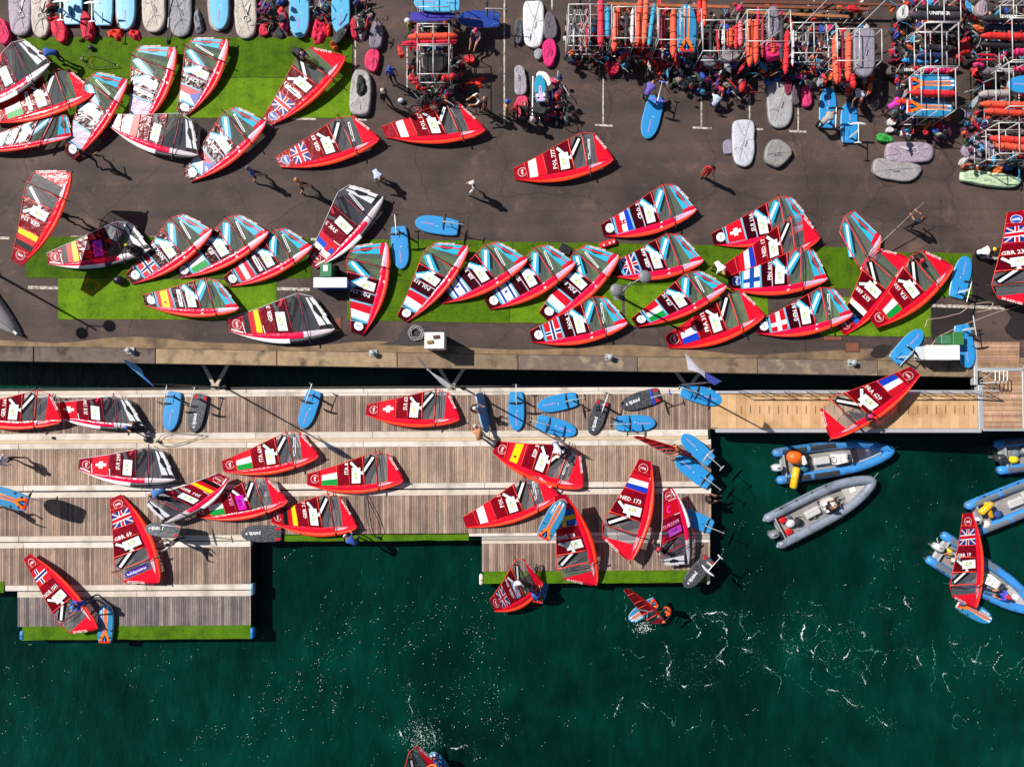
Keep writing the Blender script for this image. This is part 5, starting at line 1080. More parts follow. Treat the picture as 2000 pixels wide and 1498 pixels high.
# bicycles
def bike(x, y, ang, c, label, lean=18, base=0.):
    A = P(x, y, base); t = Thing('bicycle', label, 'bicycle', A, 'bicycles by the gear rack')
    rot = Matrix.Rotation(R(ang), 3, 'Z') @ Matrix.Rotation(R(lean), 3, 'X')
    W = lambda px, pz, py=0: A + rot @ Vector((px, py, pz))
    for cx in (-.52, .52):
        ring = [W(cx + .33 * math.cos(a), .34 + .33 * math.sin(a)) for a in [2 * math.pi * k / 18 for k in range(18)]]
        V, F = tube(ring, .022, 6, closed=True); wh = t.add('wheel', V, F, mat('1a1a1c', .7, key='tyre'), smooth=True)
        V, F = join(*[tube([W(cx, .34), p], .004, 3) for p in ring[::2]]); t.add('spokes', V, F, mat('a8a8ac', .4, metal=.6), parent=wh)
        V, F = tube([W(cx, .34, -.04), W(cx, .34, .04)], .025, 6); t.add('hub', V, F, mat('707074', .4, metal=.6), parent=wh)
    fr = [((-.52, .34), (-.12, .30)), ((-.12, .30), (-.22, .80)), ((-.52, .34), (-.2, .72)), ((-.12, .30), (.36, .70)), ((-.2, .72), (.34, .78)), ((.34, .82), (.52, .34))]
    V, F = join(*[tube([W(*a), W(*b_)], .018, 6) for a, b_ in fr]); t.add('frame', V, F, mat(c, .35, .05, key='bikeframe'))
    V, F = ball(W(-.22, .86), .13, .06, .04, 10, 5, (rot @ Vector((1, 0, 0)), rot @ Vector((0, 1, 0)), rot @ Vector((0, 0, 1)))); t.add('saddle', V, F, mat('161618', .6), smooth=True)
    V, F = tube([W(.30, .98, -.28), W(.36, .96, -.1), W(.36, .96, .1), W(.30, .98, .28)], .016, 6); t.add('handlebar', V, F, mat('202022', .5))
    V, F = tube([W(.34, .78), W(.36, .96)], .018, 6); t.add('stem', V, F, mat('303032', .5))
    V, F = tube([W(-.12, .30, -.06), W(-.12, .30, .06)], .09, 12); t.add('crank', V, F, mat('3a3a3c', .4, metal=.6))
bike(825, 200, 20, 'c0202c', 'red bicycle nearest the bottom left of the gear rack', 55)
bike(848, 188, -25, '28282c', 'black bicycle in the middle of the bicycle heap', 35)
bike(862, 180, 12, '8a8c90', 'grey bicycle behind the black one', 25)
bike(838, 172, 160, 'b8bcc0', 'silver bicycle at the back of the heap', 15)
bike(1095, 222, 100, '94a89c', 'pale green bicycle leaning on the beach trolley', 20)
bike(1690, 190, 95, '3c3c40', 'dark bicycle beside the blue board pair', 30)

# jumble of wetsuits, lines, straps and small gear under and inside the racks: too mixed to count
rj = random.Random(21); V, F, fm = [], [], []
jc = ['c81c2a', 'd83a2c', '0e0e12', '121218', '16161c', '1c1e28', '121216', '1c1e28', '26262c', '5c1030', 'b81c2c', 'd8642c', '2448a0', '3a90c0', '8a8a90', 'b8b4b4', '6a2048', 'd02c6c', '3a4a30', '7c7064']  # repeated near-blacks paint the deep shade beneath the racks into the gear
zones = [(1105, 40, 1200, 128, 40), (1200, 50, 1290, 135, 46), (1285, 60, 1375, 165, 70), (1368, 95, 1460, 185, 70), (1455, 80, 1550, 150, 40), (1545, 85, 1640, 165, 50), (1635, 120, 1705, 185, 30), (1745, 30, 1850, 130, 55), (1745, 130, 1850, 275, 60), (1885, 20, 2000, 120, 50), (1880, 200, 2000, 330, 60), (800, 20, 900, 175, 55), (508, -10, 552, 55, 18), (612, -10, 640, 40, 10), (690, 0, 725, 60, 18), (96, -10, 120, 40, 8), (1075, 150, 1100, 240, 16), (1040, 195, 1075, 235, 10), (815, 165, 880, 215, 26), (1870, 10, 1920, 120, 24), (1740, 10, 1770, 110, 16), (1900, 120, 2000, 200, 40), (1300, 100, 1460, 175, 60), (1480, 110, 1600, 165, 40), (1110, 8, 1700, 90, 130), (1780, 0, 2000, 60, 60)]
for x0, y0, x1, y1, n_ in zones:
    for i in range(int(n_ * 2.2)):
        x, y = rj.uniform(x0, x1), rj.uniform(y0, y1); zz = rj.uniform(.0, 1.3); c = P(x, y, zz * rj.random()); ci = rj.randrange(len(jc)); k = len(V); a0 = rj.uniform(0, 6.3); sx, sy = rj.uniform(.06, .38), rj.uniform(.05, .19)
        if rj.random() < .3:      # a strap, batten or line
            e = c + Vector((math.cos(a0), math.sin(a0), rj.uniform(-.1, .2))) * rj.uniform(.25, .75); v, f = tube([c + Vector((0, 0, .08)), lerp(c, e, .5) + Vector((0, 0, .14)), e + Vector((0, 0, .08))], rj.uniform(.008, .028), 4); ci = rj.choice([2, 3, 14, 15, 15, 0, 13])
        else:
            ca, sa = math.cos(a0), math.sin(a0); v, f = [], []
            for q in range(5):
                for r_ in range(5):
                    u, w_ = q / 2 - 1, r_ / 2 - 1; g_ = 1 - .4 * abs(u * w_); X, Y = u * sx * g_ + rj.uniform(-.02, .02), w_ * sy * g_ + rj.uniform(-.02, .02)
                    v.append(c + Vector((X * ca - Y * sa, X * sa + Y * ca, .02 + (1 - max(abs(u), abs(w_)) ** 2) * rj.uniform(.08, .2) + rj.uniform(0, .03))))
            f = [(q * 5 + r_, (q + 1) * 5 + r_, (q + 1) * 5 + r_ + 1, q * 5 + r_ + 1) for q in range(4) for r_ in range(4)]
        V += v; F += [tuple(t_ + k for t_ in p) for p in f]; fm += [ci] * len(f)
one('gear_jumble', 'jumble of wetsuits, straps and small gear under and inside the racks', 'gear', V, F, [cloth(c) for c in jc], kind='stuff', fm=fm)
# ------------------------------------------------------------------ boats
def rib(stern, bow, wid, c, label, pad='3a3f48', deck='8e8a88', motor=True, kit=None, hullc='c8c8cc', beak=False):
    A, B_ = P(*stern, ZW + .35), P(*bow, ZW + .45); d = (B_ - A); d.z = 0; L = d.length; d.normalize(); s = Vector((-d.y, d.x, 0)); u = Vector((0, 0, 1)); O = Vector((A.x, A.y, ZW))
    t = Thing('inflatable_boat', label, 'boat', O, 'inflatable boats at the dock')
    W = lambda f, y, z: O + d * (f * L) + s * y + u * z
    hw = wid / 2; r = .24
    prof = [(-.0, 1), (.25, 1), (.5, .98), (.66, .88), (.8, .66), (.9, .40), (.965, .16), (.985, 0)]
    fpos = smoothtab(prof)
    fs = [-.0, .1, .25, .4, .52, .62, .7, .78, .85, .91, .95, .975, .985]
    side = [(f, (hw - r) * fpos(f) if f < .985 else 0) for f in fs]
    path = [W(f, y, .40 + .16 * max(0, f - .5)) for f, y in side] + [W(f, -y, .40 + .16 * max(0, f - .5)) for f, y in reversed(side[:-1])]
    n_ = len(path); rad = [r] * n_
    tm = mat(c, .42, .14, 3, .01, 10, key='tubeskin', dirt='5a6470', dscale=1.7)
    pts = [path[0] - d * .34] + [path[0] - d * .2] + path + [path[-1] - d * .2] + [path[-1] - d * .34]; rr = [r * .45, r * .95] + [r if i not in () else r for i in range(n_)] + [r * .95, r * .45]
    V, F = tube(pts, rr, 14); tb = t.add('air_tube', V, F, tm, smooth=True)
    for i in (3, 5, 8, n_ - 4, n_ - 6, n_ - 9):
        a_ = lerp(path[i], path[i + 1], .42); b2_ = lerp(path[i], path[i + 1], .55); V, F = tube([a_, b2_], r * 1.006, 14, cap=False); t.add('seam_band', V, F, mat(c, .7, .3, 9, dirt='3a4048', dscale=5, key='seamband'), parent=tb, smooth=True)
    # grey wear pads on top of the tubes, grab line and seams
    for sg in (1, -1):
        if pad:
            for f0, f1 in ((.02, .24), (.27, .5)):
                rings = []
                for i in range(7):
                    f = lerp(f0, f1, i / 6); y = sg * (hw - r) * fpos(f); rings.append([W(f, y + a * .13, .40 + math.sqrt(max(0, (r + .008) ** 2 - (a * .13) ** 2))) for a in (-1, -.5, 0, .5, 1)])
                V, F = loft(rings, cap=False, closed=False); t.add('wear_pad', V, F, mat(pad, .7, .1, 8, key='pad'), parent=tb, smooth=True)
        V, F = tube([W(f, sg * ((hw - r) * fpos(f) + r * .75), .40 + r * .72) for f in (.05, .2, .35, .5, .6, .7)], .014, 5); t.add('grab_line', V, F, mat('1c1c20', .8, key='grab'), parent=tb)
        for f in (.12, .28, .44, .58):
            V, F = boxo(W(f, sg * ((hw - r) * fpos(f) + r * .72), .40 + r * .72), d * .06, s * .04, u * .02, .006); t.add('cleat', V, F, mat('202024', .6), parent=tb)
        V, F = ball(path[0 if sg > 0 else -1] - d * .33, .1, .1, .1, 10, 6); t.add('end_cone', V, F, mat('2a3440' if pad else '808894', .5), parent=tb, smooth=True)
    # hull and deck
    ol = [(f, max(.03, (hw - r * 1.5) * fpos(min(f, .97)))) for f in (.02, .2, .4, .55, .68, .78, .86, .92)]
    loop = [(f, y) for f, y in ol] + [(f, -y) for f, y in reversed(ol)]
    V, F = loft([[W(f, y * k, z) for f, y in loop] for k, z in ((.35, -.15), (1.1, .22), (1.12, .26))]); t.add('hull', V, F, mat(hullc, .4, .1, 4, key='hull'))
    V, F = loft([[W(f, y, z) for f, y in loop] for z in (.262, .30)]); t.add('deck', V, F, mat(deck, .7, .15, 6, key='deckb'))
    bl = [(.70, .0)] ; fo = [(f, max(.03, (hw - r * 1.5) * fpos(f))) for f in (.70, .78, .86, .92)]
    lp = [(f, y) for f, y in fo] + [(f, -y) for f, y in reversed(fo)]
    V, F = loft([[W(f, y * .96, z) for f, y in lp] for z in (.302, .40, .42)]); t.add('bow_locker', V, F, mat('b9b3ac', .5, .08, 5, key='locker'))
    V, F = boxo(W(.79, .05, .43), d * .16, s * .12, u * .012, .004); t.add('hatch', V, F, mat('e8e8e8', .4))
    # transom, console, seat, wheel, motor
    V, F = boxo(W(.03, 0, .38), d * .04, s * (hw - r * 1.6), u * .22, .02); t.add('transom', V, F, mat('9a9ca0', .5))
    V, F = loft([[W(f, y, z) for f, y in ((.46 + k, -.28 + k), (.46 + k, .28 - k), (.58 - k, .24 - k), (.58 - k, -.24 + k))] for k, z in ((0, .30), (0, .72), (.012, .86), (.03, .9))]); co = t.add('console', V, F, mat('e4e2de', .35, .06, 5, key='console'))
    V, F = boxo(W(.575, 0, 1.0), d * .02, s * .2, u * .12, .01); t.add('windscreen', V, F, mat('30343a', .15, thin=.4), parent=co)
    V, F = tube([W(.45, .15 * math.cos(a), .78 + .11 * math.sin(a)) + d * (.1 * math.sin(a)) for k, a in enumerate([2 * math.pi * j / 14 for j in range(14)])], .014, 5, closed=True); t.add('steering_wheel', V, F, mat('18181a', .5), parent=co)
    for yy in (-.16, -.09, .05):
        V, F = tube([W(.5, yy, .9), W(.5, yy, .912)], .022, 8); t.add('gauge', V, F, mat('16161a', .3), parent=co)
    for f, nm in ((.36, 'seat'),):
        V, F = boxo(W(f, 0, .55), d * .42, s * .2, u * .06, .04); t.add(nm, V, F, mat('c4c2c0', .5, .08, 6, key='seatv'), smooth=False)
        V, F = boxo(W(f, 0, .395), d * .36, s * .16, u * .09); t.add('seat_base', V, F, mat('b0aeaa', .5))
    if motor:
        rings = [[W(-.035, 0, 0) - d * (.12) + d * (a * .27 * k) + s * (b_ * .2 * k) + u * z for a, b_ in ((1, .5), (.6, .95), (-.3, 1), (-1, .6), (-1, -.6), (-.3, -1), (.6, -.95), (1, -.5))] for k, z in ((.75, .5), (1, .6), (1, .85), (.8, 1.0), (.45, 1.05))]
        V, F = loft(rings); m_ = t.add('outboard_motor', V, F, mat('80848a', .35, .08, 5, key='motor') if motor is True else mat(motor, .35, .08, 5, key='motor'), smooth=True)
        V, F = boxo(W(-.035, 0, .15) - d * .12, d * .08, s * .05, u * .4); t.add('leg', V, F, mat('5c6066', .4), parent=m_)
        V, F = boxo(W(-.035, 0, 1.055) - d * .12, d * .1, s * .03, u * .006); t.add('badge', V, F, mat('26262a', .4), parent=m_)
    for kind_, f, y, cl in (kit or []):
        if kind_ == 'box': V, F = boxo(W(f, y, .42), d * .17, s * .13, u * .12, .03); t.add('fuel_tank', V, F, mat(cl, .4, .08, 6, key='tank'))
        if kind_ == 'bag': V, F = ball(W(f, y, .48), .26, .22, .18, 12, 7, (d, s, u)); t.add('stowed_bag', V, F, cloth(cl), smooth=True)
        if kind_ == 'roll': V, F = tube([W(f, y - .45, .7), W(f, y - .4, .7), W(f, y + .4, .72), W(f, y + .45, .72)], [.06, .13, .13, .06], 10); t.add('fender_roll', V, F, mat(cl, .4, .06, 5, key='roll'), smooth=True)
    rk = random.Random(int(stern[0]))
    for i in range(9):
        f, y = rk.uniform(.14, .68), rk.uniform(-.55, .55) * (hw - .45); a = rk.uniform(0, 6)
        if i % 3 == 0:
            V, F = tube([W(f, y, .33), W(f + .03, y + .12, .36), W(f + .07, y + .02, .34), W(f + .1, y - .1, .35), W(f + .14, y + .08, .33)], .014, 4); t.add('line', V, F, mat(rk.choice(['d8d4c8', '26262a', 'b8b0a4']), .8, key='bline'))
        else:
            V, F = ball(W(f, y, .37), rk.uniform(.08, .2), rk.uniform(.06, .14), .1, 8, 5, (d * math.cos(a) + s * math.sin(a), s * math.cos(a) - d * math.sin(a), u)); t.add('stowed_gear', V, F, cloth(rk.choice(['e0dcd4', '1e1e24', '3a4a5c', 'c8c4bc', '8a8478', '26303c'])), smooth=True)
    V, F = tube([W(.93, 0, .5), W(1.02, .05, .3), W(1.1, .1, .05)], .012, 5); t.add('bow_line', V, F, mat('c8c4b8', .8))
    return t
rib((1516, 1035), (1706, 938), 2.05, '7f8798', 'grey inflatable boat with a helmsman at the console', pad=None, kit=[('box', .09, .35, 'd01820'), ('box', .09, -.35, 'd01820'), ('bag', .2, -.1, '24242a'), ('bag', .14, .0, 'c8c8cc')])
b2 = rib((1524, 910), (1742, 880), 1.95, '3a8ad0', 'blue inflatable boat with an orange buoy under the gangway', pad='2e3036', motor='c4c6ca', kit=[('bag', .22, .3, '1c1c20'), ('bag', .2, -.3, '1e5c70')])
rib((1954, 892), (2172, 868), 1.9, '3c8cd6', 'blue inflatable boat at the right edge just under the platform', pad='5c6470', kit=[('bag', .1, -.2, 'e0c81c'), ('bag', .12, .1, '6a7480'), ('bag', .22, .2, '8a94a0')], motor='3a3e44')
rib((1905, 1010), (2112, 928), 1.95, '3f90dc', 'blue inflatable boat with yellow rolls and a navy bag', pad='6c727c', motor='dcdcde', kit=[('roll', .1, .25, 'e0a020'), ('bag', .18, -.25, '24407c'), ('bag', .05, -.5, 'dcd8d0')])
rib((1833, 1072), (2022, 1192), 2.0, '3f90dc', 'blue inflatable boat under the GBR 19 sail', pad='6c727c', motor='c8cacc', kit=[('bag', .08, .2, 'e6c020'), ('bag', .3, .2, '7a8478'), ('bag', .62, 0, '26262c')])
# buoys lying on the blue boat
c0 = P(1552, 893, ZW + .85); t = Thing('marker_buoy', 'round orange inflatable buoy lying in the blue boat', 'buoy', c0 - Vector((0, 0, .4)))
V, F = ball(c0, .44, .36, .32, 16, 10); t.add('ball', V, F, mat('e8661c', .5, .12, 3, .02, 6, key='buoy'), smooth=True); V, F = boxo(c0 + Vector((.42, -.15, .05)), Vector((.1, .05, 0)), Vector((-.08, .22, 0)), Vector((0, 0, .2)), .04); t.add('flap', V, F, mat('e0d8d4', .6))
A, B_ = P(1556, 912, ZW + .85), P(1549, 954, ZW + .75); t = Thing('marker_buoy', 'yellow cylinder buoy across the blue boat stern', 'buoy', (A + B_) / 2); V, F = tube([A, lerp(A, B_, .06), lerp(A, B_, .94), B_], [.1, .19, .19, .1], 12); t.add('cylinder', V, F, mat('ecb41c', .45, .1, 4, key='ybuoy'), smooth=True); V, F = tube([lerp(A, B_, .48), lerp(A, B_, .52)], .195, 12); t.add('band', V, F, mat('caa020', .5))
A, B_ = P(1914, 1003, ZW + .8), P(1938, 982, ZW + .85); t = Thing('marker_buoy', 'yellow cylinder buoy beside the navy bag', 'buoy', (A + B_) / 2); V, F = tube([A, lerp(A, B_, .08), lerp(A, B_, .92), B_], [.1, .17, .17, .1], 12); t.add('cylinder', V, F, mat('ecb41c', .45, .1, 4, key='ybuoy'), smooth=True); V, F = tube([lerp(A, B_, .8), lerp(A, B_, .84)], .175, 12); t.add('band', V, F, mat('8a8a8c', .5))
# upturned grey dinghy hull on the quay at the left edge
t = Thing('dinghy_hull', 'grey upturned dinghy hull cut by the left edge', 'dinghy', P(-30, 600, 0))
ax0, ax1 = P(-110, 520, 0), P(44, 656, 0); d = (ax1 - ax0); L = d.length; d.normalize(); s = Vector((-d.y, d.x, 0)); rings = []
for i in range(12):
    f = i / 11; k = max(.02, (1 - f ** 2.2)) ** .8; w_ = 1.0 * k; h = .75 * (.35 + .65 * k)
    rings.append([ax0 + d * (L * f) + s * (w_ * a) + Vector((0, 0, z * h)) for a, z in ((-1, .02), (-.98, .35), (-.75, .72), (-.1, 1), (0, 1.04), (.1, 1), (.75, .72), (.98, .35), (1, .02))])
V, F = loft(rings, closed=True); t.add('hull', V, F, mat('9a9596', .45, .1, 3, key='dhull'), smooth=True)
V, F = tube([ax0 + Vector((0, 0, .8)), ax0 + d * L * .6 + Vector((0, 0, .72)), ax1 + Vector((0, 0, .3))], .02, 5); t.add('keel_strip', V, F, mat('55504e', .6)); V, F = boxo(ax1 - d * .2 + Vector((0, 0, .32)), d * .12, s * .06, Vector((0, 0, .03)), .01); t.add('bow_fitting', V, F, mat('e8e8ea', .4))
# ------------------------------------------------------------------ lamp posts, flags, boxes
def lamp(px, py, h, label, ang=25, top=True):
    A = P(px, py); t = Thing('lamp_post', label, 'lamp post', A, 'lamp posts on the quay')
    gm = mat('8c8c8c', .45, .12, 5, metal=.2, key='lampgrey')
    V, F = tube([A, A + Vector((0, 0, .25)), A + Vector((0, 0, .3)), A + Vector((0, 0, h))], [.14, .14, .07, .05], 10); t.add('post', V, F, gm, smooth=True)
    V, F = boxo(A + Vector((0, 0, .02)), Vector((.22, 0, 0)), Vector((0, .22, 0)), Vector((0, 0, .02)), .005); t.add('base_plate', V, F, gm)
    ax = Vector((math.cos(R(ang)), math.sin(R(ang)), 0))
    for sg in (1, -1):
        e = A + Vector((0, 0, h)) + ax * (.72 * sg)
        V, F = tube([A + Vector((0, 0, h - .45)), A + Vector((0, 0, h - .15)) + ax * (.35 * sg), e - Vector((0, 0, .06))], .03, 8); t.add('arm', V, F, gm, smooth=True)
        V, F = loft([[e + Vector((k * math.cos(a), k * math.sin(a), z)) for a in [2 * math.pi * j / 16 for j in range(16)]] for k, z in ((.16, -.14), (.28, -.08), (.30, 0), (.26, .06), (.1, .1))]); hd = t.add('lamp_head', V, F, mat('77777a', .5, .15, 5, key='lamphead'), smooth=True)
        V, F = tube([e - Vector((0, 0, .16)), e - Vector((0, 0, .14))], .14, 12); t.add('glass', V, F, mat('d8d4c8', .2), parent=hd)
lamp(1207, 578, 3.7, 'grey two headed lamp post between the sails', 25)
lamp(-12, 533, 5.6, 'lamp post beyond the left edge with a long shadow over the turf', 15)
def flag(px, py, h, c1, c2, label, seed):
    A = D(px, py + .0065 * px); t = Thing('feather_flag', label, 'flag', A, 'feather flags on the dock edge')
    V, F = tube([A, A + Vector((0, 0, .12)), A + Vector((0, 0, .13)), A + Vector((0, 0, h * .6)), A + Vector((0, 0, h))], [.12, .12, .05, .04, .02], 10); t.add('pole', V, F, mat('4a4c50', .4, .1, key='fpole'), smooth=True)
    wd = Vector((-.8, .6, 0)); sd = Vector((.6, .8, 0)); V = []; nx_, ny_ = 10, 8
    for j in range(ny_ + 1):
        for i in range(nx_ + 1):
            f = i / nx_; g_ = j / ny_; ln_ = 1.9 * (1 - .35 * g_)
            V.append(A + Vector((0, 0, h - .05 - g_ * .5 - .5 * f)) - sd * (.2 * g_) + wd * (ln_ * f) + sd * (.14 * math.sin(f * 5 + seed + g_ * 2) * f))
    F = [(j * (nx_ + 1) + i, j * (nx_ + 1) + i + 1, (j + 1) * (nx_ + 1) + i + 1, (j + 1) * (nx_ + 1) + i) for j in range(ny_) for i in range(nx_)]
    fm = [0 if (i % nx_) > 3 else 1 for i in range(len(F))]
    t.add('cloth', V, F, [mat(c1, .7, .12, 4, thin=.12, key='flagc'), mat(c2, .7, .12, 4, thin=.12, key='flagc')], fm=fm, smooth=True)
flag(440, 757, 7.4, '46aadc', '2c6cd0', 'light blue feather flag over the dark water gap', 1)
flag(903, 757, 7.4, 'e4e4ea', 'c4c8d4', 'white feather flag beside the white cabinet', 2)
flag(1330, 752, 7.0, 'dcdcec', '4a5ac8', 'white and blue feather flag near the gangway', 3)
wm = mat('e9eaec', .4, .05, 6, key='white')
def cabinet(x0, y0, x1, y1, h, ctop, cside, label, cat, base=0., lip=None):
    A, C = P(x0, y1, base + h), P(x1, y0, base + h)
    t = Thing(cat.replace(' ', '_'), label, cat, Vector(((A.x + C.x) / 2, (A.y + C.y) / 2, base)))
    V, F = boxz(A.x + .03, A.y + .03, C.x - .03, C.y - .03, base, base + h - .06, .02); bd = t.add('body', V, F, mat(cside, .45, .08, 5, key='cab'))
    V, F = boxz(A.x, A.y, C.x, C.y, base + h - .058, base + h, .02); t.add('lid', V, F, mat(ctop, .4, .05, 6, key='cablid'))
    V, F = boxo(((A.x + C.x) / 2, A.y + .015, base + h * .6), Vector((.08, 0, 0)), Vector((0, .02, 0)), Vector((0, 0, .025)), .006); t.add('handle', V, F, mat('303034', .5), parent=bd)
    V, F = boxz(A.x + .06, A.y + .0, C.x - .06, A.y + .029, base + h * .25, base + h * .5); t.add('front_panel', V, F, mat(cside, .6, .1, 7, key='cabf'), parent=bd)
    return t, A, C
cabinet(612, 542, 678, 562, 1.0, 'eef0f2', '2448a8', 'white topped blue chest freezer beside the green bin', 'chest freezer')
t_, A, C = cabinet(625, 514, 648, 541, 1.05, '2f7a50', '2c6c48', 'green wheeled bin with a white paper on its lid', 'wheeled bin')
V, F = boxz(A.x + .15, C.y - .4, C.x - .2, C.y - .1, 1.052, 1.056); t_.add('paper', V, F, wm)
for q in (A.x + .1, C.x - .1):
    V, F = tube([(q - .03, C.y + .03, .1), (q + .03, C.y + .03, .1)], .1, 10); t_.add('wheel', V, F, mat('1c1c1e', .7))
t_, A, C = cabinet(829, 649, 868, 681, 1.5, 'eceae6', 'dcdad6', 'white cabinet on the quay edge with two brown objects on top', 'cabinet')
for x, y, c, lb in ((852, 658, '6a4438', 'small dark brown box on the white cabinet'), (840, 668, '9c7a3c', 'small ochre wallet on the white cabinet')):
    p = P(x, y, 1.5); V, F = boxo(p + Vector((0, 0, .04)), Vector((.15, .02, 0)), Vector((-.01, .08, 0)), Vector((0, 0, .038)), .015); t = Thing('small_box', lb, 'box', p); t.add('case', V, F, mat(c, .6, .2, 9, key='smallbox')); V, F = boxo(p + Vector((0, 0, .082)), Vector((.1, .013, 0)), Vector((-.006, .05, 0)), Vector((0, 0, .004))); t.add('lid', V, F, mat(c, .4, .1, 9, key='smalllid'))
cabinet(1809, 674, 1875, 703, 1.1, 'eeeeec', 'd0d0d0', 'white rinse tank chest beside the green crate', 'chest')
cabinet(1862, 648, 1883, 674, .85, '3f7a44', '2f6034', 'green box with a white label by the rinse tank', 'crate')
cabinet(1839, 655, 1860, 672, .6, '4a7a5c', '3a644a', 'small grey green crate left of the green box', 'crate')
for k, (x, y) in enumerate(((256, 685), (729, 690), (1190, 698), (1663, 709))):
    A = P(x, y, .02); t = Thing('bollard', ('grey mooring bollard at the left of the quay edge', 'grey mooring bollard left of the white cabinet', 'grey mooring bollard below the NOR 2 sail', 'grey mooring bollard near the gangway')[k], 'bollard', A, 'mooring bollards on the quay edge'); bm = mat('a8adb0', .5, .25, 6, .01, 20, key='bollard')
    V, F = boxo(A + Vector((0, 0, .03)), Vector((.2, 0, 0)), Vector((0, .17, 0)), Vector((0, 0, .03)), .01); t.add('plate', V, F, bm); V, F = tube([A + Vector((0, 0, .06)), A + Vector((0, 0, .26)), A + Vector((0, 0, .27)), A + Vector((0, 0, .36))], [.1, .09, .15, .12], 12); t.add('post', V, F, bm, smooth=True)
    V, F = tube([A + Vector((-.26, 0, .2)), A + Vector((.26, 0, .2))], .035, 8); t.add('cross_pin', V, F, bm)
t = Thing('hose_coil', 'grey garden hose coiled on the wet asphalt', 'hose', P(813, 650)); pts = []
for i in range(150):
    a = i * .32; rr = .22 + .2 * (i % 60) / 60 + .02 * math.sin(i * 1.7); pts.append(P(813, 650) + Vector((rr * math.cos(a), rr * math.sin(a), .03 + .0008 * i)))
V, F = tube(pts, .015, 5); t.add('hose', V, F, mat('b4aeb0', .6, .1, key='hose'), smooth=True); V, F = tube([pts[-1], pts[-1] + Vector((.12, .02, -.02))], .022, 6); t.add('nozzle', V, F, mat('505054', .4))
for i, pl in enumerate([[(1805, 640), (1812, 625), (1840, 620), (1875, 612), (1900, 595), (1920, 590), (1940, 592), (1935, 605), (1900, 612)], [(1818, 675), (1830, 660), (1868, 640), (1920, 620), (1960, 606), (1998, 598)]]):
    pts = [P(x, y, .02) for x, y in pl]; sm = []
    for j in range(len(pts) - 1):
        for q in range(5): sm.append(lerp(pts[j], pts[j + 1], q / 5) + Vector((.05 * noise.noise((j * 1.3 + q * .3, i, 0)), .05 * noise.noise((j * 1.1 + q * .3, i, 5)), 0)))
    t = Thing('water_hose', ('upper', 'lower')[i] + ' of two pale hoses snaking over the wet asphalt', 'hose', pts[0], 'hoses in the rinse area'); V, F = tube(sm, .018, 5); t.add('hose', V, F, mat('c8a89c', .6, .1, key='hose2'), smooth=True); V, F = tube([sm[-1], sm[-1] + Vector((.1, 0, 0))], .026, 6); t.add('nozzle', V, F, mat('606064', .4))
# paddle, loose booms, foils and small things
t = Thing('paddle', 'dark blue and white paddle between the board bags', 'paddle', P(328, 40)); V, F = tube([P(333, -20, .3), P(327, 75, .12)], .02, 6); t.add('shaft', V, F, mat('2c4c64', .5)); V, F = tube([P(327, 75, .12), P(326.5, 80, .1), P(326, 86, .08)], [.03, .06, .03], 8); t.add('blade', V, F, mat('1c4c60', .5)); V, F = tube([P(329.5, 35, .22), P(328, 55, .17)], .026, 6); t.add('sleeve', V, F, mat('e6e4e4', .5))
def loose_boom(a, b_, label, base, w_=.32):
    A, B_ = P(*a, base + .15), P(*b_, base + .15); d = (B_ - A); L = d.length; d.normalize(); s = Vector((-d.y, d.x, 0)); t = Thing('wishbone_boom', label, 'boom', (A + B_) / 2, 'loose wishbone booms')
    pts = lambda sg: [A + d * (L * f) + s * (sg * w_ * math.sin(math.pi * min(1, f * 1.0) ** .55) * (1 - .25 * f) + sg * .03) for f in [i / 12 for i in range(13)]]
    for sg in (1, -1):
        V, F = tube(pts(sg), .017, 6); t.add('arm', V, F, mat('1e1e22', .4, .1, key='carbon2'), smooth=True)
    V, F = tube([pts(1)[-1], B_ + d * .06, pts(-1)[-1]], .02, 6); t.add('tail_piece', V, F, mat('c8c8cc', .4)); V, F = boxo(A, d * .08, s * .05, Vector((0, 0, .05)), .01); t.add('clamp', V, F, mat('2a2a2e', .5))
    V, F = tube([lerp(A, B_, .25) + s * .25, lerp(A, B_, .2) + Vector((0, 0, -.08)), lerp(A, B_, .32) - s * .25], .008, 4); t.add('line', V, F, mat('c87a20', .7))
loose_boom((160, 116), (228, 128), 'loose wishbone boom on the turf behind the crouching sailor', 0)
loose_boom((308, 862), (398, 850), 'loose wishbone boom lying on the white dock beam', ZD)
loose_boom((738, 1050), (712, 965), 'loose wishbone boom below the ITA 8 sail', ZD, .28)
def small(name, label, cat, px, py, base, r, c, c2):
    A = P(px, py, base); t = Thing(name, label, cat, A); V, F = ball(A + Vector((0, 0, r * .7)), r, r * .8, r * .75, 12, 7); t.add('shell', V, F, mat(c, .4, .2, 9, key='small'), smooth=True); V, F = tube([A + Vector((-r, 0, r * .55)), A + Vector((0, -r * .84, r * .6)), A + Vector((r, 0, r * .55))], r * .12, 5); t.add('trim', V, F, mat(c2, .5))
small('helmet', 'black and white helmet on the upper turf', 'helmet', 180, 96, 0, .17, '3a3a40', 'e8e8ea')
small('helmet', 'white helmet left of the gear rack', 'helmet', 797, 44, 0, .18, 'd0d0d4', '202024')
small('helmet', 'dark helmet lying on the dock beam beside the boom', 'helmet', 290, 858, ZD, .19, '202226', '505258')
small('helmet', 'round blue white and red helmet left of the bicycles', 'helmet', 784, 199, 0, .17, 'c8ccd8', 'c02030')
small('ball', 'yellow green ball on the SUI 134 sail', 'ball', 264, 836, ZD + .3, .11, 'c8d42c', 'e0e878')
small('ball', 'yellow green ball by the GER 9 sail', 'ball', 248, 480, .25, .12, 'c8d42c', 'd8783c')
small('red_pack', 'black and red pack on the turf under the GER 9 shadow', 'pack', 236, 549, 0, .28, '1e1e22', 'd81c20')
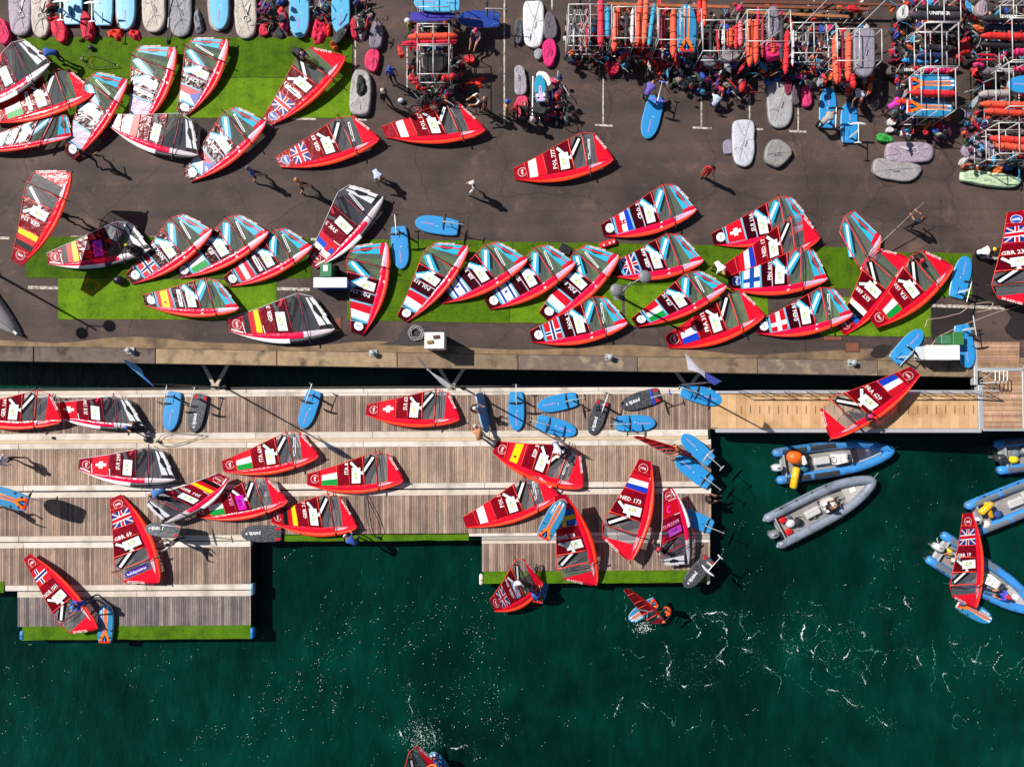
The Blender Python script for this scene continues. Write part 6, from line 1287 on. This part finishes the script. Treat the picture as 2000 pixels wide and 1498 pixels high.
small('dry_pouch', 'small black pouch on the dock left of the sails', 'pouch', 105, 855, ZD, .09, '18181a', '303034')
V, F = boxo(P(1187, 476, .12), Vector((.42, .14, 0)), Vector((-.05, .15, 0)), Vector((0, 0, .1)), .05); t = Thing('duffel_bag', 'small red duffel bag with white marks above the POL 817 sail', 'bag', P(1187, 476)); t.add('body', V, F, cloth('d01828'))
for q in (-.2, .1, .3): V, F = boxo(P(1187, 476, .225) + Vector((q, q * .33, 0)), Vector((.04, .012, 0)), Vector((-.01, .05, 0)), Vector((0, 0, .006))); t.add('mark', V, F, wm)
V, F = boxo(P(1105, 488, .15), Vector((.3, -.16, 0)), Vector((.1, .2, 0)), Vector((0, 0, .14)), .06); t = Thing('duffel_bag', 'black bag on the turf behind the ISR 2 sail', 'bag', P(1105, 488)); t.add('body', V, F, cloth('1c1a1e')); V, F = tube([P(1100, 486, .28), P(1105, 487, .36), P(1110, 490, .28)], .02, 6); t.add('handle', V, F, mat('3a1c20', .7))
# beach trolley under the turquoise board
t = Thing('beach_trolley', 'aluminium beach trolley loaded with a turquoise board', 'trolley', P(1055, 215)); sm = mat('b4b8b8', .4, .1, metal=.4, key='trol')
for z, pts in ((.45, [(1040, 225), (1072, 224)]), (.45, [(1041, 150), (1040, 225)]), (.45, [(1070, 150), (1072, 224)]), (.45, [(1055, 140), (1054, 240)]), (.8, [(1040, 190), (1072, 190)])):
    V, F = tube([P(x, y, z) for x, y in pts], .03, 8); t.add('frame_tube', V, F, sm)
for x in (1036, 1076):
    c_ = P(x, 222, .25); V, F = tube([c_ + Vector((0, .22 * math.cos(a), .22 * math.sin(a))) for a in [2 * math.pi * j / 14 for j in range(14)]], .05, 8, closed=True); t.add('wheel', V, F, mat('26262a', .8), smooth=True)
puffy('gear_bag', 'black net sack on the beach trolley', 'sack', [(1040, 200), (1070, 200), (1074, 218), (1060, 226), (1042, 222)], .4, mat('2c2e2c', .8, .3, 14, .04, 18, key='net'), None, 300, z=.45, crease=.08, extra=False)
puffy('board_bag', 'white board nose bag behind the turquoise board', 'bag', [(1046, 142), (1060, 139), (1072, 146), (1078, 165), (1070, 172), (1050, 160)], .12, bagm('e4e2e2'), None, 301, z=.85, crease=.01, extra=False)
puffy('board_bag', 'narrow navy bag leaning on the trolley', 'bag', [(1076, 175), (1082, 178), (1080, 200), (1074, 222), (1068, 218), (1072, 196)], .25, bagm('1f2c5c'), None, 302, z=.5, extra=False)
# long mast held by the man in navy
A, B_ = P(1694, 500, .5), P(1806, 394, 1.6); t = Thing('mast_pole', 'long pale mast held by the man in navy', 'mast', (A + B_) / 2); V, F = tube([A, B_], [.028, .016], 8); t.add('tube', V, F, mat('8c8478', .4, .1, key='longmast'), smooth=True); V, F = tube([lerp(A, B_, .5), lerp(A, B_, .52)], .032, 8); t.add('joint', V, F, mat('303034', .5))
# ------------------------------------------------------------------ people
def pose(kind):
    J = dict(pel=(0, 0, .95), sp=(0, 0, 1.14), ch=(.01, 0, 1.33), nk=(.01, 0, 1.47), hd=(.03, 0, 1.55), tp=(.03, 0, 1.66))
    for s, q in (('L', 1), ('R', -1)):
        J.update({'sh' + s: (0, .18 * q, 1.41), 'el' + s: (-.04, .25 * q, 1.13), 'wr' + s: (.07, .27 * q, .90), 'ha' + s: (.10, .27 * q, .82), 'hp' + s: (0, .095 * q, .91), 'kn' + s: (.02, .1 * q, .50), 'an' + s: (0, .1 * q, .09), 'to' + s: (.15, .12 * q, .035)})
    up = lambda **k: J.update(k)
    def shift(keys, dx, dz):
        for k in keys: J[k] = (J[k][0] + dx, J[k][1], J[k][2] + dz)
    if kind == 'walk':
        up(knL=(.22, .1, .52), anL=(.26, .1, .10), toL=(.40, .11, .07), knR=(-.05, -.1, .48), anR=(-.30, -.1, .14), toR=(-.17, -.11, .04), elL=(-.16, .24, 1.16), wrL=(-.16, .25, .93), haL=(-.13, .25, .85), elR=(.08, -.25, 1.14), wrR=(.26, -.24, .98), haR=(.33, -.24, .93))
    if kind in ('bend', 'lift'):
        up(pel=(-.12, 0, .90), sp=(.05, 0, 1.03), ch=(.24, 0, 1.12), nk=(.36, 0, 1.14), hd=(.45, 0, 1.13), tp=(.55, 0, 1.11))
        for s, q in (('L', 1), ('R', -1)): up(**{'sh' + s: (.3, .18 * q, 1.1), 'el' + s: (.36, .23 * q, .82), 'wr' + s: (.50, .2 * q, .62), 'ha' + s: (.55, .19 * q, .55), 'hp' + s: (-.12, .1 * q, .87), 'kn' + s: (.02, .12 * q, .47)})
    if kind in ('crouch', 'kneel'):
        up(pel=(-.22, 0, .36), sp=(-.12, 0, .53), ch=(.06, 0, .68), nk=(.17, 0, .78), hd=(.24, 0, .84), tp=(.30, 0, .94))
        for s, q in (('L', 1), ('R', -1)): up(**{'sh' + s: (.1, .18 * q, .72), 'el' + s: (.26, .25 * q, .50), 'wr' + s: (.46, .2 * q, .40), 'ha' + s: (.53, .19 * q, .36), 'hp' + s: (-.2, .1 * q, .34), 'kn' + s: (.2, .16 * q, .46), 'an' + s: (-.06, .14 * q, .09), 'to' + s: (.1, .15 * q, .035)})
    if kind == 'sit':
        up(pel=(0, 0, .14), sp=(-.04, 0, .32), ch=(-.03, 0, .50), nk=(0, 0, .64), hd=(.03, 0, .72), tp=(.04, 0, .83))
        for s, q in (('L', 1), ('R', -1)): up(**{'sh' + s: (-.02, .18 * q, .58), 'el' + s: (.12, .25 * q, .36), 'wr' + s: (.32, .2 * q, .36), 'ha' + s: (.4, .18 * q, .34), 'hp' + s: (.02, .1 * q, .12), 'kn' + s: (.42, .14 * q, .30), 'an' + s: (.72, .12 * q, .08), 'to' + s: (.84, .13 * q, .12)})
    if kind == 'over':
        for s, q in (('L', 1), ('R', -1)): up(**{'el' + s: (.12, .3 * q, 1.62), 'wr' + s: (.16, .27 * q, 1.88), 'ha' + s: (.17, .25 * q, 1.96)})
        up(knL=(.14, .1, .5), anL=(.12, .1, .09), toL=(.27, .11, .04), anR=(-.16, -.1, .09), toR=(-.02, -.11, .04))
    if kind == 'reach':
        for s, q in (('L', 1), ('R', -1)): up(**{'el' + s: (.24, .23 * q, 1.24), 'wr' + s: (.46, .17 * q, 1.24), 'ha' + s: (.54, .16 * q, 1.24)})
        up(ch=(.05, 0, 1.33), nk=(.07, 0, 1.47), hd=(.1, 0, 1.55), tp=(.12, 0, 1.65), anR=(-.2, -.1, .09), toR=(-.06, -.11, .035), knR=(-.06, -.1, .5))
    if kind == 'hang':
        up(pel=(-.25, 0, .75), sp=(-.3, 0, .93), ch=(-.3, 0, 1.12), nk=(-.28, 0, 1.26), hd=(-.25, 0, 1.34), tp=(-.24, 0, 1.45))
        for s, q in (('L', 1), ('R', -1)): up(**{'sh' + s: (-.3, .18 * q, 1.2), 'el' + s: (-.06, .25 * q, 1.16), 'wr' + s: (.18, .22 * q, 1.22), 'ha' + s: (.26, .2 * q, 1.22), 'hp' + s: (-.24, .1 * q, .72), 'kn' + s: (.05, .15 * q, .46)})
    return {k: Vector(v) for k, v in J.items()}
BONES = [('pel', 'sp', 'shirt'), ('sp', 'ch', 'shirt'), ('ch', 'nk', 'shirt'), ('nk', 'hd', 'skin'), ('hd', 'tp', 'skin')]
for s in 'LR': BONES += [('ch', 'sh' + s, 'shirt'), ('sh' + s, 'el' + s, 'sleeve'), ('el' + s, 'wr' + s, 'cuff'), ('wr' + s, 'ha' + s, 'skin'), ('pel', 'hp' + s, 'legs'), ('hp' + s, 'kn' + s, 'legs'), ('kn' + s, 'an' + s, 'calf'), ('an' + s, 'to' + s, 'shoe')]
RAD = dict(pel=.125, sp=.115, ch=.13, nk=.055, hd=.085, tp=.07, sh=.07, el=.045, wr=.032, ha=.034, hp=.09, kn=.058, an=.04, to=.035)
_skin_jobs = []
def person(px, py, face, kind, label, shirt='f0f0f0', legs='202024', skin='b97f5e', hair='2c1e16', hat=None, sleeves='short', trousers='long', base=0., shoe='2a2a2c', vest=None, z=0., scale=1., shirtless=False):
    _skin_jobs.append(dict(px=px, py=py, face=face, kind=kind, label=label, shirt=skin if shirtless else shirt, legs=legs, skin=skin, hair=hair, hat=hat, sleeves=sleeves, trousers=trousers, base=base + z, shoe=shoe, vest=vest, scale=scale))
def build_people():
    tmp = []
    for jb in _skin_jobs:
        J = pose(jb['kind']); names = list(J); idx = {k: i for i, k in enumerate(names)}; V = [J[k] for k in names]; E = [(idx[a], idx[b_]) for a, b_, _ in BONES]; rad = [RAD[k[:2]] if k[:2] in RAD and k not in RAD else RAD[k] for k in names]
        seg = [(J[a], J[b_], c) for a, b_, c in BONES]
        for s in 'LR':        # five fingers per hand
            wv, hv = J['wr' + s], J['ha' + s]; d = (hv - wv).normalized(); side = d.cross(Vector((0, 0, 1))); side = side.normalized() if side.length > .1 else Vector((1, 0, 0)); nn = side.cross(d)
            for k in range(4):
                b0 = hv + d * .03 + side * (.026 * (k - 1.5)); ln_ = (.06, .072, .068, .052)[k]
                p1 = b0 + d * ln_ * .6 - nn * .008; p2 = p1 + d * ln_ * .35 - nn * .022
                i = len(V); V += [p1, p2]; E += [(idx['ha' + s], i), (i, i + 1)]; rad += [.0095, .008]; seg.append((hv, p2, 'skin'))
            q = 1 if s == 'L' else -1
            p1 = wv + d * .05 + side * (.045 * q); p2 = p1 + d * .04 + side * (.012 * q); i = len(V); V += [p1, p2]; E += [(idx['wr' + s], i), (i, i + 1)]; rad += [.012, .009]; seg.append((p1, p2, 'skin'))
        me = bpy.data.meshes.new('body'); me.from_pydata([tuple(v) for v in V], E, []); o = bpy.data.objects.new('body', me); col.objects.link(o)
        o.modifiers.new('skin', 'SKIN'); sv = me.skin_vertices[0].data
        for i, r_ in enumerate(rad): sv[i].radius = (r_, r_); sv[i].use_root = (i == idx['pel'])
        ss = o.modifiers.new('sub', 'SUBSURF'); ss.levels = 1; ss.render_levels = 1
        tmp.append((jb, J, seg, o))
    bpy.context.view_layer.update(); dg = bpy.context.evaluated_depsgraph_get()
    out = [(jb, J, seg, bpy.data.meshes.new_from_object(o.evaluated_get(dg)), o) for jb, J, seg, o in tmp]
    for jb, J, seg, me, o in out:
        bpy.data.objects.remove(o)
        c = jb; sk = mat(c['skin'], .55, .08, 8, key='skin'); sh_ = cloth(c['shirt']); lg = cloth(c['legs']); so_ = mat(c['shoe'], .7, key='shoe')
        me.materials.clear()
        for m in (sk, sh_, lg, so_): me.materials.append(m)
        pick = dict(skin=0, shirt=1, legs=2, shoe=3, sleeve=1 if c['sleeves'] != 'none' else 0, cuff=1 if c['sleeves'] == 'long' else 0, calf=2 if c['trousers'] == 'long' else 0)
        for p in me.polygons:
            best, bt = 9, 'skin'
            for a, b_, tg in seg:
                ab = b_ - a; tt = max(0, min(1, (p.center - a).dot(ab) / max(1e-9, ab.length_squared))); dd = (p.center - a - ab * tt).length
                if dd < best: best, bt = dd, tg
            p.material_index = pick[bt]; p.use_smooth = True
        A = P(c['px'], c['py'], c['base']); root = bpy.data.objects.new('person', None); col.objects.link(root); root.location = A; root.rotation_euler = (0, 0, R(c['face'])); root.scale = (c['scale'],) * 3
        root.empty_display_size = .1; tagit(root, c['label'], 'person', 'people at the venue')
        bo = bpy.data.objects.new('body', me); me.name = 'body'; col.objects.link(bo); bo.parent = root
        hd, tp = J['hd'], J['tp']; ax = (tp - hd).normalized(); fw = Vector((1, 0, 0)) - ax * ax.x; fw.normalize(); lf = ax.cross(fw)
        cc = hd + ax * .05
        def put(name, V, F, m, smooth=True):
            me2 = mesh(name, V, F, m, None, smooth); q = bpy.data.objects.new(name, me2); col.objects.link(q); q.parent = root; return q
        # hair: a cap that leaves the face free
        rings = []
        for i in range(6):
            a = i / 5 * math.pi * .56; rings.append([cc - fw * .018 + ax * (.135 * math.cos(a)) + fw * (.108 * math.sin(a) * math.cos(b_) - (.03 * math.sin(a) if math.cos(b_) > 0 else 0)) + lf * (.098 * math.sin(a) * math.sin(b_)) - ax * (0.05 * math.sin(a) ** 3 if math.cos(b_) < 0 else 0) for b_ in [2 * math.pi * k / 12 for k in range(12)]])
        rings[0] = [p + (fw * math.cos(k) + lf * math.sin(k)) * .004 for k, p in enumerate(rings[0])]
        V, F = loft(rings); put('hair', V, F, mat(c['hair'], .6, .3, 40, key='hair'))
        V, F = ball(cc + fw * .098 - ax * .025, .014, .012, .022, 6, 4, (fw, lf, ax)); put('nose', V, F, sk)
        for q in (1, -1):
            V, F = ball(cc + fw * .085 + lf * (.032 * q) + ax * .0, .01, .012, .008, 6, 4, (fw, lf, ax)); put('eye', V, F, mat('26201c', .3)); V, F = ball(cc + lf * (.088 * q) - ax * .02 - fw * .005, .012, .01, .026, 6, 4, (fw, lf, ax)); put('ear', V, F, sk)
        V, F = ball(cc + fw * .085 - ax * .062, .01, .024, .006, 6, 4, (fw, lf, ax)); put('mouth', V, F, mat('8a4a40', .5))
        if c['hat']:
            V, F = ball(cc + ax * .06, .118, .108, .095, 12, 6, (fw, lf, ax)); put('cap', V, F, cloth(c['hat']))
            V, F = loft([[cc + ax * (.05 + z) + fw * (.09 + .10 * math.cos(b_)) + lf * (.085 * math.sin(b_)) for b_ in [2 * math.pi * k / 10 for k in range(10)]] for z in (0, .012)]); put('cap_brim', V, F, cloth(c['hat']))
        if c['vest']:
            a, b_ = J['sp'] - (J['ch'] - J['sp']) * .15, J['ch'] + (J['nk'] - J['ch']) * .45; tx = (b_ - a).normalized(); f2 = Vector((1, 0, 0)) - tx * tx.x; f2.normalize(); l2 = tx.cross(f2)
            V, F = loft([[lerp(a, b_, q) + f2 * (.175 * k * math.cos(w_)) + l2 * (.215 * k * math.sin(w_)) for w_ in [2 * math.pi * j / 14 for j in range(14)]] for q, k in ((0, .85), (.1, 1), (.6, 1.02), (.95, .8), (1, .6))]); put('vest', V, F, cloth(c['vest']))
up_, dn, lf_, rt = 90, -90, 180, 0
person(128, 122, 190, 'bend', 'person in a blue top bending over the grey sail on the turf', '2a5cb4', '1a1a22', sleeves='none')
person(196, 318, 60, 'walk', 'person in black walking below the CZE 89 sail', '1c1a1e', '1a1a1e')
person(507, 350, 20, 'walk', 'person in a bright blue shirt walking on the asphalt', '2a66c4', '1c2030', hair='6a5040', trousers='short')
person(598, 372, 25, 'walk', 'bare chested person in dark shorts walking', shirtless=True, legs='3c1c24', hair='c08a4c', trousers='short', skin='c08a62')
person(741, 349, -60, 'bend', 'person in a pale blue shirt looking down on the asphalt', 'aebcd8', '20222c', trousers='short')
person(928, 378, 180, 'walk', 'person in a white robe alone on the asphalt', 'dcc8c8', 'd8c4c4', hat='e8dcd8', hair='5a3a2a', sleeves='long')
person(1374, 346, -100, 'stand', 'person in red standing beside a long shadow', 'd01a28', 'c81a28', hair='2a1a18')
person(771, 163, -70, 'stand', 'person in a blue top and dark trousers left of the gear rack', '2450b0', '16161c', hair='3a2a20', hat='2a50b0')
person(758, 205, -45, 'walk', 'person in black with a pale cap near the gear rack', '1a181c', '1c1c20', hat='c8b4ac')
person(938, 214, 200, 'reach', 'person in a white shirt beside the POL 17 sail', 'ecebea', '2a2624', hair='7a4a28')
person(949, 220, 160, 'stand', 'bare armed person behind the one in the white shirt', '26221f', '241c1c', sleeves='none', hair='c8987c', trousers='short')
person(990, 226, 0, 'stand', 'person with a blue cap left of the trolley', 'd8a07c', '2c3450', hat='2c60b8', sleeves='none')
person(1007, 232, -70, 'stand', 'person with a red cap beside the pink bag', 'd84a4a', '2a2226', hat='cc2030')
person(1022, 240, 80, 'bend', 'person in black bending over the pink bag', '18181c', '16161a', hair='8a4a24')
person(931, 75, -110, 'sit', 'person with a pink cap sitting in the shade by the rack', 'c8ccd8', '7a5a8c', hat='e0406c', sleeves='short', trousers='short', z=.3)
person(1392, 206, 70, 'crouch', 'person in a pale blue shirt crouching by the racks', 'c4d2ea', '20242c', hair='2a1c18')
person(1258, 196, 60, 'bend', 'person in purple bending over the upturned board', '6a58b8', '1c1c24', hair='3a2420')
person(1594, 250, 40, 'bend', 'person in grey bending at the left blue board', 'a8a09c', '1a1a1c', hair='2c1c18', sleeves='none')
person(1657, 196, -80, 'bend', 'person with bare arms working on the right blue board', 'c8c4d8', '2c2228', sleeves='none', hair='6a3420')
person(1722, 222, 30, 'bend', 'person in a magenta top leaning to the rack', 'cc2cac', '5a3040', hair='4a2024', sleeves='none')
person(1728, 148, 0, 'sit', 'bare legged person resting in the rack shade', '5a5450', '3a3432', trousers='short', skin='c89870')
person(1770, 444, 130, 'reach', 'person in navy holding a long mast', '1c2440', '161a28', hair='4a3020')
person(1906, 496, 5, 'kneel', 'person with a yellow cap kneeling at the GBR 23 sail', 'dcdcdc', '26201e', hat='e8c820', sleeves='short')
person(1391, 524, -60, 'bend', 'blonde person in a white shirt among the sails', 'e8e4e6', '6a4a30', hair='d8b060', trousers='short')
person(1782, 505, -100, 'crouch', 'person with a red cap behind the ITA 150 sail', '1c1a1e', '18181a', hat='cc2430')
person(588, 118, -30, 'bend', 'person in black with a purple cap at the GBR 113 sail', '1a181e', '16161a', hat='4c3a8c', sleeves='long')
person(152, 432, 200, 'over', 'person in black carrying the GER 320 sail overhead', '1a1a1e', '18181c')
person(278, 494, 160, 'kneel', 'person in black kneeling at the GER 9 sail foot', '16161a', '1a1a1e', sleeves='long')
person(278, 836, 170, 'kneel', 'person with a blue cap kneeling at the SUI 134 sail', '1c1c24', '18181c', hat='2448b0', base=ZD)
person(40, 895, 170, 'walk', 'person in a pale shirt walking at the left edge of the dock', 'd4d6e0', '1c1c22', base=ZD, sleeves='long')
person(332, 955, 200, 'bend', 'person in a blue striped shirt at the SUI 295 sail', '4a82c8', '26222a', hair='7a4a30', base=ZD)
person(356, 1052, 170, 'over', 'person in white and red carrying a grey board', 'e4e2e2', '2a282c', base=ZD, sleeves='long', hair='4a3028')
person(186, 1166, 200, 'reach', 'person in royal blue carrying the NOR 1501 sail', '1c50c8', '18204c', base=ZD, sleeves='long', hat='4a80c8')
person(926, 796, -10, 'reach', 'person in dark maroon holding the board on its edge', '3a1c24', '1c1a20', hat='d8d0c8', base=ZD, sleeves='none')
person(937, 850, 110, 'bend', 'person with a white cap at the SUI 63 sail foot', 'd8946c', '262a40', hat='e0e4f0', base=ZD, sleeves='none')
person(1084, 868, -80, 'bend', 'person in white and blue at the ESP 3 sail', 'dcdce8', '2c3a8c', hat='e8d8c0', base=ZD)
person(1312, 874, 200, 'reach', 'tanned person behind the tilted red sail', 'b8784c', '1c1c24', hair='8a5030', base=ZD, sleeves='none')
person(1378, 972, 0, 'sit', 'person in a black top sitting at the dock edge', '1a1c22', '2a2c34', base=ZD, hair='4a2c20', sleeves='none', z=.02)
person(1272, 1060, 30, 'stand', 'person with a red cap behind the NED 173 sail', '2a2430', '1c1c24', hat='cc2440', base=ZD)
person(700, 1052, 140, 'bend', 'person in blue and white at the GER 21 sail', '3a5cb0', '1c1c22', hat='dcdce4', base=ZD)
person(1288, 1188, 225, 'hang', 'rider in an orange vest beside the edge on sail', '1c1c20', '18181c', vest='e8641c', base=ZW, hat='e04a20', sleeves='long', z=.15)
person(848, 1480, 200, 'hang', 'rider with orange sleeves at the bottom edge', 'e87a2c', '1c2c6c', base=ZW, vest='3c64b4', sleeves='long', z=.15)
person(1950, 1158, 170, 'sit', 'person in a blue top with a red helmet in the boat', '4a4cc0', '1c2444', hat='d02030', base=ZW, z=.55)
person(1612, 988, 30, 'sit', 'helmsman in black sitting in the grey boat', '1c1c20', '1a1a1e', hair='8a5030', base=ZW, z=.6)
person(1852, 1072, 215, 'bend', 'person in grey leaning over the blue boat stern', '8a8a90', '77777c', base=ZW, hat='e8e4e0', z=.4)
person(1670, 812, 170, 'over', 'person with a pink cap under the FRA 629 sail', '1c1c24', '20202a', hat='d8306c', base=-.62)
person(2012, 712, 180, 'walk', 'person with white shoes entering at the right edge of the platform', 'd8d8da', '1c1c22', shoe='f0f0f0', base=.06, trousers='short')
person(1010, 1128, -60, 'reach', 'person in a white top holding the GBR 404 sail', 'e8e8ec', '1c1c24', base=ZD, vest='d8dce4')
person(1046, 1158, 90, 'crouch', 'person in blue crouching on the board by the turf strip', '3464b8', '1c2448', base=ZD, z=-.2)
person(10, 985, 20, 'over', 'person carrying the orange and blue board overhead', '1c1c22', '18181c', base=ZD)
build_people()
# ------------------------------------------------------------------ foam and painted sun glints on the water
rf = random.Random(5); V, F, FM = [], [], []
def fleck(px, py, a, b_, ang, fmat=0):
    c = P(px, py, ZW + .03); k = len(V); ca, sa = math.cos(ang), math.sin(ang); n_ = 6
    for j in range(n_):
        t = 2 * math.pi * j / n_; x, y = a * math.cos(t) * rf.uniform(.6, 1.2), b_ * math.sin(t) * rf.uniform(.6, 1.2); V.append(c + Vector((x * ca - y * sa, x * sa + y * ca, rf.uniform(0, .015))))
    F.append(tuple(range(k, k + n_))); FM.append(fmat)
def onwater(x, y):
    if y < 850: return False
    if x < 495 and y < 1252: return False
    if x < 1392 and y < 1062: return False
    if 935 < x < 1392 and y < 1146: return False
    return True
for i in range(1100):  # small white flecks in diagonal clusters: sun glints painted onto the ripples
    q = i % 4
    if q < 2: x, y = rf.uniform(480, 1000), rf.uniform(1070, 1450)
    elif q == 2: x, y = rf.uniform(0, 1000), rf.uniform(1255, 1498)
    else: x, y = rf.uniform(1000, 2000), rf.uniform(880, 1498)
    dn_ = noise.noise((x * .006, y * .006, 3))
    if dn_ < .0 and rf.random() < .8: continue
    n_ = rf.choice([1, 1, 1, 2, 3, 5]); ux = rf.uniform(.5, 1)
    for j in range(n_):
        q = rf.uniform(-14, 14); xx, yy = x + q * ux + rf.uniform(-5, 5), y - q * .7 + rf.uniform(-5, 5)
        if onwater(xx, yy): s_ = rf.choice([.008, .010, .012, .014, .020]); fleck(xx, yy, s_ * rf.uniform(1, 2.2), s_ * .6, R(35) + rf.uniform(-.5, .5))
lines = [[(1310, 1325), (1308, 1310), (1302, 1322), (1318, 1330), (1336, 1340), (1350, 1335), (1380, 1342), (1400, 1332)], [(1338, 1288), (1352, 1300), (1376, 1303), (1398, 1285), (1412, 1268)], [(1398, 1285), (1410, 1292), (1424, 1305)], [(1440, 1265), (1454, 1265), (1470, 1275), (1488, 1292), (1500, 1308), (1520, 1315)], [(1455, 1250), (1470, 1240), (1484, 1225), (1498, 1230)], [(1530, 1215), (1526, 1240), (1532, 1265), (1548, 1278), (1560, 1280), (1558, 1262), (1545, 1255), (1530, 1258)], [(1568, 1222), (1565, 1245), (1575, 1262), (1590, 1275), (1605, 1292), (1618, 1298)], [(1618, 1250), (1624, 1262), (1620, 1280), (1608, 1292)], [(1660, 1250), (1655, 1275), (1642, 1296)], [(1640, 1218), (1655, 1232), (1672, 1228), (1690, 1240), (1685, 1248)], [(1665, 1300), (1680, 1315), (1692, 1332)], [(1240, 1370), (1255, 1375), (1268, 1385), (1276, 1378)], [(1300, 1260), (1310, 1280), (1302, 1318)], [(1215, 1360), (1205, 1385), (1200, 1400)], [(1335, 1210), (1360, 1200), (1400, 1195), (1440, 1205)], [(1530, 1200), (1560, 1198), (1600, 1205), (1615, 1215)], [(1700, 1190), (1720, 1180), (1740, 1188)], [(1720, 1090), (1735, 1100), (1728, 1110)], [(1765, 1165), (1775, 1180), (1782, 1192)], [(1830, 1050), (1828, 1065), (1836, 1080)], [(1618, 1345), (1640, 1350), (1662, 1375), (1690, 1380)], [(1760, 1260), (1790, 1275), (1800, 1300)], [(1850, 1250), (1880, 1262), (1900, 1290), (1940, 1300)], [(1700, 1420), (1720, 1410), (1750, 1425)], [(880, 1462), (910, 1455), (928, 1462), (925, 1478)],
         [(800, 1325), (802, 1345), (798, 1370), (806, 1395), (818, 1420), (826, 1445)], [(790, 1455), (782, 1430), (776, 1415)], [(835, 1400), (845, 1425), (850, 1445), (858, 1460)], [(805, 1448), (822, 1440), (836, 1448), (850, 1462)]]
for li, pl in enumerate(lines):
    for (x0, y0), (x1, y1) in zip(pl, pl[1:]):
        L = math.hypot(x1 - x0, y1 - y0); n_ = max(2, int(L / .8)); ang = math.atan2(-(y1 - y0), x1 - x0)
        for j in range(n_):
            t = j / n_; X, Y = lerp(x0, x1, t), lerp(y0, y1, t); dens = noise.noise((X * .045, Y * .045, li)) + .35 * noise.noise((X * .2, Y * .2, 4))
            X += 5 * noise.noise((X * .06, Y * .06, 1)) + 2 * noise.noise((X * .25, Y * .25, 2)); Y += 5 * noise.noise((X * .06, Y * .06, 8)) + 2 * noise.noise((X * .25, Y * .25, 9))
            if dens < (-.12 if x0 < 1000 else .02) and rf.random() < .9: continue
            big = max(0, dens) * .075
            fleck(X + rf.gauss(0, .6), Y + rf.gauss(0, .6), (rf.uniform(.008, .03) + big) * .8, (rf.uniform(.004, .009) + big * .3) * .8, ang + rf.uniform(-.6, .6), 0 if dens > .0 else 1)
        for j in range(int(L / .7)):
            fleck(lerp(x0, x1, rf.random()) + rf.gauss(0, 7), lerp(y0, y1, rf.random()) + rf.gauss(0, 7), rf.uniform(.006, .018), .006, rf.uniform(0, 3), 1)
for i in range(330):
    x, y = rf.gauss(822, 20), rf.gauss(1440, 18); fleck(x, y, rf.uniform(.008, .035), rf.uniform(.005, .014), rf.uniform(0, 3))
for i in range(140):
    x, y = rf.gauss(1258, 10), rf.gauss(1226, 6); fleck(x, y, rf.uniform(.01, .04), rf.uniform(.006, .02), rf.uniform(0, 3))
# lacy web of thin foam lines drifting at the lower right: level lines of a warped noise field
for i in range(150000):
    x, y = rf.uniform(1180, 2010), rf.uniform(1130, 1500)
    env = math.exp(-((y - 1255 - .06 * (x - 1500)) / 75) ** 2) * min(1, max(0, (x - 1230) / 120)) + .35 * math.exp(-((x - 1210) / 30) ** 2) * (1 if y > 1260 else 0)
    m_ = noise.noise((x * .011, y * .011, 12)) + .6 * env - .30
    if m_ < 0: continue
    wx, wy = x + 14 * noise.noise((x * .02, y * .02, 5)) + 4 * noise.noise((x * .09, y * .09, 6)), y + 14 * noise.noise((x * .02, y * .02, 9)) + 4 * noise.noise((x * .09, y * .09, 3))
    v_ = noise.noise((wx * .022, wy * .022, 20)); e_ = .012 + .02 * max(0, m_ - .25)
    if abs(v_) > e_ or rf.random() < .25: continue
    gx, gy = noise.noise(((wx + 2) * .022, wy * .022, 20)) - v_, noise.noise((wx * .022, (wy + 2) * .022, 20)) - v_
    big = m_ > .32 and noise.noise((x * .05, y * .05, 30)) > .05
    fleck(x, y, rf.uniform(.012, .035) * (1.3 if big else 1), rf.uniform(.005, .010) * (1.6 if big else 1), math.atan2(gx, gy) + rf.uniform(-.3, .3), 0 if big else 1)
one('foam_and_glints', 'white foam flecks, streaks and painted sun glints scattered over the green water', 'foam_and_glints', V, F, [mat('d8e4e2', .5, .2, 2, key='foam_and_glints'), mat('6aaea2', .5, .3, 2, key='foam_and_glints2')], kind='stuff', fm=FM)
